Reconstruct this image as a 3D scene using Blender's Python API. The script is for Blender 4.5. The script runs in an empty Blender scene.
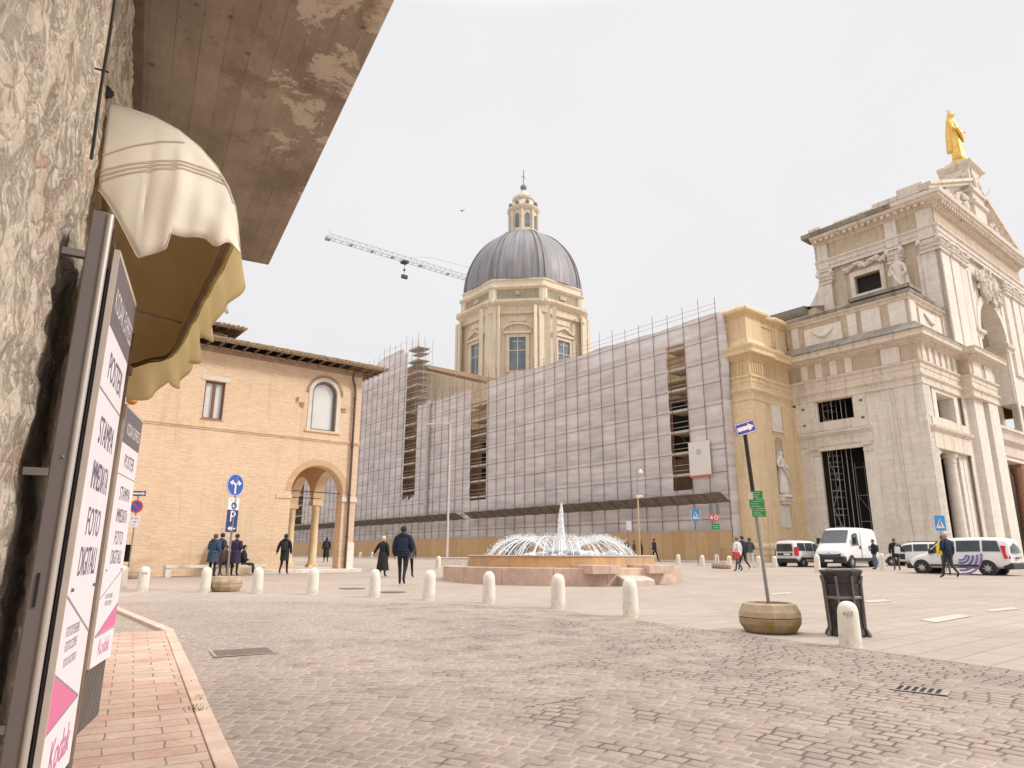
import bpy, bmesh, math, random
from mathutils import Vector, Matrix, noise as mn
random.seed(7)
R = math.radians
S = bpy.context.scene
COL = S.collection

# ------------------------------------------------------------------ camera
FPX = 678.83; PITCH = R(14.084); ROLL = R(0.1725)
cam = bpy.data.cameras.new('camera'); co = bpy.data.objects.new('camera', cam); COL.objects.link(co)
cam.sensor_width = 36; cam.lens = FPX / 1024 * 36; cam.clip_start = 0.05; cam.clip_end = 2000
_F = Vector((0, math.cos(PITCH), math.sin(PITCH))); _U = Vector((0, -math.sin(PITCH), math.cos(PITCH))); _R = Vector((1, 0, 0))
R2 = _R * math.cos(ROLL) + _U * math.sin(ROLL); U2 = -_R * math.sin(ROLL) + _U * math.cos(ROLL)
co.matrix_world = Matrix((R2, U2, -_F)).transposed().to_4x4()
S.camera = co
S.render.resolution_x = 1024; S.render.resolution_y = 768

# ------------------------------------------------------------------ sky: bright overcast
SUN_EL = R(38); SUN_AZ = R(-10)      # azimuth of the sun, counter-clockwise from +x
W = bpy.data.worlds.new("World"); S.world = W; W.use_nodes = True
nt = W.node_tree; N = nt.nodes; L = nt.links; N.clear()
out = N.new('ShaderNodeOutputWorld'); bg = N.new('ShaderNodeBackground')
sky = N.new('ShaderNodeTexSky'); sky.sky_type = 'NISHITA'; sky.sun_disc = False
sky.sun_elevation = SUN_EL; sky.sun_rotation = R(90) - SUN_AZ; sky.dust_density = 3
tc = N.new('ShaderNodeTexCoord'); sp = N.new('ShaderNodeSeparateXYZ'); L.new(tc.outputs['Generated'], sp.inputs[0])
ramp = N.new('ShaderNodeValToRGB'); L.new(sp.outputs['Z'], ramp.inputs[0])
e = ramp.color_ramp.elements
e[0].position = 0.0; e[0].color = (5.6, 5.52, 5.52, 1)
e[1].position = 1.0; e[1].color = (22, 21.6, 21.0, 1)
m_ = e.new(0.68); m_.color = (5.85, 5.78, 5.8, 1)
no = N.new('ShaderNodeTexNoise'); no.inputs['Scale'].default_value = 1.6; no.inputs['Detail'].default_value = 4
L.new(tc.outputs['Generated'], no.inputs['Vector'])
mr = N.new('ShaderNodeMapRange'); mr.inputs['From Min'].default_value = .3; mr.inputs['From Max'].default_value = .7
mr.inputs['To Min'].default_value = .96; mr.inputs['To Max'].default_value = 1.035; L.new(no.outputs['Fac'], mr.inputs['Value'])
mulc = N.new('ShaderNodeVectorMath'); mulc.operation = 'SCALE'; L.new(ramp.outputs[0], mulc.inputs[0]); L.new(mr.outputs[0], mulc.inputs['Scale'])
mix = N.new('ShaderNodeMixRGB'); mix.inputs[0].default_value = 0.93     # cloud layer over the blue sky
L.new(sky.outputs[0], mix.inputs[1]); L.new(mulc.outputs[0], mix.inputs[2])
L.new(mix.outputs[0], bg.inputs['Color']); bg.inputs['Strength'].default_value = 0.1
L.new(bg.outputs[0], out.inputs[0])
sun = bpy.data.lights.new('sun', 'SUN'); sun.energy = 1.5; sun.angle = R(10); sun.color = (1, .95, .88)
so = bpy.data.objects.new('sun', sun); COL.objects.link(so)
sd = Vector((math.cos(SUN_EL) * math.cos(SUN_AZ), math.cos(SUN_EL) * math.sin(SUN_AZ), math.sin(SUN_EL)))
so.rotation_euler = sd.to_track_quat('Z', 'Y').to_euler()
S.view_settings.view_transform = 'Standard'; S.view_settings.look = 'None'
S.view_settings.exposure = 0.64; S.view_settings.gamma = 1; S.view_settings.use_curve_mapping = False

# ------------------------------------------------------------------ helpers
def g(y):
    y = max(y, -30)
    return -1.36 + .0135 * y if y < 40 else -.82 + .016 * (min(y, 60) - 40)
def at(px, py):
    """ground point seen at this pixel of the survey photograph"""
    r = R2 * ((px - 512) / FPX) - U2 * ((py - 384) / FPX) + _F
    lo, hi = .5, 400
    for _ in range(50):
        t = (lo + hi) / 2; q = r * t
        if q.z > g(q.y): lo = t
        else: hi = t
    q = r * t; q.z = g(q.y); return q
def away(c, d):
    k = 1 + d / math.hypot(c.x, c.y); q = Vector((c.x * k, c.y * k, 0)); q.z = g(q.y); return q
PHI = R(38.458)
dB = Vector((math.cos(PHI), math.sin(PHI), 0)); dA = Vector((-math.sin(PHI), math.cos(PHI), 0))
def P(v, u, z=0.0): return dB * v + dA * u + Vector((0, 0, z))

# ---- materials
MATS = {}
class NB:
    def __init__(s, name):
        s.m = bpy.data.materials.new(name); s.m.use_nodes = True
        s.t = s.m.node_tree; s.n = s.t.nodes; s.l = s.t.links
        s.b = s.n['Principled BSDF']
        s.tc = s.n.new('ShaderNodeTexCoord')
    def val(s, x, sock):
        if hasattr(x, 'links') or hasattr(x, 'is_linked'): s.l.new(x, sock)
        else: sock.default_value = x
    def M(s, op, a, b=0.0, c=None):
        n = s.n.new('ShaderNodeMath'); n.operation = op; s.val(a, n.inputs[0]); s.val(b, n.inputs[1])
        if c is not None: s.val(c, n.inputs[2])
        return n.outputs[0]
    def noise(s, scale, detail=4, rough=.55, vec=None, col=False, dist=0):
        n = s.n.new('ShaderNodeTexNoise'); n.inputs['Scale'].default_value = scale; n.inputs['Detail'].default_value = detail
        n.inputs['Roughness'].default_value = rough; n.inputs['Distortion'].default_value = dist
        s.l.new(vec if vec is not None else s.tc.outputs['Object'], n.inputs['Vector'])
        return n.outputs['Color' if col else 'Fac']
    def mapr(s, x, a, b, c=0.0, d=1.0):
        n = s.n.new('ShaderNodeMapRange'); s.l.new(x, n.inputs['Value'])
        for k, v in zip(('From Min', 'From Max', 'To Min', 'To Max'), (a, b, c, d)): n.inputs[k].default_value = v
        return n.outputs[0]
    def mix(s, f, a, b, mode='MIX'):
        n = s.n.new('ShaderNodeMixRGB'); n.blend_type = mode
        s.val(f, n.inputs[0])
        for x, k in ((a, 1), (b, 2)):
            if isinstance(x, tuple): n.inputs[k].default_value = (*x[:3], 1)
            else: s.l.new(x, n.inputs[k])
        return n.outputs[0]
    def xyz(s, v=None):
        n = s.n.new('ShaderNodeSeparateXYZ'); s.l.new(v if v is not None else s.tc.outputs['Object'], n.inputs[0]); return n.outputs
    def comb(s, x, y, z=0.0):
        n = s.n.new('ShaderNodeCombineXYZ'); s.val(x, n.inputs[0]); s.val(y, n.inputs[1]); s.val(z, n.inputs[2]); return n.outputs[0]
    def scalev(s, v, sc):
        n = s.n.new('ShaderNodeMapping'); n.inputs['Scale'].default_value = sc; s.l.new(v, n.inputs[0]); return n.outputs[0]
    def bump(s, h, strength=.3, dist=.02):
        n = s.n.new('ShaderNodeBump'); n.inputs['Strength'].default_value = strength; n.inputs['Distance'].default_value = dist
        s.l.new(h, n.inputs['Height']); s.l.new(n.outputs[0], s.b.inputs['Normal'])
    def done(s, col, rough=.8, metal=0.0, key=None):
        if isinstance(col, tuple): s.b.inputs['Base Color'].default_value = (*col[:3], 1)
        else: s.l.new(col, s.b.inputs['Base Color'])
        s.b.inputs['Roughness'].default_value = rough; s.b.inputs['Metallic'].default_value = metal
        MATS[key or s.m.name] = s.m; return s.m
def simple(name, c, rough=.7, metal=0.0, var=.12, sc=6.0, bump=0.0):
    if name in MATS: return MATS[name]
    b = NB(name)
    f = b.mapr(b.noise(sc, 5), .3, .7)
    dk = tuple(x * (1 - var) for x in c); lt = tuple(min(1, x * (1 + var)) for x in c)
    col = b.mix(f, dk, lt)
    if bump: b.bump(b.noise(sc * 5, 4), bump, .01)
    return b.done(col, rough, metal)
def stone(name, c, c2, bw=1.1, bh=.5, mortar=.012, stain=0.0, joint=.75, rough=.85, sc=.35):
    """coursed ashlar or brick on vertical faces (object x+y against z)"""
    b = NB(name); o = b.xyz()
    h = b.M('ADD', o[0], b.M('MULTIPLY', o[1], .997))
    v = b.comb(h, o[2])
    br = b.n.new('ShaderNodeTexBrick'); b.l.new(v, br.inputs['Vector'])
    br.inputs['Scale'].default_value = 1; br.inputs['Brick Width'].default_value = bw; br.inputs['Row Height'].default_value = bh
    br.inputs['Mortar Size'].default_value = mortar; br.inputs['Mortar Smooth'].default_value = .3
    br.inputs['Color1'].default_value = (*c, 1); br.inputs['Color2'].default_value = (*c2, 1)
    br.inputs['Mortar'].default_value = (*[x * joint for x in c], 1)
    big = b.mapr(b.noise(sc, 6, .65), .3, .7)
    col = b.mix(b.M('MULTIPLY', big, .45), br.outputs['Color'], tuple((x * y) ** .5 * .96 for x, y in zip(c, c2)))
    fine = b.mapr(b.noise(3.5, 6, .7), .25, .75, .86, 1.12)
    col = b.mix(1.0, col, b.comb(fine, fine, fine), 'MULTIPLY')
    streak = b.noise(1.0, 5, .6, b.scalev(b.tc.outputs['Object'], (2.2, 2.2, .18)))
    if stain:
        f = b.mapr(streak, .52, .72, 0, stain)
        col = b.mix(f, col, (.10, .085, .075))
    b.bump(b.M('ADD', b.M('MULTIPLY', br.outputs['Fac'], -.6), b.M('MULTIPLY', b.noise(9, 5), .5)), .35, .02)
    return b.done(col, rough)

stone('travertine', (.76, .69, .61), (.68, .60, .52), 1.3, .55, .014, .3, .70)
stone('travertine_white', (.80, .74, .66), (.74, .67, .59), 1.3, .55, .011, .18, .74)
stone('cornice_stone', (.74, .65, .55), (.68, .59, .49), 2.2, 3.0, .006, .45, .85)
stone('black_crusted_stone', (.20, .175, .15), (.36, .31, .26), 1.4, 3.0, .01, .95, .7)
stone('tan_stone', (.60, .49, .37), (.53, .42, .31), .9, .4, .008, .35, .8)
stone('yellow_stone', (.76, .59, .38), (.71, .54, .33), 1.6, .65, .006, .25, .9)
stone('yellow_brick', (.56, .36, .20), (.64, .44, .27), .27, .075, .008, .0, .9)
stone('church_brick', (.40, .27, .17), (.34, .22, .14), .3, .09, .01, .3, .8)
stone('drum_stone', (.76, .67, .53), (.70, .61, .47), 1.6, .7, .006, .3, .85)

# brick of the old palace: thin warm courses, redder and scuffed near the ground
b = NB('palace_brick'); o = b.xyz(); h = b.M('ADD', o[0], o[1]); v = b.comb(h, o[2])
br = b.n.new('ShaderNodeTexBrick'); b.l.new(v, br.inputs['Vector'])
br.inputs['Scale'].default_value = 1; br.inputs['Brick Width'].default_value = .28; br.inputs['Row Height'].default_value = .07
br.inputs['Mortar Size'].default_value = .009; br.inputs['Color1'].default_value = (.64, .42, .26, 1); br.inputs['Color2'].default_value = (.76, .55, .37, 1)
br.inputs['Mortar'].default_value = (.70, .57, .43, 1); br.inputs['Bias'].default_value = -.1
big = b.mapr(b.noise(.5, 6, .6), .35, .68)
col = b.mix(b.M('MULTIPLY', big, .5), br.outputs['Color'], (.78, .59, .41))
pat = b.mapr(b.noise(1.3, 5, .6, b.scalev(b.tc.outputs['Object'], (.6, .6, 1.6))), .5, .66)
low = b.mapr(o[2], 2.0, .3)
col = b.mix(b.M('MULTIPLY', b.M('MULTIPLY', pat, low), .55), col, (.46, .24, .11))
fine = b.mapr(b.noise(12, 5, .7), .25, .75, .82, 1.14)
col = b.mix(1.0, col, b.comb(fine, fine, fine), 'MULTIPLY')
st = b.noise(1.1, 4, .6, b.scalev(b.tc.outputs['Object'], (1.6, 1.6, .2)))
col = b.mix(b.M('MULTIPLY', b.mapr(st, .56, .75), .28), col, (.30, .2, .12))
b.bump(b.M('ADD', b.M('MULTIPLY', br.outputs['Fac'], -.6), b.M('MULTIPLY', b.noise(14, 4), .6)), .4, .015)
b.done(col, .9)

# rubble wall beside the camera
b = NB('rubble_wall'); ov = b.scalev(b.tc.outputs['Object'], (1, 1, 1.45))
nz = b.noise(2.2, 4, .6, col=True)
wv = b.n.new('ShaderNodeMixRGB'); wv.blend_type = 'ADD'; wv.inputs[0].default_value = .22; b.l.new(ov, wv.inputs[1]); b.l.new(nz, wv.inputs[2])
vo = b.n.new('ShaderNodeTexVoronoi'); vo.inputs['Scale'].default_value = 7.5; b.l.new(wv.outputs[0], vo.inputs['Vector'])
ve = b.n.new('ShaderNodeTexVoronoi'); ve.feature = 'DISTANCE_TO_EDGE'; ve.inputs['Scale'].default_value = 7.5; b.l.new(wv.outputs[0], ve.inputs['Vector'])
sx = b.xyz(vo.outputs['Color'])
cr = b.n.new('ShaderNodeValToRGB'); b.l.new(sx[0], cr.inputs[0]); E_ = cr.color_ramp.elements
E_[0].position = 0; E_[0].color = (.74, .61, .47, 1); E_[1].position = 1; E_[1].color = (.88, .77, .63, 1)
for p_, c_ in ((.3, (.78, .65, .51)), (.5, (.68, .53, .40)), (.62, (.70, .46, .32)), (.7, (.82, .71, .58))):
    q_ = E_.new(p_); q_.color = (*c_, 1)
gr = b.mapr(b.noise(11, 8, .72), .28, .72, .78, 1.18)
col = b.mix(1.0, cr.outputs[0], b.comb(gr, gr, gr), 'MULTIPLY')
edge = b.mapr(ve.outputs['Distance'], .0, .09)
col = b.mix(b.M('ADD', .62, b.M('MULTIPLY', edge, .38)), (.52, .40, .29), col)
mt_ = b.mapr(b.noise(5.5, 9, .78, dist=.8), .50, .58)
col = b.mix(b.M('MULTIPLY', mt_, .7), col, (.66, .52, .38))
pl = b.mapr(b.noise(2.1, 8, .75), .47, .56)
col = b.mix(b.M('MULTIPLY', pl, .85), col, (.90, .77, .61))
or_ = b.mapr(b.noise(3.3, 7, .7, dist=.5), .60, .68)
col = b.mix(b.M('MULTIPLY', or_, .6), col, (.55, .33, .20))
pit = b.mapr(b.noise(7, 6, .75), .60, .68)
col = b.mix(b.M('MULTIPLY', pit, .7), col, (.30, .21, .14))
b.bump(b.M('ADD', b.M('MULTIPLY', edge, .2), b.M('ADD', b.M('MULTIPLY', mt_, -.4), b.M('MULTIPLY', b.noise(8, 10, .75), 1.3))), 1.0, .03)
b.done(col, .92)

# board-marked concrete soffit
b = NB('board_concrete'); o = b.xyz()
bi = b.M('FLOOR', b.M('DIVIDE', o[0], .135)); fr = b.M('FRACT', b.M('DIVIDE', o[0], .135))
wn = b.n.new('ShaderNodeTexWhiteNoise'); wn.noise_dimensions = '1D'; b.l.new(bi, wn.inputs['W'])
cl = b.noise(1.1, 8, .68)
col = b.mix(b.mapr(cl, .35, .65), (.24, .195, .15), (.40, .33, .26))
wv_ = b.mapr(wn.outputs['Value'], 0, 1, .93, 1.06); col = b.mix(1.0, col, b.comb(wv_, wv_, wv_), 'MULTIPLY')
grain = b.noise(4, 6, .65, b.scalev(b.tc.outputs['Object'], (9, 1.0, 1))); gv = b.mapr(grain, .3, .7, .9, 1.08); col = b.mix(1.0, col, b.comb(gv, gv, gv), 'MULTIPLY')
line = b.M('GREATER_THAN', b.M('ABSOLUTE', b.M('SUBTRACT', fr, .5)), .484)
lw = b.mapr(b.noise(2.5, 3), .35, .6); col = b.mix(b.M('MULTIPLY', line, b.M('MULTIPLY', lw, .5)), col, (.12, .08, .055))
outer = b.M('MULTIPLY', b.mapr(o[0], .05, .75), b.mapr(o[1], 6.2, 4.2))
n1 = b.noise(2.3, 10, .75, dist=.4)
blot = b.mapr(b.M('ADD', n1, b.M('MULTIPLY', outer, .17)), .63, .66); col = b.mix(b.M('MULTIPLY', blot, .75), col, (.66, .57, .47))
wet = b.mapr(b.M('ADD', b.noise(1.7, 9, .72), b.M('MULTIPLY', outer, .10)), .60, .67); col = b.mix(b.M('MULTIPLY', wet, .55), col, (.19, .13, .085))
vk = b.n.new('ShaderNodeTexVoronoi'); vk.inputs['Scale'].default_value = 4.3; b.l.new(b.tc.outputs['Object'], vk.inputs['Vector'])
kn = b.mapr(vk.outputs['Distance'], .10, .05); col = b.mix(b.M('MULTIPLY', kn, .75), col, (.13, .085, .055))
vk2 = b.n.new('ShaderNodeTexVoronoi'); vk2.inputs['Scale'].default_value = 15; b.l.new(b.tc.outputs['Object'], vk2.inputs['Vector'])
pt = b.M('MULTIPLY', b.mapr(vk2.outputs['Distance'], .12, .06), b.mapr(b.noise(1.2, 3), .5, .6)); col = b.mix(b.M('MULTIPLY', pt, .8), col, (.11, .075, .05))
b.bump(b.M('ADD', b.M('MULTIPLY', line, -.8), b.M('ADD', b.M('MULTIPLY', wn.outputs['Value'], .3), b.M('ADD', b.M('MULTIPLY', blot, -.4), b.M('MULTIPLY', b.noise(9, 8, .7), .7)))), .6, .012)
b.done(col, .92)

# cobble setts laid in arcs
b = NB('cobble_setts')
nz = b.noise(1.1, 3, .5, col=True); wv = b.n.new('ShaderNodeMixRGB'); wv.blend_type = 'ADD'; wv.inputs[0].default_value = .10
b.l.new(b.tc.outputs['Object'], wv.inputs[1]); b.l.new(nz, wv.inputs[2])
nz2 = b.noise(7, 2, .5, col=True); w2 = b.n.new('ShaderNodeMixRGB'); w2.blend_type = 'ADD'; w2.inputs[0].default_value = .035
b.l.new(wv.outputs[0], w2.inputs[1]); b.l.new(nz2, w2.inputs[2])
o = b.xyz(w2.outputs[0]); dx = b.M('ADD', o[0], 2.5); dy = b.M('ADD', o[1], 0.0)
r_ = b.M('SQRT', b.M('ADD', b.M('MULTIPLY', dx, dx), b.M('MULTIPLY', dy, dy))); an = b.M('ARCTAN2', dx, dy)
HH = .132
ri = b.M('DIVIDE', r_, HH); row = b.M('FLOOR', ri); fz = b.M('SUBTRACT', ri, row)
wr = b.n.new('ShaderNodeTexWhiteNoise'); wr.noise_dimensions = '1D'; b.l.new(row, wr.inputs['W'])
uu = b.M('DIVIDE', b.M('ADD', b.M('MULTIPLY', an, b.M('MULTIPLY', row, HH)), b.M('MULTIPLY', wr.outputs['Value'], 5.0)), b.M('ADD', .145, b.M('MULTIPLY', wr.outputs['Value'], .05)))
ci = b.M('FLOOR', uu); fu = b.M('SUBTRACT', uu, ci)
wc = b.n.new('ShaderNodeTexWhiteNoise'); wc.noise_dimensions = '2D'; b.l.new(b.comb(row, ci), wc.inputs['Vector'])
ws = b.xyz(wc.outputs['Color'])
ez = b.M('MULTIPLY', b.M('MINIMUM', fz, b.M('SUBTRACT', 1.0, fz)), HH)
eu = b.M('MULTIPLY', b.M('MINIMUM', fu, b.M('SUBTRACT', 1.0, fu)), .19)
ed = b.M('MINIMUM', ez, eu)
face = b.mapr(ed, .005, .020)
dome = b.M('POWER', b.mapr(ed, .0, .05), .5)
cr = b.n.new('ShaderNodeValToRGB'); b.l.new(ws[0], cr.inputs[0]); E_ = cr.color_ramp.elements
E_[0].position = 0; E_[0].color = (.27, .21, .18, 1); E_[1].position = 1; E_[1].color = (.36, .285, .24, 1)
for p_, c_ in ((.25, (.32, .245, .205)), (.5, (.345, .265, .225)), (.75, (.31, .25, .215)), (.9, (.38, .28, .225))):
    q_ = E_.new(p_); q_.color = (*c_, 1)
sp_ = b.mapr(b.noise(45, 4, .6), .3, .7, .86, 1.12)
col = b.mix(1.0, cr.outputs[0], b.comb(sp_, sp_, sp_), 'MULTIPLY')
ow = b.xyz(b.tc.outputs['Object'])
joint = b.mapr(b.M('ADD', b.noise(1.6, 4, .6), b.M('MULTIPLY', ow[0], -.028)), .38, .54)
jc = b.mix(joint, (.13, .10, .08), (.46, .385, .325))
col = b.mix(face, jc, col)
bigp = b.mapr(b.noise(.45, 5, .6), .35, .65, .88, 1.08)
col = b.mix(1.0, col, b.comb(bigp, bigp, bigp), 'MULTIPLY')
b.bump(b.M('ADD', b.M('MULTIPLY', dome, 1.0), b.M('ADD', b.M('MULTIPLY', ws[1], .35), b.M('MULTIPLY', b.noise(30, 4), .2))), .75, .02)
b.done(col, .72)

# light smooth paving of the square: big slabs with faint joints
b = NB('square_paving'); o = b.xyz()
rx = b.M('ADD', b.M('MULTIPLY', o[0], .783), b.M('MULTIPLY', o[1], .622)); ry = b.M('SUBTRACT', b.M('MULTIPLY', o[1], .783), b.M('MULTIPLY', o[0], .622))
br = b.n.new('ShaderNodeTexBrick'); b.l.new(b.comb(rx, ry), br.inputs['Vector'])
br.inputs['Scale'].default_value = 1; br.inputs['Brick Width'].default_value = .9; br.inputs['Row Height'].default_value = .45
br.inputs['Mortar Size'].default_value = .011; br.inputs['Color1'].default_value = (.43, .35, .295, 1); br.inputs['Color2'].default_value = (.40, .325, .275, 1)
br.inputs['Mortar'].default_value = (.27, .215, .175, 1)
f1 = b.mapr(b.noise(.35, 7, .65), .3, .7, .87, 1.08); f2 = b.mapr(b.noise(6, 6, .7), .3, .7, .93, 1.06)
col = b.mix(1.0, br.outputs['Color'], b.comb(f1, f1, f1), 'MULTIPLY'); col = b.mix(1.0, col, b.comb(f2, f2, f2), 'MULTIPLY')
tyre = b.mapr(b.noise(.6, 4, .6, b.scalev(b.tc.outputs['Object'], (.3, 1.6, 1))), .58, .72)
col = b.mix(b.M('MULTIPLY', tyre, .4), col, (.25, .21, .18))
pt_ = b.mapr(b.noise(.9, 8, .72, dist=.5), .60, .66); col = b.mix(b.M('MULTIPLY', pt_, .3), col, (.28, .225, .18))
sp2 = b.mapr(b.noise(9, 3, .5), .74, .77); col = b.mix(b.M('MULTIPLY', sp2, .6), col, (.15, .12, .10))
b.bump(b.M('ADD', b.M('MULTIPLY', br.outputs['Fac'], -1), b.M('MULTIPLY', b.noise(25, 4), .4)), .25, .008)
b.done(col, .75)

# pinkish pavement slabs
b = NB('pink_pavement'); o = b.xyz(); nz = b.noise(5, 2, .5, col=True)
wv = b.n.new('ShaderNodeMixRGB'); wv.blend_type = 'ADD'; wv.inputs[0].default_value = .035; b.l.new(b.tc.outputs['Object'], wv.inputs[1]); b.l.new(nz, wv.inputs[2])
br = b.n.new('ShaderNodeTexBrick'); b.l.new(wv.outputs[0], br.inputs['Vector'])
br.inputs['Scale'].default_value = 1; br.inputs['Brick Width'].default_value = .36; br.inputs['Row Height'].default_value = .20
br.inputs['Mortar Size'].default_value = .006; br.inputs['Color1'].default_value = (.53, .32, .245, 1); br.inputs['Color2'].default_value = (.61, .46, .365, 1)
br.inputs['Mortar'].default_value = (.26, .17, .12, 1); br.inputs['Bias'].default_value = -.1
f1 = b.mapr(b.noise(1.4, 6, .65), .3, .7, .82, 1.12); f2 = b.mapr(b.noise(18, 6, .7), .3, .7, .84, 1.12)
col = b.mix(1.0, br.outputs['Color'], b.comb(f1, f1, f1), 'MULTIPLY'); col = b.mix(1.0, col, b.comb(f2, f2, f2), 'MULTIPLY')
vp = b.mapr(b.noise(2.6, 3, .5), .42, .6); col = b.mix(b.M('MULTIPLY', vp, .25), col, (.66, .52, .42))
vq = b.mapr(b.noise(9, 8, .75), .6, .68); col = b.mix(b.M('MULTIPLY', vq, .5), col, (.30, .19, .13))
moss = b.M('MULTIPLY', br.outputs['Fac'], b.mapr(b.noise(1.7, 4), .56, .62))
col = b.mix(moss, col, (.13, .14, .05))
b.bump(b.M('ADD', b.M('MULTIPLY', br.outputs['Fac'], -1), b.M('MULTIPLY', b.noise(14, 6, .7), .6)), .6, .012)
b.done(col, .85)

# scaffold net: woven lilac grey sheet with slack lighter bands
b = NB('scaffold_net'); o = b.xyz()
wave = b.noise(1.0, 5, .6, b.scalev(b.tc.outputs['Object'], (.25, .25, 1.6)))
col = b.mix(b.mapr(wave, .35, .65), (.55, .495, .485), (.72, .67, .65))
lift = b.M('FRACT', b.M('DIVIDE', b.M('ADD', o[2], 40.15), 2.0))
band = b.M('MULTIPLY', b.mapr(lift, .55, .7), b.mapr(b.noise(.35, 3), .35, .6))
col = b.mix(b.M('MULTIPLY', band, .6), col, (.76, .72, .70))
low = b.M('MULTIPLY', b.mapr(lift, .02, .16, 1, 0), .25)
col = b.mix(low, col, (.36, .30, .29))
sheet = b.M('FRACT', b.M('MULTIPLY', b.M('SINE', b.M('ADD', b.M('MULTIPLY', b.M('FLOOR', b.M('DIVIDE', b.M('ADD', o[0], o[1]), 1.83)), 12.9), b.M('MULTIPLY', b.M('FLOOR', b.M('DIVIDE', b.M('ADD', o[2], 40.15), 2.0)), 78.2))), 437.5))
sv = b.mapr(sheet, 0, 1, .92, 1.07); col = b.mix(1.0, col, b.comb(sv, sv, sv), 'MULTIPLY')
b.bump(b.noise(1.2, 6, .65), .55, .09)
tr = b.n.new('ShaderNodeBsdfTransparent'); ms = b.n.new('ShaderNodeMixShader'); ms.inputs[0].default_value = .9
om = b.n['Material Output']; b.l.new(tr.outputs[0], ms.inputs[1]); b.l.new(b.b.outputs[0], ms.inputs[2]); b.l.new(ms.outputs[0], om.inputs[0])
b.done(col, .85)

# plywood hoarding
b = NB('hoarding_wood'); o = b.xyz(); h = b.M('ADD', o[0], o[1]); pi_ = b.M('FLOOR', b.M('DIVIDE', h, 1.25)); pf = b.M('FRACT', b.M('DIVIDE', h, 1.25))
wn = b.n.new('ShaderNodeTexWhiteNoise'); wn.noise_dimensions = '1D'; b.l.new(pi_, wn.inputs['W'])
col = b.mix(wn.outputs['Value'], (.50, .32, .17), (.66, .46, .28))
gr = b.noise(2.5, 6, .6, b.scalev(b.tc.outputs['Object'], (1, 1, .3))); col = b.mix(b.mapr(gr, .35, .7), (.55, .34, .16), col)
ln = b.M('LESS_THAN', pf, .02); col = b.mix(b.M('MULTIPLY', ln, .6), col, (.18, .1, .05))
b.done(col, .8)

# dome lead
b = NB('dome_lead'); o = b.xyz(); an = b.M('MULTIPLY', b.M('ARCTAN2', o[1], o[0]), 14)
st = b.noise(1.0, 5, .65, b.comb(an, b.M('MULTIPLY', o[2], .12)))
col = b.mix(b.mapr(st, .32, .7), (.15, .145, .16), (.34, .32, .33))
seam = b.M('LESS_THAN', b.M('FRACT', b.M('MULTIPLY', b.M('ARCTAN2', o[1], o[0]), 12.73)), .07)
col = b.mix(b.M('MULTIPLY', seam, .5), col, (.06, .055, .07))
rus = b.mapr(b.noise(.4, 5), .55, .7); col = b.mix(b.M('MULTIPLY', rus, .35), col, (.28, .2, .18))
b.bump(st, .3, .05); b.done(col, .55, .2)

# roof tiles
b = NB('roof_tiles'); o = b.xyz(); f = b.noise(7, 3, .6); g_ = b.noise(1.5, 5, .7)
col = b.mix(b.mapr(f, .35, .65), (.24, .15, .09), (.42, .30, .20)); col = b.mix(b.M('MULTIPLY', b.mapr(g_, .5, .65), .5), col, (.15, .13, .08))
b.done(col, .9)
# fountain stones
def slab_stone(name, c1, c2, bw, rowh):
    b = NB(name); o = b.xyz()
    an = b.M('MULTIPLY', b.M('ARCTAN2', o[1], o[0]), 4.0)
    br = b.n.new('ShaderNodeTexBrick'); b.l.new(b.comb(an, o[2]), br.inputs['Vector']); br.inputs['Scale'].default_value = 1
    br.inputs['Brick Width'].default_value = bw; br.inputs['Row Height'].default_value = rowh; br.inputs['Mortar Size'].default_value = .012; br.offset = 0
    br.inputs['Color1'].default_value = (*c1, 1); br.inputs['Color2'].default_value = (*c2, 1); br.inputs['Mortar'].default_value = (*[x * .6 for x in c1], 1)
    n1 = b.mapr(b.noise(2.5, 7, .7), .3, .7, .75, 1.15); col = b.mix(1.0, br.outputs['Color'], b.comb(n1, n1, n1), 'MULTIPLY')
    b.done(col, .5)
slab_stone('pink_limestone', (.56, .39, .31), (.62, .45, .36), 1.55, 9)
slab_stone('ochre_marble', (.52, .30, .13), (.44, .28, .16), 1.2, 9)

simple('white_stone', (.66, .60, .52), .8, var=.1, sc=3, bump=.3)
b = NB('bollard_stone'); n1 = b.mapr(b.noise(3, 5, .7), .3, .7, .86, 1.1)
col = b.mix(1.0, (.76, .70, .61), b.comb(n1, n1, n1), 'MULTIPLY'); pit = b.mapr(b.noise(16, 5, .7), .62, .68)
col = b.mix(b.M('MULTIPLY', pit, .7), col, (.20, .16, .10)); o = b.xyz()
lf = b.M('MULTIPLY', b.mapr(o[2], .3, .0), b.mapr(b.noise(7, 4), .48, .6)); col = b.mix(b.M('MULTIPLY', lf, .5), col, (.28, .25, .12))
b.bump(b.noise(18, 5), .5, .01); b.done(col, .85)
b = NB('mossy_planter'); o = b.xyz(); n1 = b.mapr(b.noise(5, 6, .7), .3, .7, .72, 1.15)
col = b.mix(1.0, (.38, .265, .17), b.comb(n1, n1, n1), 'MULTIPLY')
ms_ = b.M('MULTIPLY', b.mapr(o[2], .27, .2), b.mapr(b.noise(2.2, 5), .42, .55)); col = b.mix(b.M('MULTIPLY', ms_, .85), col, (.22, .18, .03))
b.bump(b.noise(20, 5, .7), .5, .01); b.done(col, .9)
simple('planter_stone', (.42, .31, .21), .9, var=.25, sc=4, bump=.4)
simple('soil', (.09, .06, .04), .95)
simple('kerb_stone', (.56, .46, .38), .85, var=.14, sc=4, bump=.3)
simple('pink_kerb', (.60, .44, .35), .85, var=.16, sc=4, bump=.3)
simple('cast_iron', (.055, .052, .055), .45, .5, var=.4, sc=9, bump=.2)
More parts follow.
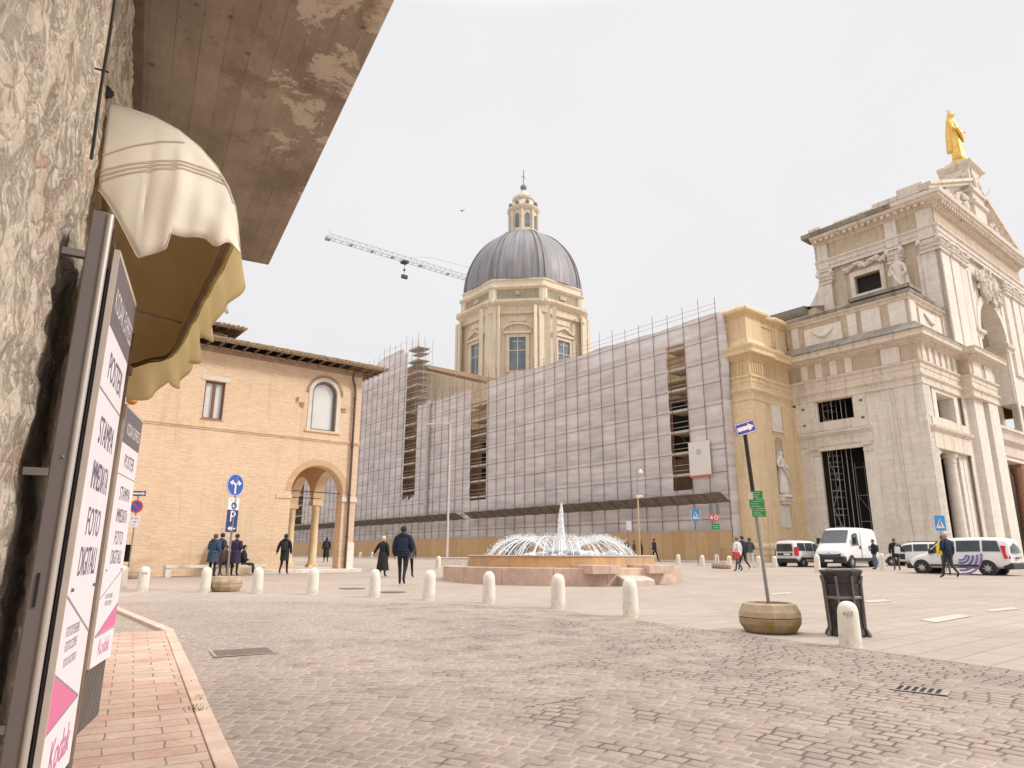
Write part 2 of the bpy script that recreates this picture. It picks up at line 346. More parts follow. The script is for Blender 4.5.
simple('bin_top', (.10, .09, .085), .5, .4, var=.3)
simple('worn_metal', (.20, .18, .17), .5, .6, var=.25)
simple('galvanised', (.30, .29, .28), .4, .7, var=.1)
simple('dark_metal', (.035, .032, .03), .5, .5)
simple('frame_grey', (.17, .15, .145), .45, .35, var=.08, sc=2)
simple('frame_light', (.52, .48, .45), .4, .5, var=.08, sc=2)
simple('beige_edge', (.62, .52, .44), .5)
simple('sign_white', (.80, .74, .77), .8, var=.02)
simple('sign_header', (.17, .145, .155), .8, var=.05)
simple('sign_pink', (.76, .17, .36), .4, var=.03)
simple('ink_violet', (.18, .12, .20), .5)
simple('ink_grey', (.30, .27, .29), .5)
simple('black_gap', (.012, .010, .010), .8)
simple('shutter_ribs', (.23, .20, .19), .5, .3)
simple('sign_blue', (.03, .10, .42), .35, var=.04)
simple('sign_navy', (.03, .05, .16), .35, var=.04)
simple('sign_purple', (.08, .06, .26), .35, var=.04)
simple('sign_red', (.60, .05, .05), .35)
simple('sign_orange_red', (.65, .10, .05), .4)
simple('sign_green', (.02, .26, .07), .4)
simple('sign_sky', (.05, .30, .62), .35)
simple('paint_white', (.78, .76, .74), .4, var=.04)
simple('sign_yellow', (.75, .72, .2), .4)
simple('rust_red', (.22, .07, .055), .6)
simple('scaffold_tube', (.46, .45, .43), .4, .6)
simple('deck_boards', (.50, .44, .36), .85, var=.2)
simple('canopy_mesh', (.20, .165, .135), .9, var=.25, sc=2)
simple('car_white', (.76, .75, .76), .18, var=.02)
simple('car_glass', (.045, .055, .06), .08, var=.3, sc=2)
simple('car_trim', (.02, .02, .022), .5)
simple('tyre', (.018, .018, .018), .8)
simple('hubcap', (.42, .42, .43), .3, .6)
simple('tail_red', (.50, .02, .03), .25)
simple('decal_blue', (.12, .16, .46), .3); simple('decal_violet', (.24, .18, .45), .3); simple('decal_pink', (.7, .35, .45), .3)
simple('lamp_glass', (.82, .82, .80), .15)
simple('window_frame_brown', (.20, .09, .05), .5)
simple('blind_white', (.66, .66, .65), .3, var=.06, sc=2)
simple('glass_blue', (.16, .20, .24), .1, var=.35, sc=.6)
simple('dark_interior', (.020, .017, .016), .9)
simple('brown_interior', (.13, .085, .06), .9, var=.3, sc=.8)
simple('plaque', (.72, .67, .62), .5, var=.06)
simple('statue_marble', (.72, .67, .62), .5, var=.12, sc=1.5)
simple('downpipe', (.12, .075, .05), .5, .4)
simple('timber', (.18, .125, .085), .8, var=.3)
simple('terracotta', (.36, .25, .17), .9, var=.25, sc=3)
simple('crane_grey', (.36, .35, .35), .5, .3)
simple('orange_lamp', (.70, .30, .05), .4)
simple('skin', (.50, .30, .22), .6, var=.05)
simple('shoe_black', (.015, .014, .014), .5)
simple('shoe_white', (.6, .58, .55), .6)
b = NB('gold'); b.done(b.mix(b.mapr(b.noise(3, 4), .35, .65), (.70, .40, .07), (.90, .62, .20)), .42, .6)
def fabric(name, c, trans=0.0, tc=None, sc=2.5):
    b = NB(name); f = b.mapr(b.noise(sc, 6, .6), .3, .7)
    col = b.mix(f, tuple(x * .9 for x in c), tuple(min(1, x * 1.06) for x in c))
    if trans:
        t = b.n.new('ShaderNodeBsdfTranslucent'); t.inputs[0].default_value = (*tc, 1)
        mx = b.n.new('ShaderNodeMixShader'); mx.inputs[0].default_value = trans
        om = b.n['Material Output']; b.l.new(b.b.outputs[0], mx.inputs[1]); b.l.new(t.outputs[0], mx.inputs[2]); b.l.new(mx.outputs[0], om.inputs[0])
    b.bump(b.noise(4, 5, .6), .25, .02)
    return b.done(col, .6)
fabric('awning_cream', (.88, .82, .70), .2, (.85, .75, .52))
fabric('awning_ochre', (.86, .76, .55), .6, (.95, .84, .60))
# water
b = NB('water_foam'); b.b.inputs['Emission Strength'].default_value = 0
b.done(b.mix(b.mapr(b.noise(6, 4), .35, .65), (.80, .82, .84), (.90, .90, .90)), .3)
tr = b.n.new('ShaderNodeBsdfTransparent'); ms = b.n.new('ShaderNodeMixShader'); om = b.n['Material Output']
b.l.new(b.mapr(b.noise(14, 3, .7), .35, .6, .25, .95), ms.inputs[0]); b.l.new(tr.outputs[0], ms.inputs[1]); b.l.new(b.b.outputs[0], ms.inputs[2]); b.l.new(ms.outputs[0], om.inputs[0])
simple('water_jet', (.85, .86, .88), .15, var=.02)
b = NB('water_surface'); b.bump(b.noise(12, 4), .8, .03); b.done((.35, .38, .38), .08)

def cloth(name, c, var=.15):
    return simple('cloth_' + name, c, .85, var=var, sc=9, bump=.3)

# ---- mesh builder
class MB:
    def __init__(s): s.v = []; s.f = []; s.mi = []; s.cur = 0
    def add(s, vs, fs):
        k = len(s.v); s.v += [tuple(x) for x in vs]; s.f += [tuple(i + k for i in f) for f in fs]; s.mi += [s.cur] * len(fs)
        return s
    def box(s, x0, x1, y0, y1, z0, z1):
        if x0 > x1: x0, x1 = x1, x0
        if y0 > y1: y0, y1 = y1, y0
        if z0 > z1: z0, z1 = z1, z0
        return s.add([(x0, y0, z0), (x1, y0, z0), (x1, y1, z0), (x0, y1, z0), (x0, y0, z1), (x1, y0, z1), (x1, y1, z1), (x0, y1, z1)],
                     [(0, 3, 2, 1), (4, 5, 6, 7), (0, 1, 5, 4), (1, 2, 6, 5), (2, 3, 7, 6), (3, 0, 4, 7)])
    def obox(s, o, ax, ay, az):
        """box from corner o with edge vectors"""
        o = Vector(o); ax = Vector(ax); ay = Vector(ay); az = Vector(az)
        q = [o, o + ax, o + ax + ay, o + ay]; q += [p + az for p in q]
        fs = [(0, 3, 2, 1), (4, 5, 6, 7), (0, 1, 5, 4), (1, 2, 6, 5), (2, 3, 7, 6), (3, 0, 4, 7)]
        if ax.cross(ay).dot(az) < 0: fs = [tuple(reversed(f)) for f in fs]
        return s.add(q, fs)
    def tube(s, a, b_, r, r2=None, n=8, caps=True):
        a = Vector(a); b_ = Vector(b_); r2 = r if r2 is None else r2; d = (b_ - a)
        if d.length < 1e-6: return s
        d.normalize(); x = d.orthogonal().normalized(); y = d.cross(x)
        vs = []
        for c, q in ((a, r), (b_, r2)):
            for i in range(n):
                t = 2 * math.pi * i / n; vs.append(c + x * math.cos(t) * q + y * math.sin(t) * q)
        fs = [(i, (i + 1) % n, n + (i + 1) % n, n + i) for i in range(n)]
        if caps: fs += [tuple(reversed(range(n))), tuple(range(n, 2 * n))]
        return s.add(vs, fs)
    def path(s, pts, r, n=6):
        pts = [Vector(p) for p in pts]; vs = []; x = None
        for i, p in enumerate(pts):
            d = (pts[min(i + 1, len(pts) - 1)] - pts[max(i - 1, 0)]).normalized()
            if x is None: x = d.orthogonal().normalized()
            x = (x - d * x.dot(d)).normalized(); y = d.cross(x)
            rr = r[i] if isinstance(r, (list, tuple)) else r
            for k in range(n):
                t = 2 * math.pi * k / n; vs.append(p + x * math.cos(t) * rr + y * math.sin(t) * rr)
        fs = []
        for i in range(len(pts) - 1):
            for k in range(n): fs.append((i * n + k, i * n + (k + 1) % n, (i + 1) * n + (k + 1) % n, (i + 1) * n + k))
        fs += [tuple(reversed(range(n))), tuple(range((len(pts) - 1) * n, len(pts) * n))]
        return s.add(vs, fs)
    def lathe(s, prof, c=(0, 0), n=24, sx=1, sy=1, caps=True, a0=0.0):
        vs = []
        for r, z in prof:
            for i in range(n):
                t = 2 * math.pi * (i + a0) / n; vs.append((c[0] + r * math.cos(t) * sx, c[1] + r * math.sin(t) * sy, z))
        fs = []
        for j in range(len(prof) - 1):
            for i in range(n): fs.append((j * n + i, j * n + (i + 1) % n, (j + 1) * n + (i + 1) % n, (j + 1) * n + i))
        if caps: fs += [tuple(reversed(range(n))), tuple(range((len(prof) - 1) * n, len(prof) * n))]
        return s.add(vs, fs)
    def prism(s, poly, z0, z1):
        n = len(poly); vs = [(x, y, z0) for x, y in poly] + [(x, y, z1) for x, y in poly]
        return s.add(vs, [tuple(reversed(range(n))), tuple(range(n, 2 * n))] + [(i, (i + 1) % n, n + (i + 1) % n, n + i) for i in range(n)])
    def blob(s, c, r, amp=.25, seed=0, sub=2, sq=(1, 1, 1)):
        bm = bmesh.new(); bmesh.ops.create_icosphere(bm, subdivisions=sub, radius=1)
        vs = []
        for v in bm.verts:
            k = 1 + amp * mn.noise(v.co * 1.7 + Vector((seed * 3.1, seed * 1.7, seed)))
            vs.append((c[0] + v.co.x * r * k * sq[0], c[1] + v.co.y * r * k * sq[1], c[2] + v.co.z * r * k * sq[2]))
        fs = [tuple(v.index for v in f.verts) for f in bm.faces]; bm.free()
        return s.add(vs, fs)
    def islands(s):
        par = list(range(len(s.v)))
        def find(a):
            while par[a] != a: par[a] = par[par[a]]; a = par[a]
            return a
        for f in s.f:
            r0 = find(f[0])
            for i in f[1:]:
                r1 = find(i)
                if r1 != r0: par[r1] = r0
        gr = {}
        for fi, f in enumerate(s.f): gr.setdefault(find(f[0]), []).append(fi)
        res = []
        for fl in gr.values():
            m = MB(); mp = {}
            for fi in fl:
                nf = []
                for i in s.f[fi]:
                    if i not in mp: mp[i] = len(m.v); m.v.append(s.v[i])
                    nf.append(mp[i])
                m.f.append(tuple(nf)); m.mi.append(s.mi[fi])
            res.append(m)
        return res
    def build(s, name, mat, parent=None, off=None, smooth=False, bevel=0.0, mats=None, each=False):
        if each:
            return [m.build(name, mat, parent, off, smooth, bevel, mats) for m in s.islands()][-1]
        me = bpy.data.meshes.new(name)
        vs = s.v if off is None else [(a - off[0], b_ - off[1], c - off[2]) for a, b_, c in s.v]
        me.from_pydata(vs, [], s.f); me.update()
        for m in (mats or [mat]): me.materials.append(MATS[m] if isinstance(m, str) else m)
        if mats: me.polygons.foreach_set('material_index', s.mi)
        o = bpy.data.objects.new(name, me); COL.objects.link(o)
        if parent is not None: o.parent = parent
        if smooth:
            me.polygons.foreach_set('use_smooth', [True] * len(me.polygons)); me.set_sharp_from_angle(angle=R(42))
        if bevel:
            md = o.modifiers.new('bevel', 'BEVEL'); md.width = bevel; md.segments = 2; md.limit_method = 'ANGLE'
        return o
def tag(o, label=None, cat=None, group=None, kind=None):
    if label: o['label'] = label
    if cat: o['category'] = cat
    if group: o['group'] = group
    if kind: o['kind'] = kind
    return o
def thing(name, label, cat, loc=(0, 0, 0), rz=0.0, group=None):
    o = bpy.data.objects.new(name, None); COL.objects.link(o); o.empty_display_size = .2
    o.location = loc; o.rotation_euler = (0, 0, rz)
    return tag(o, label, cat, group)
def copy_tree(o, parent=None):
    c = o.copy(); COL.objects.link(c)
    if parent is not None: c.parent = parent
    for ch in list(o.children): copy_tree(ch, c)
    return c
def text_mesh(txt, size, mat, parent, M, name='lettering', align='CENTER', extrude=.0, sx=1.0):
    cu = bpy.data.curves.new('t', 'FONT'); cu.body = txt; cu.size = size; cu.align_x = align; cu.align_y = 'CENTER'; cu.extrude = extrude
    cu.resolution_u = 3
    to = bpy.data.objects.new('t', cu); COL.objects.link(to)
    dg = bpy.context.evaluated_depsgraph_get(); me = bpy.data.meshes.new_from_object(to.evaluated_get(dg))
    bpy.data.objects.remove(to); bpy.data.curves.remove(cu)
    me.transform(M @ Matrix.Diagonal((sx, 1, 1, 1))); me.name = name; me.materials.clear(); me.materials.append(MATS[mat])
    o = bpy.data.objects.new(name, me); COL.objects.link(o); o.parent = parent
    return o
def basis(o, x, y):
    """matrix mapping local x,y (text plane) to given axes"""
    x = Vector(x).normalized(); y = Vector(y).normalized(); z = x.cross(y)
    M = Matrix((x, y, z)).transposed().to_4x4(); M.translation = Vector(o); return M
def mitre(path, outd):
    """offset an open polyline to its right side"""
    res = []
    n = len(path)
    for i in range(n):
        ns = []
        if i > 0: t = (Vector(path[i]) - Vector(path[i - 1])).normalized(); ns.append(Vector((t.y, -t.x)))
        if i < n - 1: t = (Vector(path[i + 1]) - Vector(path[i])).normalized(); ns.append(Vector((t.y, -t.x)))
        if len(ns) == 1: m = ns[0]
        else:
            m = (ns[0] + ns[1]).normalized(); m = m / max(.3, m.dot(ns[0]))
        res.append((path[i][0] + m.x * outd, path[i][1] + m.y * outd))
    return res
def sweep(mb, path, prof, back=.25):
    """moulding: prof = [(out, z), ...] bottom to top, closed back into the wall"""
    pr = [(-back, prof[0][1])] + list(prof) + [(-back, prof[-1][1])]
    rows = [mitre(path, o_) for o_, z in pr]; m = len(pr); n = len(path); vs = []
    for j, (o_, z) in enumerate(pr):
        for i in range(n): vs.append((rows[j][i][0], rows[j][i][1], z))
    fs = []
    for j in range(m):
        k = (j + 1) % m
        for i in range(n - 1): fs.append((j * n + i, j * n + i + 1, k * n + i + 1, k * n + i))
    fs.append(tuple(j * n for j in range(m))); fs.append(tuple(reversed([j * n + n - 1 for j in range(m)])))
    mb.add(vs, fs)
def dentils(mb, path, o0, o1, z0, z1, w, pitch):
    for (a, b_) in zip(path[:-1], path[1:]):
        a = Vector(a); b_ = Vector(b_); t = (b_ - a); ln = t.length; t.normalize(); nn = Vector((t.y, -t.x)); k = int(ln / pitch)
        for i in range(k):
            c = a + t * (pitch * (i + .5) + (ln - k * pitch) / 2)
            p0 = c - t * w / 2 + nn * o0
            mb.obox((p0.x, p0.y, z0), (t.x * w, t.y * w, 0), (nn.x * (o1 - o0), nn.y * (o1 - o0), 0), (0, 0, z1 - z0))
def grid_wall(mb, axis, c0, c1, a0, a1, z0, z1, holes):
    """wall slab with rectangular holes; axis 'u' = wall lies along y (v const slab c0..c1), 'v' = lies along x"""
    A = sorted({a0, a1, *[h[0] for h in holes], *[h[1] for h in holes]}); Z = sorted({z0, z1, *[h[2] for h in holes], *[h[3] for h in holes]})
    for i in range(len(A) - 1):
        run = None
        for j in range(len(Z) - 1):
            am = (A[i] + A[i + 1]) / 2; zm = (Z[j] + Z[j + 1]) / 2
            hole = any(h[0] < am < h[1] and h[2] < zm < h[3] for h in holes)
            if not hole: run = (run[0] if run else Z[j], Z[j + 1])
            if (hole or j == len(Z) - 2) and run:
                if axis == 'u': mb.box(c0, c1, A[i], A[i + 1], run[0], run[1])
                else: mb.box(A[i], A[i + 1], c0, c1, run[0], run[1])
                run = None
def arch_fill(mb, axis, c0, c1, cx, r, zs, ztop, n=16):
    """masonry between the arch intrados and ztop across the opening"""
    for i in range(n):
        t0 = math.pi * (1 - i / n); t1 = math.pi * (1 - (i + 1) / n)
        xa, za, xb, zb = cx + r * math.cos(t0), zs + r * math.sin(t0), cx + r * math.cos(t1), zs + r * math.sin(t1)
        q = [(xa, za), (xb, zb), (xb, ztop), (xa, ztop)]
        if axis == 'v': vs = [(x, c0, z) for x, z in q] + [(x, c1, z) for x, z in q]
        else: vs = [(c0, x, z) for x, z in q] + [(c1, x, z) for x, z in q]
        mb.add(vs, [(0, 1, 2, 3), (7, 6, 5, 4), (0, 4, 5, 1), (2, 6, 7, 3)] + ([(3, 7, 4, 0)] if i == 0 else []) + ([(1, 5, 6, 2)] if i == n - 1 else []))
def arch_ring(mb, axis, c0, c1, cx, r0, r1, zs, n=20, a0=0.0, a1=math.pi):
    vs = []
    for i in range(n + 1):
        t = a0 + (a1 - a0) * i / n
        for c in (c0, c1):
            for r in (r0, r1):
                x, z = cx + r * math.cos(t), zs + r * math.sin(t)
                vs.append((x, c, z) if axis == 'v' else (c, x, z))
    fs = []
    for i in range(n):
        a = i * 4; b_ = a + 4
        fs += [(a, b_, b_ + 1, a + 1), (a + 1, b_ + 1, b_ + 3, a + 3), (a + 3, b_ + 3, b_ + 2, a + 2), (a + 2, b_ + 2, b_, a)]
    fs += [(0, 1, 3, 2), (n * 4, n * 4 + 2, n * 4 + 3, n * 4 + 1)]
    mb.add(vs, fs)

# ================================================================== SETTING
def sheet(name, poly, dz, mat, kind='structure'):
    me = bpy.data.meshes.new(name); me.from_pydata([(x, y, g(y) + dz) for x, y in poly], [], [tuple(range(len(poly)))]); me.update()
    if me.polygons[0].normal.z < 0: me.flip_normals()
    me.materials.append(MATS[mat]); o = bpy.data.objects.new(name, me); COL.objects.link(o); tag(o, kind=kind); return o
vs = []; fs = []
ys = [-400, -30, 40, 60, 900]
for i, y in enumerate(ys): vs += [(-700, y, g(y)), (700, y, g(y))]
for i in range(4): fs.append((2 * i, 2 * i + 1, 2 * i + 3, 2 * i + 2))
gm = MB().add(vs, fs); o = gm.build('square_paving', 'square_paving'); tag(o, kind='structure')
fb = [at(x, y) for x, y in ((40, 603), (120, 602), (280, 601.5), (430, 603), (500, 606.5), (560, 611.5), (630, 619.5), (700, 629.5), (770, 638.5), (820, 645), (900, 655), (1024, 672))]
poly = [(-26, 17.0)] + [(p.x, p.y) for p in fb] + [(7.6, 5.6), (10, 1.5), (12, -8), (14, -29), (-8, -29), (-26, 2)]
sheet('cobbled_street', poly, .004, 'cobble_setts')
# dark open joint along the edge of the setts
mb = MB()
for a, c_ in zip(fb[3:-1], fb[4:]):
    for k in range(12):
        p, q = a.lerp(c_, k / 12), a.lerp(c_, (k + 1) / 12); w = Vector((.0, .012 + .008 * mn.noise(p * 9), 0)); p.z = g(p.y) + .007; q.z = g(q.y) + .007
        mb.add([p - w, q - w, q + w, p + w], [(0, 1, 2, 3)])
o = mb.build('edge_joint', 'soil'); tag(o, kind='structure')
# border row of long stones between setts and square
NPHI = R(28.5)
dN = Vector((math.cos(NPHI), math.sin(NPHI), 0)); dD = Vector((-math.sin(NPHI), math.cos(NPHI), 0))
def ND(n_, d_, z=0.0): return dN * n_ + dD * d_ + Vector((0, 0, z))
def slab_nd(name, n0, n1, d0, d1, h, mat, kind='structure'):
    o = bpy.data.objects.new(name, None)
    vs = []
    for z in (0, 1):
        for (a, b_) in ((n0, d0), (n1, d0), (n1, d1), (n0, d1)):
            w = ND(a, b_); vs.append((a, b_, g(w.y) + (h if z else -.15)))
    mb = MB(); mb.add(vs, [(0, 3, 2, 1), (4, 5, 6, 7), (0, 1, 5, 4), (1, 2, 6, 5), (2, 3, 7, 6), (3, 0, 4, 7)])
    o = mb.build(name, mat); o.rotation_euler = (0, 0, NPHI)
    if kind: tag(o, kind=kind)
    return o
slab_nd('pavement', -.5, .585, -8, 12.3, .055, 'pink_pavement')
# kerb stones, each with a hair joint
mb = MB(); dd = -8.0; rr = random.Random(3)
while dd < 12.2:
    ln = rr.uniform(.75, 1.15); d1 = min(dd + ln, 12.45)
    vs = []
    h = .062 + rr.uniform(-.004, .004); n1 = .715 + rr.uniform(-.008, .008)
    for z in (-.15, h):
        for (a, b_) in ((.59, dd + .004), (n1, dd + .004), (n1, d1 - .004), (.59, d1 - .004)): vs.append((a, b_, g(ND(a, b_).y) + z))
    mb.add(vs, [(0, 3, 2, 1), (4, 5, 6, 7), (0, 1, 5, 4), (1, 2, 6, 5), (2, 3, 7, 6), (3, 0, 4, 7)]); dd = d1
# the kerb turns away at the far end
a = ND(.59, 12.32); bq = at(112, 611); t = (bq - a); t.z = 0; ln = t.length; t.normalize(); nn = Vector((t.y, -t.x, 0))
for k in range(6):
    p0 = a + t * (k * ln * 1.6 / 6 + .01); p1 = a + t * ((k + 1) * ln * 1.6 / 6 - .005)
    vs = []
    for z in (-.15, .06):
        for q in (p0, p1, p1 + nn * .15, p0 + nn * .15):
            l_ = (q.dot(dN), q.dot(dD)); vs.append((l_[0], l_[1], g(q.y) + z))
    mb.add(vs, [(0, 3, 2, 1), (4, 5, 6, 7), (0, 1, 5, 4), (1, 2, 6, 5), (2, 3, 7, 6), (3, 0, 4, 7)])
o = mb.build('kerb', 'pink_kerb', bevel=.008); o.rotation_euler = (0, 0, NPHI); tag(o, kind='structure')
# weeds in the kerb joint
mb = MB(); rr = random.Random(5)
for (px, py, k) in ((196, 706, 26), (199, 718, 22), (193, 716, 14), (192, 688, 8)):
    c = at(px, py); c.z += .055
    for i in range(k):
        a_ = rr.uniform(0, 6.28); r_ = rr.uniform(.005, .05); l_ = rr.uniform(.012, .035); p = c + Vector((math.cos(a_) * r_, math.sin(a_) * r_ * 1.5, 0))
        q = p + Vector((math.cos(a_) * l_ * .6, math.sin(a_) * l_ * .6, l_)); w = Vector((-math.sin(a_), math.cos(a_), 0)) * .006
        mb.add([p - w, p + w, q], [(0, 1, 2)])
simple('weed', (.16, .20, .04), .9); o = mb.build('kerb_weeds', 'weed'); tag(o, 'small green weeds growing in the kerb joint', 'weeds', kind='stuff')
# road markings on the square
def mark(pts):
    return [(p.x, p.y) for p in (at(*q) for q in pts)]
simple('road_paint', (.53, .46, .41), .8, var=.1, sc=5)
for pts in (((919, 620), (957, 614.5), (972, 616.5), (936, 623)), ((985, 610.5), (1012, 607.5), (1020, 609.5), (990, 612)), ((863, 601), (884, 599.5), (892, 601.5), (868, 602.8)), ((770, 594), (790, 592.4), (794, 593.8), (772, 595.2))):
    sheet('road_marking', mark(pts), .009, 'road_paint')
# raised pavement in front of the basilica side, edged by a pale kerb
sub = []
def strip(name, v0, v1, u0, u1, h, mat, hb=.2):
    mb = MB(); vs = []; n = 8
    us = [u0 + (u1 - u0) * i / n for i in range(n + 1)]
    for z in (0, 1):
        for u in us:
            for v in (v0, v1):
                w = P(v, u); vs.append((v, u, g(w.y) + (h if z else -hb)))
    k = 2 * (n + 1); fs = []
    for i in range(n):
        a = 2 * i; fs += [(k + a, k + a + 1, k + a + 3, k + a + 2), (a, a + 2, a + 3, a + 1), (a, k + a, k + a + 2, a + 2), (a + 1, a + 3, k + a + 3, k + a + 1)]
    fs += [(0, 1, k + 1, k), (2 * n, k + 2 * n, k + 2 * n + 1, 2 * n + 1)]
    mb.add(vs, fs); o = mb.build(name, mat); o.rotation_euler = (0, 0, PHI); tag(o, kind='structure'); return o
strip('raised_pavement', 45.25, 53, 31, 150, .12, 'square_paving')
strip('kerb', 44.95, 45.248, 31, 150, .135, 'kerb_stone')

# ================================================================== NEAR STONE BUILDING (left)
NB0 = thing('stone_building', 'rough stone building with concrete overhang right beside the pavement at left', 'building', (0, 0, -1.36), NPHI)
OFF = (0, 0, -1.36); WN = -.33
mb = MB(); nx = 300; nz_ = 130; d0, d1, z0, z1 = -2.6, 8.4, -1.45, 3.0
for j in range(nz_ + 1):
    for i in range(nx + 1):
        d_ = d0 + (d1 - d0) * i / nx; z = z0 + (z1 - z0) * j / nz_
        p = Vector((d_ * 4.6, z * 6.2, 0)); w = p + Vector((mn.noise(p * .8) * .8, mn.noise(p * .8 + Vector((9, 0, 0))) * .8, 0))
        c = mn.voronoi(w)[0]; e_ = min(1, (c[1] - c[0]) * 2.2)
        n_ = WN - .014 + .004 * e_ + .014 * mn.noise(p * .9) + .012 * mn.noise(p * 2.3) + .008 * mn.noise(p * 5) + .006 * mn.noise(p * 11) + .010 * mn.noise(p * .3)
        mb.v.append((n_, d_, z))
for j in range(nz_):
    for i in range(nx):
        a = j * (nx + 1) + i; mb.f.append((a, a + 1, a + nx + 2, a + nx + 1)); mb.mi.append(0)
k = len(mb.v)
mb.box(WN - 6, WN - .09, d0, d1, -1.6, 6.5)
mb.v += [(WN - .09, d1, z0), (WN - .09, d1, z1)]
mb.f.append(tuple([j * (nx + 1) + nx for j in range(nz_ + 1)] + [len(mb.v) - 1, len(mb.v) - 2])); mb.mi.append(0)
mb.box(WN - .088, WN + .0, d0, d1, 3.16, 6.5)
mb.build('wall', 'rubble_wall', NB0, OFF, smooth=True)
# concrete slab overhang
mb = MB(); mb.box(WN - .05, .905, 2.35, 7.02, 2.93, 3.15)
ov_ = mb.build('overhang', 'board_concrete', NB0, OFF, bevel=.012)
mb = MB(); mb.box(WN - .02, WN + .035, 2.4, 7.0, 2.865, 2.928); mb.build('overhang_beam', 'timber', ov_)
ov_.location = (0, 0, 0)
bpy.data.objects['overhang_beam'].data.transform(Matrix.Translation((0, 0, 1.36)))
# flat roof top of the building above
mb = MB(); mb.box(WN - 6.2, WN + .3, -4.6, 8.6, 6.5, 6.75); mb.build('roof', 'terracotta', NB0, OFF)
# hole for the beam socket above the awning
mb = MB(); mb.path([(WN - .015, 3.17, 1.97), (WN - .012, 3.18, 2.0), (WN - .015, 3.19, 2.03)], [.012, .03, .012], 10)
mb.build('wall_socket', 'black_gap', NB0, OFF)
# black cable clipped down the wall
mb = MB(); pts = [(WN + .03 + .002 * math.sin(i * 1.1), 2.55 + .02 * math.sin(i * .55) + (.1 if i > 13 else 0) * (i - 13) * .2, 3.0 - i * .085) for i in range(20)]
mb.path(pts, .006, 6)
for i in (3, 9, 15):
    mb.tube((WN + .0, pts[i][1], pts[i][2]), (WN + .045, pts[i][1], pts[i][2]), .004, n=5)
mb.build('cable', 'dark_metal', NB0, OFF)
# shop doorway with dark interior edge between the sign leaves, and a roller shutter
mb = MB(); mb.box(WN - .02, WN + .055, 3.62, 5.78, -1.2, 1.32)
dr = mb.build('shop_door', 'dark_metal', NB0, OFF)
mb = MB()
for i in range(30): mb.tube((WN + .07, 3.66 + i * .072, 0.15), (WN + .07, 3.66 + i * .072, 2.6), .022, n=6)
o = mb.build('shutter_slats', 'shutter_ribs', dr)
# small orange lantern on the wall
mb = MB(); mb.tube((WN + .02, 6.9, 1.42), (WN + .15, 6.9, 1.42), .012); mb.build('lamp_arm', 'dark_metal', NB0, OFF)
mb = MB(); mb.lathe([(.02, 1.3), (.045, 1.32), (.05, 1.5), (.03, 1.55), (.01, 1.56)], (WN + .17, 6.9), 14); mb.build('wall_lamp', 'orange_lamp', NB0, OFF, smooth=True)

# grey metal showcase frame fixed to the wall
SC = thing('metal_display_frame', 'tall grey metal frame fixed to the stone wall before the shop signs', 'frame', ND(-.24, 2.62, -1.27), NPHI)
OF2 = (-.24, 2.62, -1.27)
mb = MB(); mb.box(-.262, -.212, 2.60, 2.66, -1.26, 1.17); mb.build('side_panel', 'frame_grey', SC, OF2, bevel=.004)
mb = MB(); mb.tube((-.205, 2.60, -1.26), (-.205, 2.60, 1.16), .011, n=10); mb.build('rail', 'frame_light', SC, OF2, smooth=True)
mb = MB(); mb.box(-.262, -.225, 2.662, 3.35, -1.26, 1.20); mb.build('back_panel', 'black_gap', SC, OF2)
mb = MB()
for z in (1.0, .25, -.5): mb.box(-.33, -.262, 2.6, 2.625, z - .012, z + .012)
mb.build('bracket', 'worn_metal', SC, OF2, each=True)
mb = MB(); mb.box(-.2465, -.2385, 2.594, 2.602, -.16, -.06); mb.build('lock_plate', 'black_gap', SC, OF2)
mb = MB(); mb.blob((-.248, 2.597, -.73), .006, 0, 1, 2); mb.blob((-.23, 2.597, .3), .005, 0, 1, 2); mb.build('screw', 'galvanised', SC, OF2, smooth=True, each=True)

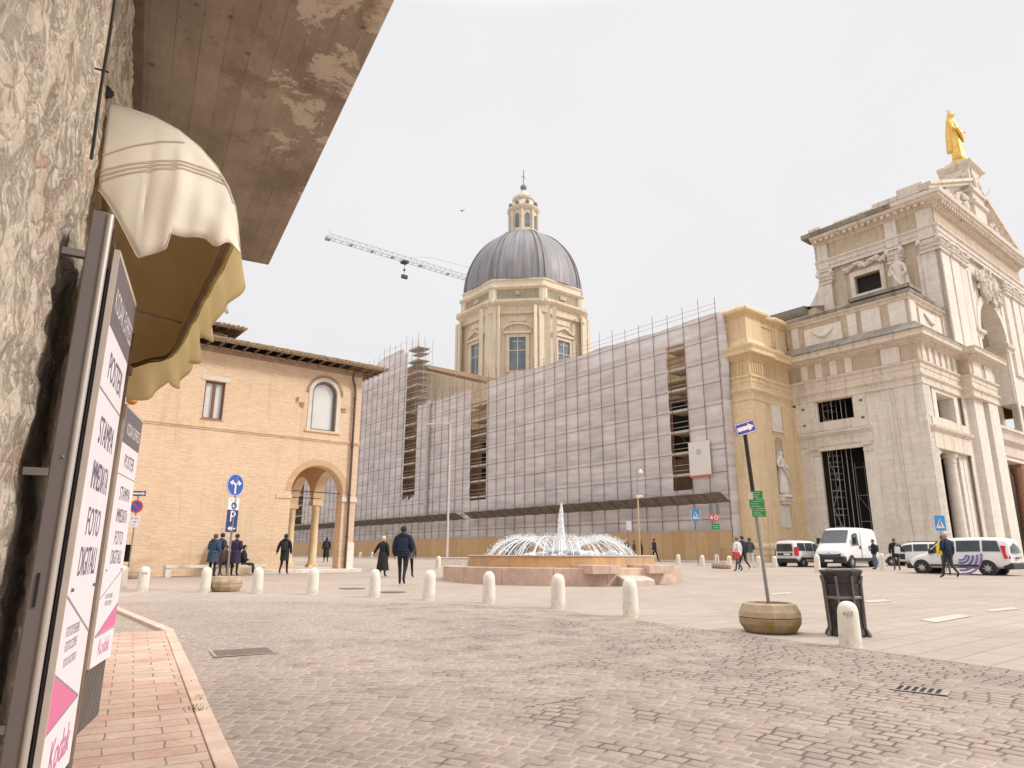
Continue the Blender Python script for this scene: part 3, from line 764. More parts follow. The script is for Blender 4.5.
def shop_sign(name, label, A_, B_, mirror):
    """tall photo-shop board between plan points A_ (near the wall) and B_ (n,d)"""
    a = Vector((A_[0], A_[1])); b_ = Vector((B_[0], B_[1])); t = (b_ - a); w = t.length; ang = math.atan2(t.y, t.x)
    base = ND(a.x, a.y); zb = g(base.y) + .055
    th = thing(name, label, 'sign', (base.x, base.y, zb), NPHI + ang, 'photo shop boards')
    # local: x along the board, y towards the wall, z up ; viewer is on -y
    def Z(z): return z - zb
    mb = MB(); mb.box(0, w, 0, .022, Z(-.8), Z(1.1))
    if mirror is False: pass
    mb.build('board', 'sign_white', th, bevel=.002)
    mb = MB(); mb.box(-.010, -.001, -.002, .018, Z(-.8), Z(1.12)); mb.box(-.001, w, -.002, .018, Z(1.101), Z(1.12)); mb.build('board_edge', 'beige_edge', th)
    mb = MB(); mb.box(.002, w - .002, -.001, -.0002, Z(.83), Z(1.098)); mb.build('header', 'sign_header', th)
    def L_(z): mbx.box(.002, w - .002, -.0008, -.0002, Z(z) - .004, Z(z) + .004)
    mbx = MB(); L_(.59)
    X = (lambda s: w * (1 - s)) if mirror else (lambda s: w * s)
    q = [(X(0), -.2), (X(1), -.31)]
    if mirror: q = [(X(0), -.19), (X(1), -.33)]
    z1_, z2_ = (-.14, -.31) if not mirror else (-.13, -.33)
    mbx.add([(X(0), -.0007, Z(z1_) - .005), (X(1), -.0007, Z(z2_) - .005), (X(1), -.0007, Z(z2_) + .005), (X(0), -.0007, Z(z1_) + .005)], [(0, 1, 2, 3)])
    mbx.build('divider_line', 'ink_grey', th, each=True)
    mb = MB(); tri = [(X(0), Z(-.39)), (X(.97), Z(-.56 if not mirror else -.585)), (X(0), Z(-.565))]
    if not mirror: tri = [(X(0), Z(-.39)), (X(.95), Z(-.55)), (X(0), Z(-.575))]
    mb.add([(x, -.0007, z) for x, z in tri], [(0, 1, 2)]); mb.build('pink_triangle', 'sign_pink', th)
    mb = MB()
    for (za_, zc_) in ((-.575, -.55 if not mirror else -.59), (-.39, -.55 if not mirror else -.585)): mb.add([(X(0), -.0009, Z(za_) - .004), (X(.95), -.0009, Z(zc_) - .004), (X(.95), -.0009, Z(zc_) + .004), (X(0), -.0009, Z(za_) + .004)], [(0, 1, 2, 3)])
    mb.build('triangle_border', 'ink_grey', th, each=True)
    def T(s, z, size, mat, sx=1.0, x=None): text_mesh(s, size, mat, th, basis((w * .54 if x is None else x, -.0012 if mat != 'sign_white' else -.0018, Z(z)), (1, 0, 0), (0, 0, 1)), sx=sx)
    T('KODAK EXPRESS', .945, .13, 'sign_white', .56)
    T('POSTER', .70, .15, 'ink_violet', .75)
    T('STAMPA', .45, .15, 'ink_violet', .70); T('IMMEDIATA', .28, .15, 'ink_violet', .52); T('FOTO', .11, .15, 'ink_violet', .8); T('DIGITALI', -.035, .15, 'ink_violet', .66)
    for i, s in enumerate(('FOTOTESSERE', 'FOTOCOPIE')): T(s, -.27 - i * .05 - (.0 if not mirror else .05), .05, 'ink_grey', .85, w * .38 if not mirror else w * .45)
    if not mirror: T('FOTO RICORDO', -.375, .042, 'ink_grey', .8, w * .42)
    T('Kodak', -.685, .16, 'sign_pink', .9)
    mb = MB()
    for s in (.12, .9): mb.tube((w * s, .0, Z(-.125)), (w * s, -.008, Z(-.125)), .006, n=8)
    mb.build('screw', 'worn_metal', th, each=True)
    mb = MB(); mb.box(.01, w + .02, .034, .062, .0, Z(1.05))
    lf = mb.build('shutter_leaf', 'dark_metal', th)
    mb = MB()
    for i in range(14): mb.box(.02 + i * w / 14, .02 + i * w / 14 + w / 32, .027, .0335, .01, Z(1.04))
    mb.build('ribs', 'shutter_ribs', th)
    return th
shop_sign('shop_sign', 'nearer photo shop board with pink triangle, reaching down behind the frame edge', (-.175, 2.82), (-.118, 3.43), False)
shop_sign('shop_sign', 'farther photo shop board, standing beyond the nearer one, whole pink triangle at its foot', (-.165, 5.94), (-.05, 6.63), True)
mb = MB(); mb.tube((-.155, 4.4, -1.22), (-.155, 4.4, 1.25), .02, n=10); mb.tube((-.155, 4.4, 1.0), (-.155, 4.4, 1.05), .035, n=10)
o = mb.build('door_post', 'timber'); o.rotation_euler = (0, 0, NPHI); tag(o, 'slim dark brown door post standing between the two photo shop boards', 'post')

# awning: folding hood of cream cloth, ochre inside
AW = thing('awning', 'cream fabric hood awning with scalloped ochre valance over the shop door', 'awning', ND(WN, 3.25, 1.3), NPHI)
OA = (WN, 3.25, 1.3)
D0, D1 = 3.22, 5.95
def plan(t):          # t 0..1 from the near front corner to the far wall point
    if t < .62:
        k = t / .62; return (.27 - .12 * k, D0 + (5.0 - D0) * k)
    k = (t - .62) / .38; a_ = k * math.pi / 2
    return (WN + (.15 - WN) * math.cos(a_), 5.0 + (D1 - 5.0) * math.sin(a_))
NPT = 60; NPR = 12
prof = [(0.0, 1.97), (.12, 1.975), (.3, 1.965), (.48, 1.93), (.64, 1.87), (.78, 1.79), (.88, 1.70), (.95, 1.60), (.985, 1.50), (1.0, 1.44)]
def hoodpt(t, s, z):
    n_, d_ = plan(t)
    c = (WN, D0 + (4.9 - D0) * min(1, t / .62)) if t < .62 else (WN, 4.9 + .0 * t)
    nn_ = c[0] + (n_ - c[0]) * s; dd_ = c[1] + (d_ - c[1]) * s
    zz = z - .03 * t * (1 - s * .3) + (.010 * math.sin(t * 40) + .006 * math.sin(t * 23 + 1)) * s
    if s < .05: zz -= .02 * mn.noise(Vector((t * 5, 0, 0)))
    return (nn_, dd_, zz)
mb = MB(); 
for i in range(NPT + 1):
    for s, z in prof: mb.v.append(hoodpt(i / NPT, s, z))
m = len(prof)
for i in range(NPT):
    for j in range(m - 1): mb.f.append((i * m + j, (i + 1) * m + j, (i + 1) * m + j + 1, i * m + j + 1)); mb.mi.append(0)
hood = mb.build('canopy', 'awning_cream', AW, OA, smooth=True)
md = hood.modifiers.new('thick', 'SOLIDIFY'); md.thickness = .004
# near end cap with its own loose hem
def hem_near(q):      # q 0 wall .. 1 front corner; torn step near the middle
    if q < .31: return 1.53 + (1.235 - 1.53) * (q / .31) ** 1.15
    if q < .50: return 1.235 + (1.30 - 1.235) * (q - .31) / .19
    if q < .52: return 1.37
    if q < .72: return 1.37 + .03 * (q - .52) / .2
    return 1.40 - .035 * math.sin((q - .72) / .28 * math.pi * 1.5) ** 2
def capz(q):
    for k in range(m - 1):
        if prof[k][0] <= q <= prof[k + 1][0]:
            f_ = (q - prof[k][0]) / (prof[k + 1][0] - prof[k][0]); return prof[k][1] + (prof[k + 1][1] - prof[k][1]) * f_
    return prof[-1][1]
mb = MB(); NQ = 48; NR = 12
for i in range(NQ + 1):
    q = i / NQ; zt = capz(q) - .005; zb_ = min(hem_near(q), zt - .03)
    for j in range(NR + 1):
        f_ = j / NR; z = zt + (zb_ - zt) * f_
        n_ = WN + (.27 - WN) * q + .015 * f_; fold = (.014 * math.sin(q * 15 + .6) + .007 * math.sin(q * 37 + 2 * f_) + .008 * math.sin(q * 9 - f_ * 7)) * f_ * (1 if q > .3 else .3)
        mb.v.append((n_, D0 - .012 - fold - .07 * math.sin(f_ * math.pi * .7) * math.sin(q * math.pi), z))
for i in range(NQ):
    for j in range(NR): a = i * (NR + 1) + j; mb.f.append((a, a + 1, a + NR + 2, a + NR + 1)); mb.mi.append(0)
cap = mb.build('end_cap', 'awning_cream', AW, OA, smooth=True); md = cap.modifiers.new('thick', 'SOLIDIFY'); md.thickness = .003
# seams and piping across the cap
def cappt(q, z, out=.006):
    zt = capz(q) - .005; zb_ = min(hem_near(q), zt - .03); f_ = max(0, min(1, (zt - z) / (zt - zb_)))
    fold = (.014 * math.sin(q * 15 + .6) + .007 * math.sin(q * 37 + 2 * f_) + .008 * math.sin(q * 9 - f_ * 7)) * f_ * (1 if q > .3 else .3)
    return (WN + (.27 - WN) * q + .015 * f_, D0 - .012 - fold - .07 * math.sin(f_ * math.pi * .7) * math.sin(q * math.pi) - out, z)
mb = MB()
for zz, am in ((1.60, .13), (1.625, .125), (1.575, .135), (1.70, .17)):
    mb.path([cappt(q, min(capz(q) - .01, zz + am * math.sin(q * math.pi * .72))) for q in [i / 30 for i in range(29 if zz < 1.69 else 17)]], .0028, 5)
mb.path([cappt(i / 60, min(hem_near(i / 60), capz(i / 60) - .035) + .004, .003) for i in range(61)], .0022, 4)
mb.build('piping', 'beige_edge', AW, OA)
# front valance, scalloped, hanging from the front bar and swinging round to the wall
mb = MB(); NV = 150; NR = 8
for i in range(NV + 1):
    t = i / NV; n_, d_ = plan(t); _, _, zt = hoodpt(t, 1.0, 1.44)
    sc_ = abs(math.sin(t * math.pi * 5.0 + .5)); drop = .15 + .11 * sc_ ** .6 + .02 * t
    for j in range(NR + 1):
        f_ = j / NR; fold = .03 * math.sin(t * 44 + f_) * f_
        mb.v.append((n_ + fold * .8 + .03 * f_, d_ + fold * .3, zt + .02 - (drop + .02) * f_))
for i in range(NV):
    for j in range(NR): a = i * (NR + 1) + j; mb.f.append((a, a + NR + 1, a + NR + 2, a + 1)); mb.mi.append(0)
vl = mb.build('valance', 'awning_ochre', AW, OA, smooth=True); md = vl.modifiers.new('thick', 'SOLIDIFY'); md.thickness = .003
# inner lining of the hood (ochre side) and frame hoops
mb = MB()
for i in range(NPT + 1):
    for s, z in prof: p = hoodpt(i / NPT, s * .985, z - .012); mb.v.append(p)
for i in range(NPT):
    for j in range(m - 1): mb.f.append((i * m + j, i * m + j + 1, (i + 1) * m + j + 1, (i + 1) * m + j)); mb.mi.append(0)
mb.build('lining', 'awning_ochre', AW, OA, smooth=True)
mb = MB(); mb.path([(p[0] - .025, p[1], p[2] - .02) for p in (hoodpt(i / 40, .985, 1.46) for i in range(41))], .013, 8)
mb.path([(p[0] - .03, p[1], p[2] - .05) for p in (hoodpt(i / 40, .96, 1.46) for i in range(41))], .006, 6)
mb.path([(WN + .01, 3.3, 1.0), (WN + .2, 3.8, 1.2), (.1, 4.6, 1.42)], .01, 6)
mb.build('frame', 'timber', AW, OA, smooth=True)

# ================================================================== BRICK PALACE (left)
UB = 32.9; VB = 15.8
BB = thing('brick_building', 'two storey warm brick building with tiled eaves and a corner loggia arch', 'building', P(VB, UB, -.9), PHI)
OB = (VB, UB, -.9)
def bp(name, mb, mat, parent=None, **k):
    """part (or, under another part, sub-part) of the brick building in v,u,z coordinates"""
    return mb.build(name, mat, BB if parent is None else parent, OB, **k)
VL = -6.0
mb = MB()
AX, AR, AS = 13.72, 1.34, 2.98     # big arch: centre, radius, springing
grid_wall(mb, 'v', UB, UB + .7, VL, VB, -1.1, 9.55, [(AX - AR, AX + AR, -2, AS + AR + .02), (7.9, 8.8, 6.05, 7.85), (13.08, 14.42, 6.12, 8.72), (5.1, 5.75, -.35, .35)])
arch_fill(mb, 'v', UB, UB + .7, AX, AR, AS, AS + AR + .02, 24)
arch_fill(mb, 'v', UB, UB + .7, 13.75, .67, 8.03, 8.72, 16)
# side wall with a row of arches on columns
sc = [37.32, 40.9]
mb.box(VB - .55, VB, UB + .7, 33.7, -1.1, 9.55)
mb.box(VB - .55, VB, 33.7, 60, 4.4, 9.55); mb.box(VB - .55, VB, 44.0, 60, -1.1, 4.4)
for a, b_, zc in ((33.7, 37.32, 2.75), (37.32, 40.9, 2.75), (40.9, 44.0, 2.75)):
    k_ = min(1.0, (4.35 - zc) / ((b_ - a) / 2 - .16))
    arch_fill(mb, 'u', VB - .55, VB, (a + b_) / 2, (b_ - a) / 2 - .17, zc, 4.41, 20)
    mb.box(VB - .55, VB, a, a + .17, 2.75, 4.4); mb.box(VB - .55, VB, b_ - .17, b_, 2.75, 4.4)
mb.box(VL, VL + .5, UB + .7, 60, -1.1, 9.55); mb.box(VL + .5, VB - .55, 59.5, 60, -1.1, 9.55)
mb.box(11.6, 12.1, UB + .7, 44.0, -1.1, 4.75); mb.box(12.1, VB - .55, 44.0, 44.5, -1.1, 4.4)
mb.box(VL + .5, VB - .55, UB + .7, 59.5, 4.75, 5.0)
bp('wall', mb, 'palace_brick')
mb = MB(); 
arch_ring(mb, 'v', UB - .015, UB + .05, AX, AR, AR + .30, AS, 28); bp('arch_bricks', mb, 'yellow_brick')
mb = MB(); mb.box(VL - .02, VB + .03, UB - .07, UB + .0, 5.62, 5.70); mb.box(VL - .02, VB + .05, UB - .035, UB, 5.54, 5.618); mb.box(VB, VB + .07, UB, 59, 5.62, 5.70)
bp('string_course', mb, 'palace_brick')
# imposts and stone blocks at the arch
mb = MB(); mb.box(AX + AR - .03, VB + .06, UB - .06, UB + .2, 2.58, 2.82); bp('impost', mb, 'white_stone', bevel=.01)
mb = MB(); mb.box(AX - AR - .75, AX - AR + .03, UB - .04, UB + .2, 2.60, 2.80); bp('impost', mb, 'palace_brick', bevel=.01)
mb = MB(); mb.box(VB - .42, VB + .05, UB - .05, UB + .5, -1.1, .55); bp('corner_block', mb, 'travertine_white', bevel=.01)
mb = MB(); mb.box(AX - AR - 1.1, VB + .35, UB - .45, 43, -1.2, -.72); bp('step', mb, 'travertine', bevel=.02)
# columns
def column(u, v=VB - .28):
    mb = MB(); mb.box(v - .27, v + .27, u - .27, u + .27, -.72, -.58)
    mb.lathe([(.27, -.58), (.28, -.52), (.235, -.46), (.25, -.42), (.215, -.38), (.225, .8), (.19, 2.35), (.215, 2.38), (.215, 2.42), (.19, 2.44), (.2, 2.5), (.27, 2.64)], (v, u), 20)
    mb.box(v - .29, v + .29, u - .29, u + .29, 2.64, 2.85)
    return bp('column', mb, 'yellow_stone', smooth=True)
for u in sc: column(u)
mb = MB(); mb.path([(AX - AR + .02, UB + .3, 3.02), (AX + AR - .02, UB + .3, 3.0)], .022, 6); bp('tie_rod', mb, 'dark_metal')
mb = MB(); mb.path([(12.1, 36.15, 2.95), (VB - .5, 36.15, 2.93)], .02, 6); bp('tie_rod', mb, 'dark_metal')
# window with brown frame
mb = MB(); mb.box(7.9, 8.8, UB + .22, UB + .26, 6.05, 7.85); wn_ = bp('window', mb, 'blind_white')
mb = MB(); mb.box(7.9, 7.98, UB + .12, UB + .215, 6.05, 7.85); mb.box(8.72, 8.8, UB + .12, UB + .215, 6.05, 7.85); mb.box(8.31, 8.41, UB + .10, UB + .215, 6.05, 7.85)
mb.box(7.98, 8.72, UB + .12, UB + .215, 7.77, 7.85); mb.box(7.98, 8.72, UB + .12, UB + .215, 6.05, 6.12); bp('window_frame', mb, 'window_frame_brown', wn_)
mb = MB(); mb.box(7.72, 8.98, UB - .03, UB + .1, 7.87, 8.08); bp('lintel', mb, 'white_stone', bevel=.01)
mb = MB(); mb.box(7.85, 8.85, UB - .04, UB + .1, 6.0, 6.046); bp('sill', mb, 'terracotta')
# arched blind window
mb = MB(); mb.box(13.08, 14.42, UB + .24, UB + .28, 6.12, 8.72); aw_ = bp('arched_window', mb, 'blind_white')
mb = MB(); arch_ring(mb, 'v', UB + .14, UB + .235, 13.75, .55, .63, 8.03, 18); mb.box(13.12, 13.20, UB + .14, UB + .235, 6.2, 8.03); mb.box(14.30, 14.38, UB + .14, UB + .235, 6.2, 8.03); mb.box(13.12, 14.38, UB + .14, UB + .235, 6.13, 6.2)
bp('window_frame', mb, 'worn_metal', aw_)
mb = MB(); arch_ring(mb, 'v', UB - .03, UB + .12, 13.75, .672, .86, 8.03, 22); mb.box(12.89, 13.078, UB - .03, UB + .12, 6.12, 8.03); mb.box(14.422, 14.61, UB - .03, UB + .12, 6.12, 8.03)
bp('window_surround', mb, 'white_stone')
mb = MB(); arch_ring(mb, 'v', UB - .06, UB + .02, 13.75, .862, .98, 8.03, 22); bp('arch_moulding', mb, 'terracotta')
mb = MB(); mb.box(12.8, 14.7, UB - .07, UB + .1, 6.0, 6.116); bp('sill', mb, 'palace_brick')
mb = MB()
for v in (12.55, 14.82): mb.box(v - .12, v + .12, UB - .06, UB, 7.35, 7.42); mb.box(v - .1, v + .1, UB - .04, UB, 7.2, 7.345)
mb.box(12.3, 12.34, UB - .10, UB, 7.45, 7.68); bp('brick_bracket', mb, 'terracotta', each=True)
mb = MB(); mb.box(5.1, 5.75, UB + .2, UB + .25, -.35, .35)
cw = bp('cellar_window', mb, 'dark_interior'); mb = MB()
for i in range(5): mb.tube((5.18 + i * .12, UB + .1, -.35), (5.18 + i * .12, UB + .1, .35), .012, n=6)
bp('window_grille', mb, 'dark_metal', cw)
# downpipe
mb = MB(); mb.path([(15.05, UB - .55, 9.35), (15.1, UB - .3, 9.0), (15.32, UB - .13, 8.7), (15.38, UB - .12, 8.2), (15.38, UB - .12, -.85)], .06, 10)
for z in (8.0, 5.4, 2.9, .8): mb.tube((15.38, UB - .12, z), (15.38, UB - .12, z + .07), .078, n=10)
bp('downpipe', mb, 'downpipe', smooth=True)
# roof: eaves boards, rafters, tiles
def tile_roof(v0, v1, u0, u1, z, rise, name='roof', ov=1.15):
    """hipped tiled roof; row of tile ends along the front (u0) and right (v1) eaves"""
    mb = MB(); run = 5.0; zz = z + rise
    e_ = [(v0, u0 - ov, z), (v1 + ov, u0 - ov, z), (v1 + ov, u1, z)]
    top = [(v0, u0 - ov + run, zz), (v1 + ov - run, u0 - ov + run, zz), (v1 + ov - run, u1, zz)]
    mb.add(e_ + top + [(a, b_, c - .06) for a, b_, c in e_ + top], [(0, 1, 4, 3), (1, 2, 5, 4), (6, 9, 10, 7), (7, 10, 11, 8), (0, 6, 7, 1), (1, 7, 8, 2)])
    mb.add([(v0, u0 - ov + run, zz), (v1 + ov - run, u0 - ov + run, zz), (v1 + ov - run, u1, zz), (v0, u1, zz)], [(0, 1, 2, 3)])
    rf = bp(name, mb, 'roof_tiles')
    mb = MB(); n = int((v1 + ov - v0) / .24)
    sl = rise / run
    for i in range(n + 1):
        v = v0 + i * .24; L_ = min(run, (v1 + ov - v)); jz = .012 * math.sin(i * 2.3)
        mb.tube((v, u0 - ov - .05, z + .03 + jz), (v, u0 - ov + L_, z + .03 + L_ * sl), .085, .075, 8)
        mb.tube((v + .12, u0 - ov - .02, z + .0 + jz), (v + .12, u0 - ov + .5, z + .05), .06, .06, 6)
    n = int((u1 - u0 + ov) / .24)
    for i in range(n):
        u = u0 - ov + i * .24; L_ = min(run, (u - (u0 - ov)))
        mb.tube((v1 + ov + .05, u, z + .03), (v1 + ov - L_, u, z + .03 + L_ * sl), .085, .075, 8)
    bp('tile_rows', mb, 'roof_tiles', rf, smooth=True)
    mb = MB(); n = int((v1 + ov - v0) / .55)
    for i in range(n + 1):
        v = v0 + i * .55
        mb.box(v - .035, v + .035, u0 - ov + .06, u0 + .3, z - .155, z - .07)
    for i in range(int((u1 - u0) / .55)):
        u = u0 + i * .55; mb.box(v1 - .3, v1 + ov - .06, u - .035, u + .035, z - .155, z - .07)
    bp('rafters', mb, 'timber', rf)
    mb = MB(); mb.box(v0, v1 + ov - .02, u0 - ov + .02, u0 - ov + .05, z - .1, z - .062); mb.box(v0, v1 + .02, u0 - .05, u0, z - .42, z - .203); bp('eaves_board', mb, 'terracotta', rf)
    return rf
tile_roof(VL, VB, UB, 60, 9.66, 1.5, ov=.95)
# higher roof behind
mb = MB(); mb.box(VL, 9.6, 36.5, 48, 9.6, 11.3); bp('upper_wall', mb, 'palace_brick')
_VB = VB
tile_roof(VL, 9.35, 36.5, 48, 11.55, 1.2, 'upper_roof', .9)
mb = MB(); 
for k in (0, .5): mb.tube((7.5 + k * .0, 37, 12.0), (7.5, 37, 14.1), .02, n=5)
for i in range(5): mb.tube((7.0 + i * .06, 36.7 + i * .1, 13.9 - i * .12), (8.0 - i * .06, 37.3 - i * .1, 13.9 - i * .12), .012, n=4)
bp('tv_aerial', mb, 'galvanised')

# stone bench along the wall
UBN = UB - 1.0
BE = thing('stone_bench', 'long white stone bench against the foot of the brick wall', 'bench', P(8.9, UBN, g(P(8.9, UBN).y)), PHI)
mb = MB(); mb.box(-2.0, 2.15, -.25, .25, .34, .46); mb.build('seat', 'white_stone', BE, bevel=.015)
for x in (-1.88, .1, 2.0):
    mb = MB(); mb.box(x - .11, x + .11, -.22, .22, -.05, .338); mb.build('leg', 'white_stone', BE, bevel=.01)

# ================================================================== BASILICA
CH = thing('basilica', 'large pale stone basilica with grey dome, yellow side bay and giant white portico', 'church', P(52, 32, -.6), PHI)
OC = (52, 32, -.6)
def cp(name, mb, mat, parent=None, **k): return mb.build(name, mat, CH if parent is None else parent, OC, **k)
ZG = -1.0
V1 = 59.1; U1 = 21.0; U0 = 32.0
# ---- side aisle wall, transept, nave behind the scaffolding
mb = MB()
mb.box(53.4, 64, 34.2, 91, ZG, 20.4); mb.box(53.3, 96, 91, 113, ZG, 29.6); mb.box(53.5, 96, 113, 150, ZG, 23)
for u in (37.6, 50, 60, 68.8, 78, 86): mb.box(53.0, 53.398, u - .6, u + .6, ZG, 18.6)
cp('nave_wall', mb, 'church_brick')
mb = MB(); sweep(mb, [(53.4, 91), (53.4, 34.2)], [(0, 16.5), (.25, 16.7), (.1, 16.9), (.1, 18.3), (.3, 18.5), (.3, 18.7), (.7, 19.0), (.8, 19.5), (.2, 19.6)]); cp('side_cornice', mb, 'yellow_stone')
mb = MB(); mb.box(64, 96, 31.5, 95, ZG, 24.2); cp('high_nave', mb, 'tan_stone')
mb = MB(); sweep(mb, [(64, 95), (64, 32.3)], [(0, 23.4), (.35, 23.7), (.5, 24.0), (.6, 24.5), (.1, 24.55)]); cp('nave_cornice', mb, 'black_crusted_stone')
mb = MB(); mb.add([(63.6, 32, 24.4), (63.6, 95, 24.4), (80, 95, 29), (80, 32, 29), (96.4, 32, 24.4), (96.4, 95, 24.4)], [(0, 3, 2, 1), (3, 4, 5, 2), (0, 4, 3)]); cp('nave_roof', mb, 'roof_tiles')
for k, u in enumerate((40.5, 72.5, 89)):
    mb = MB(); mb.box(53.37, 53.42, u - 1.2, u + 1.2, 9, 14.5); cp('side_window', mb, 'dark_interior')
    mb = MB(); sweep(mb, [(53.4, u + 1.7), (53.4, u - 1.7)], [(0, 14.8), (.25, 14.9), (.3, 15.2), (0, 15.3)], .05); cp('window_cornice', mb, 'yellow_stone')
# ---- yellow bay
mb = MB()
mb.box(52.6, 60, 32.6, 38.2, ZG, 21.2)
mb.box(52.05, 54.15, 32.02, 38.1, ZG, 13.2)                      # corner pilaster
mb.box(57.45, 58.55, 32.15, 32.6, ZG, 13.2); mb.box(58.555, 60, 31.9, 32.6, ZG, 13.2)
# wall between pilasters with niche
grid_wall(mb, 'v', 32.3, 32.598, 54.15, 57.45, ZG, 13.2, [(55.45, 56.85, 4.9, 10.3)])
arch_fill(mb, 'v', 32.3, 32.598, 56.15, .7, 9.55, 10.3, 16)
mb.box(54.15, 54.5, 32.2, 32.298, ZG, 13.2); mb.box(57.1, 57.45, 32.2, 32.298, ZG, 13.2)
cp('yellow_bay', mb, 'yellow_stone')
# hollow niche shell set back into the bay
mb = MB(); n = 14; vs = []; zs = [4.9] + [9.55 + .7 * math.sin(i / 8 * math.pi / 2) for i in range(9)]
for z in zs:
    rr = .7 if z <= 9.55 else .7 * math.sqrt(max(0.0, 1 - ((z - 9.55) / .7) ** 2))
    for i in range(n + 1):
        t = math.pi * i / n; vs.append((56.15 - rr * math.cos(t), 32.31 + .26 * math.sin(t) * (rr / .7), z))
fs = [(j * (n + 1) + i, j * (n + 1) + i + 1, (j + 1) * (n + 1) + i + 1, (j + 1) * (n + 1) + i) for j in range(len(zs) - 1) for i in range(n)]
mb.add(vs, fs); cp('niche', mb, 'tan_stone', smooth=True)
mb = MB(); mb.box(55.35, 56.95, 31.85, 32.3, 4.55, 4.88); mb.box(55.5, 56.8, 31.98, 32.3, 4.3, 4.548); cp('niche_sill', mb, 'plaque', bevel=.02)
mb = MB(); mb.box(55.25, 56.9, 32.2, 32.298, 10.85, 13.25); cp('tablet', mb, 'plaque', bevel=.03)
mb = MB(); mb.box(55.5, 56.65, 32.17, 32.198, 11.2, 12.9); mb.box(55.2, 56.95, 32.12, 32.3, 10.7, 10.85); cp('tablet_frame', mb, 'travertine_white', bevel=.02)
mb = MB(); mb.box(55.35, 56.85, 32.22, 32.298, 2.3, 4.2); cp('tablet', mb, 'plaque', bevel=.02)
path_y = [(52.05, 38.1), (52.05, 32.02), (54.15, 32.02), (54.15, 32.3), (57.45, 32.3), (57.45, 32.15), (58.555, 32.15), (58.555, 31.9), (59.3, 31.9)]
pl = [(0, ZG), (.18, ZG), (.18, .7), (.1, .85), (0, .95)]
mb = MB(); sweep(mb, path_y, pl); cp('plinth', mb, 'yellow_stone')
cap = [(0, 13.1), (.07, 13.15), (.07, 13.3), (.03, 13.35), (.03, 13.75), (.2, 13.95), (.26, 14.0), (.26, 14.3), (.05, 14.32), (.05, 14.75), (.1, 14.76), (.1, 15.1), (.22, 15.2), (.22, 15.4), (.04, 15.42)]
path_f = [(52.05, 38.1), (52.05, 32.02), (54.2, 32.02), (54.2, 32.25), (59.3, 32.25)]
mb = MB(); sweep(mb, path_f, cap); cp('architrave', mb, 'yellow_stone')
mb = MB(); sweep(mb, path_f, [(0, 15.42), (.02, 15.42), (.02, 16.7), (0, 16.7)]); cp('frieze', mb, 'yellow_stone')
mb = MB(); dentils(mb, path_f, .0, .12, 15.45, 16.68, .12, .36); cp('triglyphs', mb, 'yellow_stone')
corn = [(.02, 16.7), (.15, 16.75), (.15, 16.9), (.38, 16.92), (.38, 17.1), (.78, 17.14), (.85, 17.2), (.85, 17.5), (.98, 17.72), (1.02, 17.85), (.1, 18.0)]
mb = MB(); sweep(mb, path_f, corn, .6); cp('cornice', mb, 'yellow_stone')
mb = MB(); dentils(mb, path_f, .12, .29, 16.92, 17.08, .13, .26); cp('dentils', mb, 'yellow_stone')
att = [(52.15, 38.1), (52.15, 32.1), (54.6, 32.1), (54.6, 32.5), (57.3, 32.5), (57.3, 32.3), (58.0, 32.3), (58.0, 32.45), (59.5, 32.45)]
mb = MB(); sweep(mb, att, [(0, 17.9), (.35, 18.0), (.28, 18.3), (.05, 18.75), (0, 18.8)], .5); sweep(mb, att, [(0, 18.8), (.001, 18.8), (.001, 20.9), (0, 20.9)], .5)
mb.box(54.65, 54.95, 32.35, 32.5, 18.9, 20.9); mb.box(57.0, 57.25, 32.35, 32.5, 18.9, 20.9); mb.box(54.96, 57, 32.38, 32.5, 20.55, 20.9)
cp('attic', mb, 'yellow_stone')
mb = MB(); sweep(mb, att, [(0, 20.85), (.14, 20.95), (.14, 21.1), (.45, 21.2), (.55, 21.27), (.55, 21.5), (.3, 21.75), (0, 21.9)], .9); mb.box(52.3, 60, 32.8, 38, 21.2, 21.85); cp('attic_cornice', mb, 'yellow_stone')

# ---- white portico: lower storey
WT = 1.3; VM = 80.0; VR = 2 * VM - V1
mb = MB()
# side wall
grid_wall(mb, 'u', V1, V1 + .28, U1 + .001, 31.9, ZG, 15.2, [(26.3, 30.1, ZG - 1, 9.0), (26.75, 29.95, 11.6, 13.45)])
# front wall left part, with the small door bay set back, window over it
grid_wall(mb, 'v', U1 + .35, U1 + WT, V1 + WT, 68.0, ZG, 15.2, [(60.9, 66.4, ZG - 1, 8.35), (61.8, 65.6, 11.2, 13.2)])
mb.box(V1 + .0, V1 + WT, U1 - .0, U1 + .001, ZG, 15.2)
mb.box(V1 + .002, 60.3, U1, U1 + .349, ZG, 15.2)
# paired pilasters flanking the great arch
mb.box(68.0, 74.3, U1 + .1, U1 + WT, ZG, 15.2)
mb.box(68.4, 70.6, U1 - .55, U1 + .1, ZG, 13.6); mb.box(71.2, 73.6, U1 - .8, U1 + .1, ZG, 13.6); mb.box(67.4, 68.4, U1 + .0, U1 + .1, ZG, 13.6)
cp('portico_wall', mb, 'travertine_white')
mb = MB(); mb.box(2 * VM - 74.3, VR, U1 + .1, U1 + WT, ZG, 15.2); mb.box(2 * VM - 73.6, 2 * VM - 68.4, U1 - .7, U1 + .1, ZG, 13.6); mb.box(VR - WT, VR, U1 + WT, 31.9, ZG, 15.2)
mb.box(V1 + WT, VR - WT, 31.4, 31.9, ZG, 22)
cp('portico_far_wall', mb, 'travertine_white')
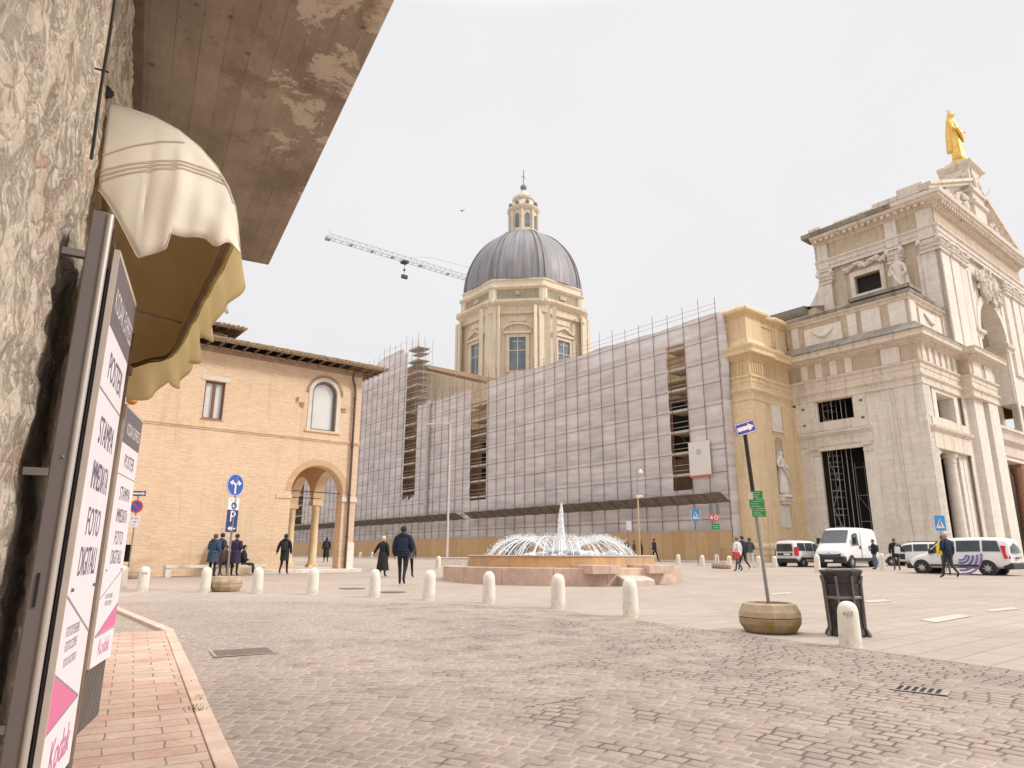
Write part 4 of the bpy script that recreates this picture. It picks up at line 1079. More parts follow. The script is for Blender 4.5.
# broad flat pilasters of the side (slightly proud), ashlar
mb = MB()
mb.box(V1 - .12, V1, U1 + .0, 23.2, ZG, 13.6); mb.box(V1 - .06, V1, 23.25, 25.2, ZG, 13.6); mb.box(V1 - .08, V1, 30.75, 31.9, ZG, 9.1)
cp('side_pilaster', mb, 'travertine', each=True)
# dark inside of the portico
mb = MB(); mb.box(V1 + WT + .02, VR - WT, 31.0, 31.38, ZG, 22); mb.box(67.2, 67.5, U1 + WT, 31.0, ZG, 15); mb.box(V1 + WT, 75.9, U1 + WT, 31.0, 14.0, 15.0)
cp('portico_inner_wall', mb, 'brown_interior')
mb = MB(); mb.box(V1 + WT + 2.6, V1 + WT + 2.7, 22.4, 30.9, ZG, 14); ns = cp('dark_inside_sheet', mb, 'dark_interior')  # near-black sheet standing for the dark inside behind the side door
# door casing on the side: small capitals, lintel, ledge
mb = MB(); pth = [(V1, 30.75), (V1, 30.12)]
for (ua, ub) in ((30.85, 30.1), (26.28, 25.5)):
    sweep(mb, [(V1, ua), (V1, ub)], [(0, 8.55), (.1, 8.6), (.1, 8.8), (.05, 8.85), (.05, 9.0), (.25, 9.15), (.25, 9.4), (0, 9.4)], .02)
cp('door_capital', mb, 'travertine', each=True)
mb = MB(); sweep(mb, [(V1, 31.9), (V1, 25.35)], [(0, 9.42), (.1, 9.43), (.1, 10.2), (.2, 10.25), (.42, 10.45), (.45, 10.62), (.05, 10.75)], .02); cp('door_lintel', mb, 'travertine')
mb = MB()
for (a, b_) in ((31.9, 30.1), (26.6, 25.6)): mb.box(V1 - .13, V1, b_, a, 10.76, 13.9)
mb.box(V1 - .13, V1, 26.61, 30.09, 13.47, 13.9); mb.box(V1 - .13, V1, 26.61, 30.09, 10.76, 11.58)
cp('window_surround', mb, 'travertine')
mb = MB()
for u in (25.95, 31.2):
    for z in (11.4, 12.9): mb.box(V1 - .2, V1 - .13, u - .12, u + .12, z, z + .14)
cp('clamp_hole', mb, 'brown_interior', each=True)
# front door bay: tuscan columns, pediment slab
for v in (61.35, 64.5):
    mb = MB(); uc = U1 + .75
    mb.lathe([(.62, ZG), (.62, -.4), (.52, -.3), (.5, 1.5), (.44, 7.5), (.5, 7.55), (.5, 7.7), (.44, 7.72), (.46, 7.9), (.62, 8.05), (.62, 8.34)], (v + (.0 if v > 62 else -.25), uc), 24); cp('column', mb, 'travertine_white', smooth=True)
mb = MB(); mb.box(65.6, 66.4, U1 + .4, U1 + 1.1, ZG, 8.34); cp('door_jamb', mb, 'travertine_white')
mb = MB(); sweep(mb, [(59.9, U1 + .34), (59.9, U1 + .02), (67.4, U1 + .02), (67.4, U1 + .3)], [(0, 8.36), (.06, 8.37), (.06, 9.7), (.15, 9.75), (.35, 9.95), (.4, 10.15), (.1, 10.3), (.1, 10.9), (0, 10.95)], .3); cp('door_pediment', mb, 'cornice_stone')
mb = MB(); mb.box(61.0, 61.78, U1 + .1, U1 + .36, 10.96, 13.8); mb.box(65.62, 66.4, U1 + .1, U1 + .36, 10.96, 13.8); mb.box(61.79, 65.61, U1 + .1, U1 + .36, 13.22, 13.8); cp('window_surround', mb, 'travertine_white')
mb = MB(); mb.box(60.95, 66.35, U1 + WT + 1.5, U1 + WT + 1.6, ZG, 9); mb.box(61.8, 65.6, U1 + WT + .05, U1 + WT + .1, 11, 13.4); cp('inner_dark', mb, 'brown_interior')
mb = MB(); mb.box(60.9, 66.4, U1 + 1.6, U1 + 1.7, ZG, .7); cp('wooden_gate', mb, 'hoarding_wood')
# main entablature round the portico, breaking forward over the pilasters
pm = [(V1 - .12, 32.2), (V1 - .12, U1 - .0), (67.6, U1 - .0), (67.6, U1 - .85), (74.0, U1 - .85), (74.0, U1 + .6)]
mb = MB(); sweep(mb, pm, [(0, 13.5), (.08, 13.55), (.08, 13.7), (.02, 13.74), (.02, 14.05), (.16, 14.2), (.2, 14.24), (.2, 14.42), (.03, 14.45), (.03, 14.9), (.08, 14.92), (.08, 15.25), (.24, 15.38), (.26, 15.52), (.03, 15.57)], .7); cp('architrave', mb, 'cornice_stone')
mb = MB(); sweep(mb, pm, [(0, 15.57), (.02, 15.57), (.02, 16.95), (0, 16.95)], .7); cp('frieze', mb, 'tan_stone')
mb = MB(); dentils(mb, [(V1 - .12, 31.9), (V1 - .12, 25.4)], 0, .1, 15.58, 16.94, .62, 1.35); dentils(mb, [(V1 - .12, 25.2), (V1 - .12, U1)], 0, .1, 15.58, 16.94, 1.5, 2.2)
dentils(mb, [(V1 - .12, U1), (67.6, U1)], 0, .1, 15.58, 16.94, .7, 1.3); dentils(mb, [(67.6, U1 - .85), (74.0, U1 - .85)], 0, .1, 15.58, 16.94, 2.0, 3.0)
cp('triglyph', mb, 'travertine_white', each=True)
corn2 = [(.02, 16.95), (.16, 17.0), (.16, 17.1), (.42, 17.12), (.42, 17.3), (.86, 17.33), (.92, 17.38), (.92, 17.62), (1.06, 17.8)]
mb = MB(); sweep(mb, pm, corn2 + [(.1, 17.86)], .7); cp('cornice', mb, 'cornice_stone')
mb = MB(); sweep(mb, pm[:3], [(.8, 17.815), (1.05, 17.82), (1.07, 17.95), (.6, 18.3), (.2, 18.75)], .7); cp('cornice_top', mb, 'black_crusted_stone')
mb = MB(); dentils(mb, pm, .14, .33, 17.12, 17.28, .15, .3); cp('dentils', mb, 'cornice_stone')
mb = MB(); mb.box(V1 + .4, 67.5, U1 + .6, 31.8, 15.3, 18.0); cp('portico_roof', mb, 'tan_stone')
# attic parapet
ap = [(V1 + .3, 32.2), (V1 + .3, U1 + .35), (67.4, U1 + .35)]
mb = MB(); sweep(mb, ap, [(0, 18.0), (.001, 18.9), (0, 20.95)], .9); cp('parapet', mb, 'tan_stone')
mb = MB()
for (a, b_) in ((31.6, 30.7), (25.6, 24.9), (24.4, 23.0)[:2], (31.0, 30.9)): pass
for (ua, ub) in ((31.75, 31.1), (26.45, 25.65), (25.2, 23.6), (22.9, 21.55)): mb.box(V1 + .18, V1 + .3, ub, ua, 18.5, 20.94)
mb.box(V1 + .16, V1 + .3, 27.0, 30.5, 18.75, 20.5)
mb.box(V1 + .35, 60.6, U1 + .22, U1 + .35, 18.5, 20.94); mb.box(66.4, 67.4, U1 + .22, U1 + .35, 18.5, 20.94); mb.box(61.2, 65.9, U1 + .24, U1 + .35, 18.8, 20.6)
cp('parapet_panel', mb, 'travertine_white', each=True)
mb = MB()
mb.path([(V1 + .12, 27.7 + i * .2, 20.15 - .65 * math.sin(i / 10 * math.pi)) for i in range(11)], [.05 + .1 * math.sin(i / 10 * math.pi) for i in range(11)], 8)
mb.path([(62.2 + i * .26, U1 + .18, 20.25 - .65 * math.sin(i / 10 * math.pi)) for i in range(11)], [.05 + .1 * math.sin(i / 10 * math.pi) for i in range(11)], 8)
cp('garland_relief', mb, 'travertine', smooth=True)
mb = MB(); sweep(mb, ap, [(0, 20.95), (.12, 21.0), (.12, 21.15), (.36, 21.3), (.36, 21.42)], 1.2); cp('parapet_moulding', mb, 'cornice_stone')
mb = MB(); sweep(mb, ap, [(.2, 21.425), (.42, 21.43), (.46, 21.72), (.1, 21.9)], 1.2); sweep(mb, [(V1 + .16, 26.0), (V1 + .16, U1 + .2), (61.6, U1 + .2)], [(0, 21.9), (.3, 21.91), (.32, 22.2), (0, 22.3)], 1.5); cp('parapet_coping', mb, 'black_crusted_stone')

# ---- upper tier
VM = 79.2; V2 = 67.0; V2R = 91.4; U2_ = 20.75
mb = MB()
grid_wall(mb, 'u', V2 + .35, V2 + 1.4, U2_ + .5, 32.0, 17.5, 31.3, [(26.25, 28.75, 25.55, 27.45)])
mb.box(V2 + 1.4, V2R - 1.4, 31.0, 31.9, 20, 31.3); mb.box(V2R - 1.4, V2R - .35, U2_ + .5, 32, 15, 31.3)
cp('upper_wall', mb, 'tan_stone')
mb = MB(); mb.box(V2 + .8, V2 + .9, 26.0, 29.0, 25.3, 27.7); cp('upper_window', mb, 'dark_interior')
mb = MB()
for (ua, ub, za, zb_) in ((29.2, 28.76, 25.0, 28.0), (26.24, 25.8, 25.0, 28.0), (28.75, 26.25, 27.46, 28.0), (28.75, 26.25, 25.0, 25.54)): mb.box(V2 + .2, V2 + .36, ub, ua, za, zb_)
mb.box(V2 + .1, V2 + .36, 25.5, 29.5, 24.7, 24.99); cp('window_surround', mb, 'travertine')
mb = MB(); rr = random.Random(2)
for i in range(13): t = i / 12; mb.blob((V2 + .15, 25.7 + 3.7 * t, 28.35 + .35 * math.sin(t * math.pi * 2.0) ** 2 + rr.uniform(-.1, .1)), rr.uniform(.2, .36), .5, i, 2)
cp('garland_relief', mb, 'travertine', smooth=True)
mb = MB()
mb.box(V2 - .1, V2 + .35, U2_ + .0, 22.3, 17.5, 27.6); mb.box(V2 + .05, V2 + .35, 22.35, 22.75, 17.5, 27.6)
mb.box(V2 + .0, V2 + .35, 24.1, 25.2, 21.5, 27.6)
mb.box(V2 + .0, V2 + .35, 31.0, 32.1, 21.5, 27.6)
cp('upper_pilaster', mb, 'travertine', each=True)
# front of the upper tier
mb = MB()
AZR = 3.7; AZS = 21.5
mb.box(V2 + .351, 75.5, U2_ + .35, U2_ + 1.8, 15.2, 31.3); mb.box(82.9, V2R, U2_ + .35, U2_ + 1.8, 15.2, 31.3)
mb.box(75.5, 82.9, U2_ + .35, U2_ + 1.8, 25.25, 31.3); arch_fill(mb, 'v', U2_ + .35, U2_ + 1.8, VM, AZR, AZS, 25.25, 28)
for (a, b_, p_) in ((V2 - .1, 69.2, 0.0), (69.6, 71.6, -.0), (72.0, 73.8, .1), (84.6, 86.4, .1), (86.8, 88.8, 0), (89.2, V2R, 0)): mb.box(a, b_, U2_ + p_, U2_ + .35, 18.4, 27.6)
mb.box(74.6, 75.3, U2_ + .22, U2_ + .35, 11, 27.6); mb.box(83.1, 83.8, U2_ + .22, U2_ + .35, 11, 27.6)
cp('upper_front', mb, 'travertine_white')
mb = MB(); arch_ring(mb, 'v', U2_ + .15, U2_ + .35, VM, AZR, AZR + .75, AZS, 28); cp('arch_moulding', mb, 'travertine_white')
mb = MB()
for (a, b_) in ((73.9, 75.7), (82.7, 84.5)): sweep(mb, [(a, U2_ + .35), (b_, U2_ + .35), (b_, U2_ + 2.5)] if a < 80 else [(a, U2_ + 2.5), (a, U2_ + .35), (b_, U2_ + .35)], [(0, 20.6), (.15, 20.7), (.15, 20.95), (.4, 21.15), (.42, 21.45), (0, 21.5)], .3)
cp('arch_impost', mb, 'cornice_stone', each=True)
# great niche behind the arch: jambs, back wall, balcony, lower portal
mb = MB(); mb.box(74.6, 75.5, U2_ + 1.801, U2_ + 5, 10.9, 21); mb.box(82.9, 83.8, U2_ + 1.801, U2_ + 5, 10.9, 21)
arch_fill(mb, 'v', U2_ + 1.81, U2_ + 5, VM, 3.72, AZS, 26, 20)
mb.box(74.6, 75.48, U2_ + 1.81, U2_ + 5, 21, 26); mb.box(82.92, 83.8, U2_ + 1.81, U2_ + 5, 21, 26); mb.box(74.6, 83.8, U2_ + 5.01, U2_ + 5.5, 10.9, 27)
cp('great_niche', mb, 'tan_stone')
mb = MB(); mb.box(76.2, 77.4, U2_ + 2.8, U2_ + 3.6, 10.9, 20.4); mb.box(81.0, 82.2, U2_ + 2.8, U2_ + 3.6, 10.9, 20.4); cp('niche_pilaster', mb, 'travertine_white', each=True)
mb = MB(); sweep(mb, [(75.5, U2_ + 2.8), (82.9, U2_ + 2.8)], [(0, 15.5), (.2, 15.6), (.2, 16.2), (.5, 16.5), (.5, 16.8), (0, 16.9)], .4); cp('niche_cornice', mb, 'cornice_stone')
mb = MB(); grid_wall(mb, 'v', U1 + .2, U1 + 1.6, 74.3, 85.7, ZG, 10.6, [(76.6, 83.4, ZG - 1, 8.9)]); cp('portal_wall', mb, 'travertine_white')
mb = MB(); sweep(mb, [(74.3, U1 + .2), (85.7, U1 + .2)], [(0, 9.2), (.15, 9.3), (.15, 10.3), (.3, 10.4), (.6, 10.65), (.65, 10.95), (.0, 11.0)], 2.0); cp('balcony_ledge', mb, 'cornice_stone')
mb = MB()
for i in range(22): mb.lathe([(.1, 11.0), (.16, 11.25), (.07, 11.6), (.12, 11.9)], (75.2 + i * .45, U1 + .1), 8)
mb.box(74.9, 85.1, U1 - .08, U1 + .28, 11.9, 12.15); cp('balustrade', mb, 'travertine', smooth=True)
for v in (77.4, 82.6):
    mb = MB(); mb.lathe([(.6, ZG), (.6, -.2), (.5, -.1), (.5, 3), (.43, 7.8), (.5, 7.9), (.6, 8.2), (.6, 8.6)], (v, U1 + .9), 20); mb.box(v - .6, v + .6, U1 + .4, U1 + 1.4, 8.6, 8.88)
    simple('red_granite', (.38, .20, .14), .4, var=.3); cp('column', mb, 'red_granite', smooth=True)
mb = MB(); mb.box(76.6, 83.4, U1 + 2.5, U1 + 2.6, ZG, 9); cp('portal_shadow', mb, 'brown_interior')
mb = MB(); mb.box(77.6, 78.2, U1 + .9, U1 + 1.3, 12.4, 13.1); cp('floodlight', mb, 'dark_metal')
# coat of arms over the arch
mb = MB(); rr = random.Random(4)
for i in range(80):
    a_ = rr.uniform(0, 6.28); r0_ = rr.uniform(.35, 1)
    mb.blob((VM + math.cos(a_) * r0_ * 3.3, U2_ + .0 + rr.uniform(-.3, .1), 26.7 + math.sin(a_) * r0_ * 1.7), rr.uniform(.18, .42), .9, i, 2, (1, .7, 1.3))
mb.blob((VM, U2_ - .0, 27.3), .75, .2, 3, 3, (.9, .5, 1.25)); cp('coat_of_arms', mb, 'cornice_stone', smooth=True)
# capitals
def capital(v0, v1, u0, u1, z0=27.55, z1=29.1, seed=0):
    mb = MB(); rr = random.Random(seed)
    mb.box(v0, v1, u0, u1, z0 + .1, z1 - .25); mb.box(v0 - .12, v1 + .12, u0 - .12, u1 + .12, z1 - .22, z1); mb.box(v0 - .06, v1 + .06, u0 - .06, u1 + .06, z0, z0 + .16)
    for z in (z0 + .45, z0 + .85):
        for k in range(4): mb.blob((v0 + (v1 - v0) * (k + .5) / 4, u0 - .02, z), .2, .4, seed + k, 1); mb.blob((v0 - .02, u0 + (u1 - u0) * (k + .5) / 4, z), .2, .4, seed + k + 9, 1)
    for (a, b_) in ((v0, u0), (v1, u0), (v0, u1)): mb.blob((a, b_, z1 - .45), .28, .3, seed, 2)
    return cp('capital', mb, 'travertine', smooth=True)
capital(V2 - .2, 69.2, U2_ - .1, 22.35, seed=1); capital(V2 - .05, V2 + .5, 24.0, 25.3, seed=2); capital(V2 - .05, V2 + .5, 30.9, 32.25, seed=3)
capital(69.6, 71.6, U2_ - .15, U2_ + .4, seed=4); capital(72.0, 73.8, U2_ - .1, U2_ + .4, seed=5); capital(84.6, 86.4, U2_ - .1, U2_ + .4, seed=6); capital(86.8, 88.8, U2_ - .15, U2_ + .4, seed=7); capital(89.2, V2R, U2_ - .15, U2_ + .4, seed=8)
pu_ = [(V2 + .1, 32.4), (V2 + .1, U2_ + .05), (V2R, U2_ + .05), (V2R, 32.4)]
mb = MB(); sweep(mb, pu_, [(0, 29.1), (.05, 29.11), (.05, 29.5), (.14, 29.52), (.14, 29.9), (.3, 30.05), (.3, 30.2), (.02, 30.22)], .6); cp('upper_architrave', mb, 'travertine')
mb = MB(); sweep(mb, pu_, [(0, 30.22), (.03, 30.22), (.03, 31.9), (0, 31.9)], .6); cp('upper_frieze', mb, 'tan_stone')
mb = MB(); sweep(mb, pu_[:3], [(0, 31.9), (.15, 31.95), (.15, 32.1), (.4, 32.15), (.4, 32.35), (.85, 32.5), (.95, 32.6), (.95, 32.85)], .6); cp('upper_cornice', mb, 'cornice_stone')
mb = MB(); dentils(mb, pu_[:3], .4, .8, 32.16, 32.45, .28, .62); cp('modillion', mb, 'cornice_stone', each=True)
mb = MB(); sweep(mb, [(V2 + .1, 33.2), (V2 + .1, U2_ + .05)], [(.86, 32.855), (1.1, 32.86), (1.15, 33.3), (.7, 33.5), (.2, 33.6)], .9); cp('cornice_crust', mb, 'black_crusted_stone')
mb = MB(); sweep(mb, [(V2 + .1, 24.0), (V2 + .1, U2_ + .05), (V2R, U2_ + .05)], [(.9, 32.852), (1.12, 32.857), (1.2, 33.2), (.3, 33.4)], .9); cp('cornice_lip', mb, 'travertine_white')
for (ua, ub) in ((32.1, 31.0), (25.2, 24.1), (22.3, 20.9)):
    mb = MB(); mb.box(V2 - .1, V2 + .1, ub, ua, 29.2, 31.9); cp('frieze_block', mb, 'travertine')
# stepped blocks on the roof edge
mb = MB(); mb.box(V2 + .3, V2R - .3, U2_ + 1, 33, 33.0, 33.95)
for (ua, ub, z) in ((33, 31.6, 34.3), (30.2, 26.2, 34.15), (26.19, 23.8, 34.5), (23.79, 21.4, 35.0)): mb.box(V2 + .25, V2 + 2.5, ub, ua, 33.4, z)
cp('roof_blocks', mb, 'cornice_stone', bevel=.08)
# pediment with pedestal
zb0 = 33.35; za = 38.6; hw = VM - V2 + 1.0
def ped(mb, u0, u1, inset, z0, zt):
    mb.add([(VM - hw + inset, u0, z0), (VM + hw - inset, u0, z0), (VM, u0, zt), (VM - hw + inset, u1, z0), (VM + hw - inset, u1, z0), (VM, u1, zt)], [(0, 1, 2), (5, 4, 3), (0, 3, 4, 1), (1, 4, 5, 2), (2, 5, 3, 0)])
mb = MB(); ped(mb, U2_ + .3, U2_ + 3.2, 1.6, zb0, za - .5); cp('pediment', mb, 'cornice_stone')
mb = MB()
for s in (-1, 1):
    a = Vector((VM + s * hw, 0, zb0)); b_ = Vector((VM, 0, za)); t = (b_ - a); t.normalize(); nrm = Vector((-t.z * -s, 0, t.x * -s)); nrm = Vector((s * t.z, 0, abs(t.x)))
    for (o0_, th_, dep) in ((0, .32, -.9), (.32, .3, -1.15)):
        mb.obox(Vector((a.x, U2_ + .6, a.z)) + nrm * o0_, (t.x * (b_ - a).length, 0, t.z * (b_ - a).length), (0, dep, 0), (nrm.x * th_, 0, nrm.z * th_))
cp('raking_cornice', mb, 'cornice_stone')
mb = MB(); rr = random.Random(8)
for i in range(40):
    v = VM + rr.uniform(-8, 8); zt = zb0 + (za - zb0) * (1 - abs(v - VM) / hw) * .75
    mb.blob((v, U2_ + .15, rr.uniform(zb0 + .4, max(zb0 + .5, zt))), rr.uniform(.35, .6), .6, i, 2, (1.1, .6, 1))
cp('pediment_relief', mb, 'travertine', smooth=True)
mb = MB(); mb.box(78.1, 81.5, U2_ - .4, U2_ + 2.4, zb0, 40.6)
for s, z in ((.25, 36.0), (.22, 37.4)): mb.box(78.1 - s, 81.5 + s, U2_ - .4 - s, U2_ + 2.4 + s, z, z + .35)
mb.box(78.7, 80.9, U2_ - .52, U2_ - .4, 37.8, 40.2); mb.box(77.98, 78.1, U2_ + .1, U2_ + 1.9, 37.9, 40.3)
mb.box(77.6, 78.6, U2_ + 2.4, U2_ + 5.6, zb0, 38.9); mb.box(77.2, 78.6, U2_ + 5.6, U2_ + 8.2, zb0, 37.6)
cp('pedestal', mb, 'travertine', bevel=.03)
mb = MB(); pp = [(78.1, U2_ + 2.4), (78.1, U2_ - .4), (81.5, U2_ - .4), (81.5, U2_ + 2.4)]
sweep(mb, pp, [(0, 40.1), (.12, 40.2), (.12, 40.4), (.45, 40.6), (.5, 40.65), (.5, 40.9), (.1, 41.0), (0, 41.2)], 1.4); mb.box(78.7, 81.0, U2_ + .0, U2_ + 1.8, 41.15, 41.6); cp('pedestal_cornice', mb, 'cornice_stone')
mb = MB()
for k, v in enumerate((79.1, 80.6)): mb.blob((v, U2_ - .5, 38.9), .55, .5, k, 2, (.9, .4, 1.3))
for k in range(5): mb.blob((77.98, U2_ + .1 + k * .45, 39.3), .3, .5, k + 4, 2)
for k in range(6): mb.blob((82.2 + k * .75, U2_ + .1, 38.6 - k * .6), .4, .5, k + 4, 2, (1, .6, 1.5))
mb.tube((82.6, U2_ - .0, 37.8), (83.6, U2_ - .6, 39.4), .16, .08)
cp('carving', mb, 'travertine', smooth=True)
# side scroll buttress
mb = MB(); pts = []
for i in range(15):
    t = i / 14; pts.append((32.3 + 5.2 * t ** 1.3, 27.6 - 6.1 * t))
inner = [(31.9, z) for _, z in pts]; poly = pts + list(reversed(inner)); n = len(poly)
vs = [(V2 - .05, u, z) for u, z in poly] + [(V2 + .9, u, z) for u, z in poly]
mb.add(vs, [tuple(range(n)), tuple(reversed(range(n, 2 * n)))] + [(i, n + i, n + (i + 1) % n, (i + 1) % n) for i in range(n)])
cp('scroll_buttress', mb, 'travertine')

# ---- dome
DV, DU = 80.24, 97.4; ODm = (DV, DU, 30.0)
def dp(name, mb, mat, parent, **k): return mb.build(name, mat, parent, ODm, **k)
DR = bpy.data.objects.new('drum_base', None); bpy.data.objects.remove(DR)
def octa(r, a0=0.0):
    R_ = r / math.cos(math.pi / 8); return [(DV + R_ * math.cos(math.pi / 8 + i * math.pi / 4 + a0), DU + R_ * math.sin(math.pi / 8 + i * math.pi / 4 + a0)) for i in range(8)]
mb = MB(); mb.prism(octa(11.2), 22, 47.0)
dome_root = mb.build('drum', 'drum_stone', CH, OC)
def sp(name, mb, mat, **k): return mb.build(name, mat, dome_root, OC, **k)
def ring(mb, r, prof, breaks=True):
    for i in range(8):
        a = math.pi / 4 * i
        t = Vector((-math.sin(a), math.cos(a))); nn = Vector((math.cos(a), math.sin(a))); hw_ = r * math.tan(math.pi / 8)
        c = Vector((DV, DU)) + nn * r
    pts = octa(r); pts = list(reversed(pts)); pts.append(pts[0]); 
    # centred sweep, closed
    pth = pts
    m = len(prof); vs = []; n = 8
    for (o_, z) in prof:
        for x, y in octa(r + o_): vs.append((x, y, z))
    fs = [(j * n + i, j * n + (i + 1) % n, (j + 1) * n + (i + 1) % n, (j + 1) * n + i) for j in range(m - 1) for i in range(n)]
    fs += [tuple(reversed(range(n))), tuple(range((m - 1) * n, m * n))]
    mb.add(vs, fs)
# corner piers on the drum
mb = MB()
for i in range(8):
    a = math.pi / 8 + i * math.pi / 4; R_ = 11.2 / math.cos(math.pi / 8)
    for s in (-1, 1):
        fa = a + s * math.pi / 8; nn = Vector((math.cos(fa), math.sin(fa), 0)); t = Vector((-math.sin(fa), math.cos(fa), 0)) * (-s)
        c = Vector((DV + R_ * math.cos(a), DU + R_ * math.sin(a), 28))
        mb.obox(c + t * .05, t * 1.15, nn * .28, (0, 0, 14.9)); mb.obox(c + t * 1.6, t * .7, nn * .15, (0, 0, 14.9))
sp('drum_pilaster', mb, 'drum_stone', each=True)
mb = MB(); ring(mb, 11.2, [(.0, 41.7), (.5, 41.8), (.5, 42.2), (.3, 42.25), (.3, 43.1), (.6, 43.3), (1.1, 43.7), (1.25, 43.9), (1.25, 44.3), (.2, 44.7)]); sp('drum_cornice', mb, 'drum_stone')
mb = MB()
for i in range(8):
    a = math.pi / 8 + i * math.pi / 4; R_ = 11.4 / math.cos(math.pi / 8)
    mb.lathe([(1.1, 41.85), (1.1, 43.1), (1.75, 43.7), (1.75, 44.35), (.85, 44.7), (.85, 46.7), (1.15, 46.85), (1.15, 47.2)], (DV + (R_ - .6) * math.cos(a), DU + (R_ - .6) * math.sin(a)), 8)
sp('corner_block', mb, 'drum_stone', each=True)
mb = MB(); ring(mb, 11.1, [(.1, 44.65), (.1, 46.6), (.45, 46.85), (.55, 46.95), (.55, 47.2), (.2, 47.4), (.15, 48.2), (.35, 48.35), (.35, 48.6), (.0, 48.7)]); sp('drum_attic', mb, 'drum_stone')
for i in range(8):
    fa = i * math.pi / 4; nn = Vector((math.cos(fa), math.sin(fa), 0)); t = Vector((-math.sin(fa), math.cos(fa), 0)); c = Vector((DV, DU, 0)) + nn * 11.2
    def bx_(mb, x0, x1, d0, d1, z0, z1): mb.obox(c + t * x0 + nn * d0 + Vector((0, 0, z0)), t * (x1 - x0), nn * (d1 - d0), (0, 0, z1 - z0))
    mb = MB(); bx_(mb, -1.45, 1.45, -.2, .04, 31.4, 37.4); w_ = sp('drum_window', mb, 'glass_blue')
    mb = MB(); bx_(mb, -2.1, -1.45, .0, .3, 31.0, 38.0); bx_(mb, 1.45, 2.1, .0, .3, 31.0, 38.0); bx_(mb, -1.45, 1.45, .0, .3, 37.4, 38.0); bx_(mb, -2.5, 2.5, .0, .55, 38.05, 38.5)
    bx_(mb, -.07, .07, .05, .14, 31.4, 37.4); bx_(mb, -1.45, 1.45, .05, .14, 34.9, 35.05); bx_(mb, -.9, .9, .05, .12, 36.6, 36.7)
    if i % 2 == 0:
        for s in (-1, 1): mb.obox(c + nn * .0 + t * (s * 2.5) + Vector((0, 0, 38.5)), t * (-s * 2.5) + Vector((0, 0, 1.2)), nn * .6, (0, 0, .35))
    else:
        for k in range(10):
            a0_, a1_ = math.pi * k / 10, math.pi * (k + 1) / 10
            p0 = t * (2.5 * math.cos(a0_)) + Vector((0, 0, 38.5 + 1.3 * math.sin(a0_))); p1 = t * (2.5 * math.cos(a1_)) + Vector((0, 0, 38.5 + 1.3 * math.sin(a1_)))
            mb.obox(c + p0, p1 - p0, nn * .6, (0, 0, .35))
    bx_(mb, -1.6, 1.6, .0, .2, 40.4, 41.3)
    sp('drum_window_surround', mb, 'drum_stone')
    mb = MB(); bx_(mb, -.3, .3, -.1, .5, 45.4, 46.1) if i % 2 else bx_(mb, -.7, .7, -.1, .25, 45.3, 46.0); sp('attic_opening', mb, 'tan_stone')
# shell (octagonal-soft round)
mb = MB(); n = 64; prof_ = []
for k in range(17):
    t = k / 16 * math.acos(3.1 / 11.9); prof_.append((11.9 * math.cos(t), 48.6 + 1.19 * 11.9 * math.sin(t)))
vs = []
for r, z in prof_:
    for i in range(n):
        a = 2 * math.pi * i / n; d8 = ((a + math.pi / 8) % (math.pi / 4)) - math.pi / 8
        rr_ = r * (.86 + .14 * (1 / math.cos(d8)) * math.cos(math.pi / 8) * 1.0 + .0); rr_ = r * (1 - .3 * (1 - math.cos(math.pi / 8) / math.cos(d8)))
        vs.append((rr_ * math.cos(a), rr_ * math.sin(a), z - 48.6))
fs = [(j * n + i, j * n + (i + 1) % n, (j + 1) * n + (i + 1) % n, (j + 1) * n + i) for j in range(16) for i in range(n)]
mb.add(vs, fs); me_o = mb.build('dome', 'dome_lead', dome_root, None, smooth=True); me_o.location = (DV - OC[0], DU - OC[1], 48.6 - OC[2])
mb = MB()
for i in range(8):
    a = math.pi / 8 + i * math.pi / 4
    for da in (-.045, .045):
        mb.path([((r + .06) * math.cos(a + da * (11.9 / max(r, 4))**.6), (r + .06) * math.sin(a + da * (11.9 / max(r, 4))**.6), z - 48.6) for r, z in prof_], .12, 6)
o = mb.build('ribs', 'dome_lead', dome_root, None, smooth=True); o.location = (DV - OC[0], DU - OC[1], 48.6 - OC[2]); 
# lantern
mb = MB(); n = 16
mb.lathe([(3.6, 61.6), (3.6, 62.4), (3.0, 62.6), (2.75, 62.7), (2.75, 67.2), (3.0, 67.3), (3.35, 67.7), (3.35, 68.1), (2.9, 68.2), (2.55, 68.5), (2.3, 69.5), (2.0, 70.0), (2.3, 70.2), (2.35, 70.7), (1.8, 70.9), (1.1, 71.6), (.9, 72.2), (.45, 72.6), (.25, 73.0)], (DV, DU), 16)
lt = sp('lantern', mb, 'drum_stone', smooth=True)
mb = MB()
for i in range(8):
    a = math.pi / 8 + i * math.pi / 4 + .39; mb.lathe([(.32, 62.6), (.32, 67.2)], (DV + 2.85 * math.cos(a), DU + 2.85 * math.sin(a)), 8)
sp('lantern_column', mb, 'drum_stone', smooth=True, each=True)
for i in range(8):
    a = i * math.pi / 4 + .39 + math.pi / 8 + math.pi / 8; nn = Vector((math.cos(a), math.sin(a), 0)); t = Vector((-math.sin(a), math.cos(a), 0)); c = Vector((DV, DU, 0)) + nn * 2.7
    mb = MB(); mb.obox(c - t * .42 + Vector((0, 0, 63.4)), t * .84, nn * .15, (0, 0, 2.6))
    q = [c + nn * .15 + t * (.42 * math.cos(x)) + Vector((0, 0, 66.0 + .42 * math.sin(x))) for x in [math.pi * k / 8 for k in range(9)]]; mb.add(q, [tuple(range(9))])
    sp('lantern_window', mb, 'glass_blue')
mb = MB()
for i in range(8):
    a = i * math.pi / 4 + .39; mb.blob((DV + 2.75 * math.cos(a), DU + 2.75 * math.sin(a), 68.9), .42, .3, i, 2, (1, 1, 1.4))
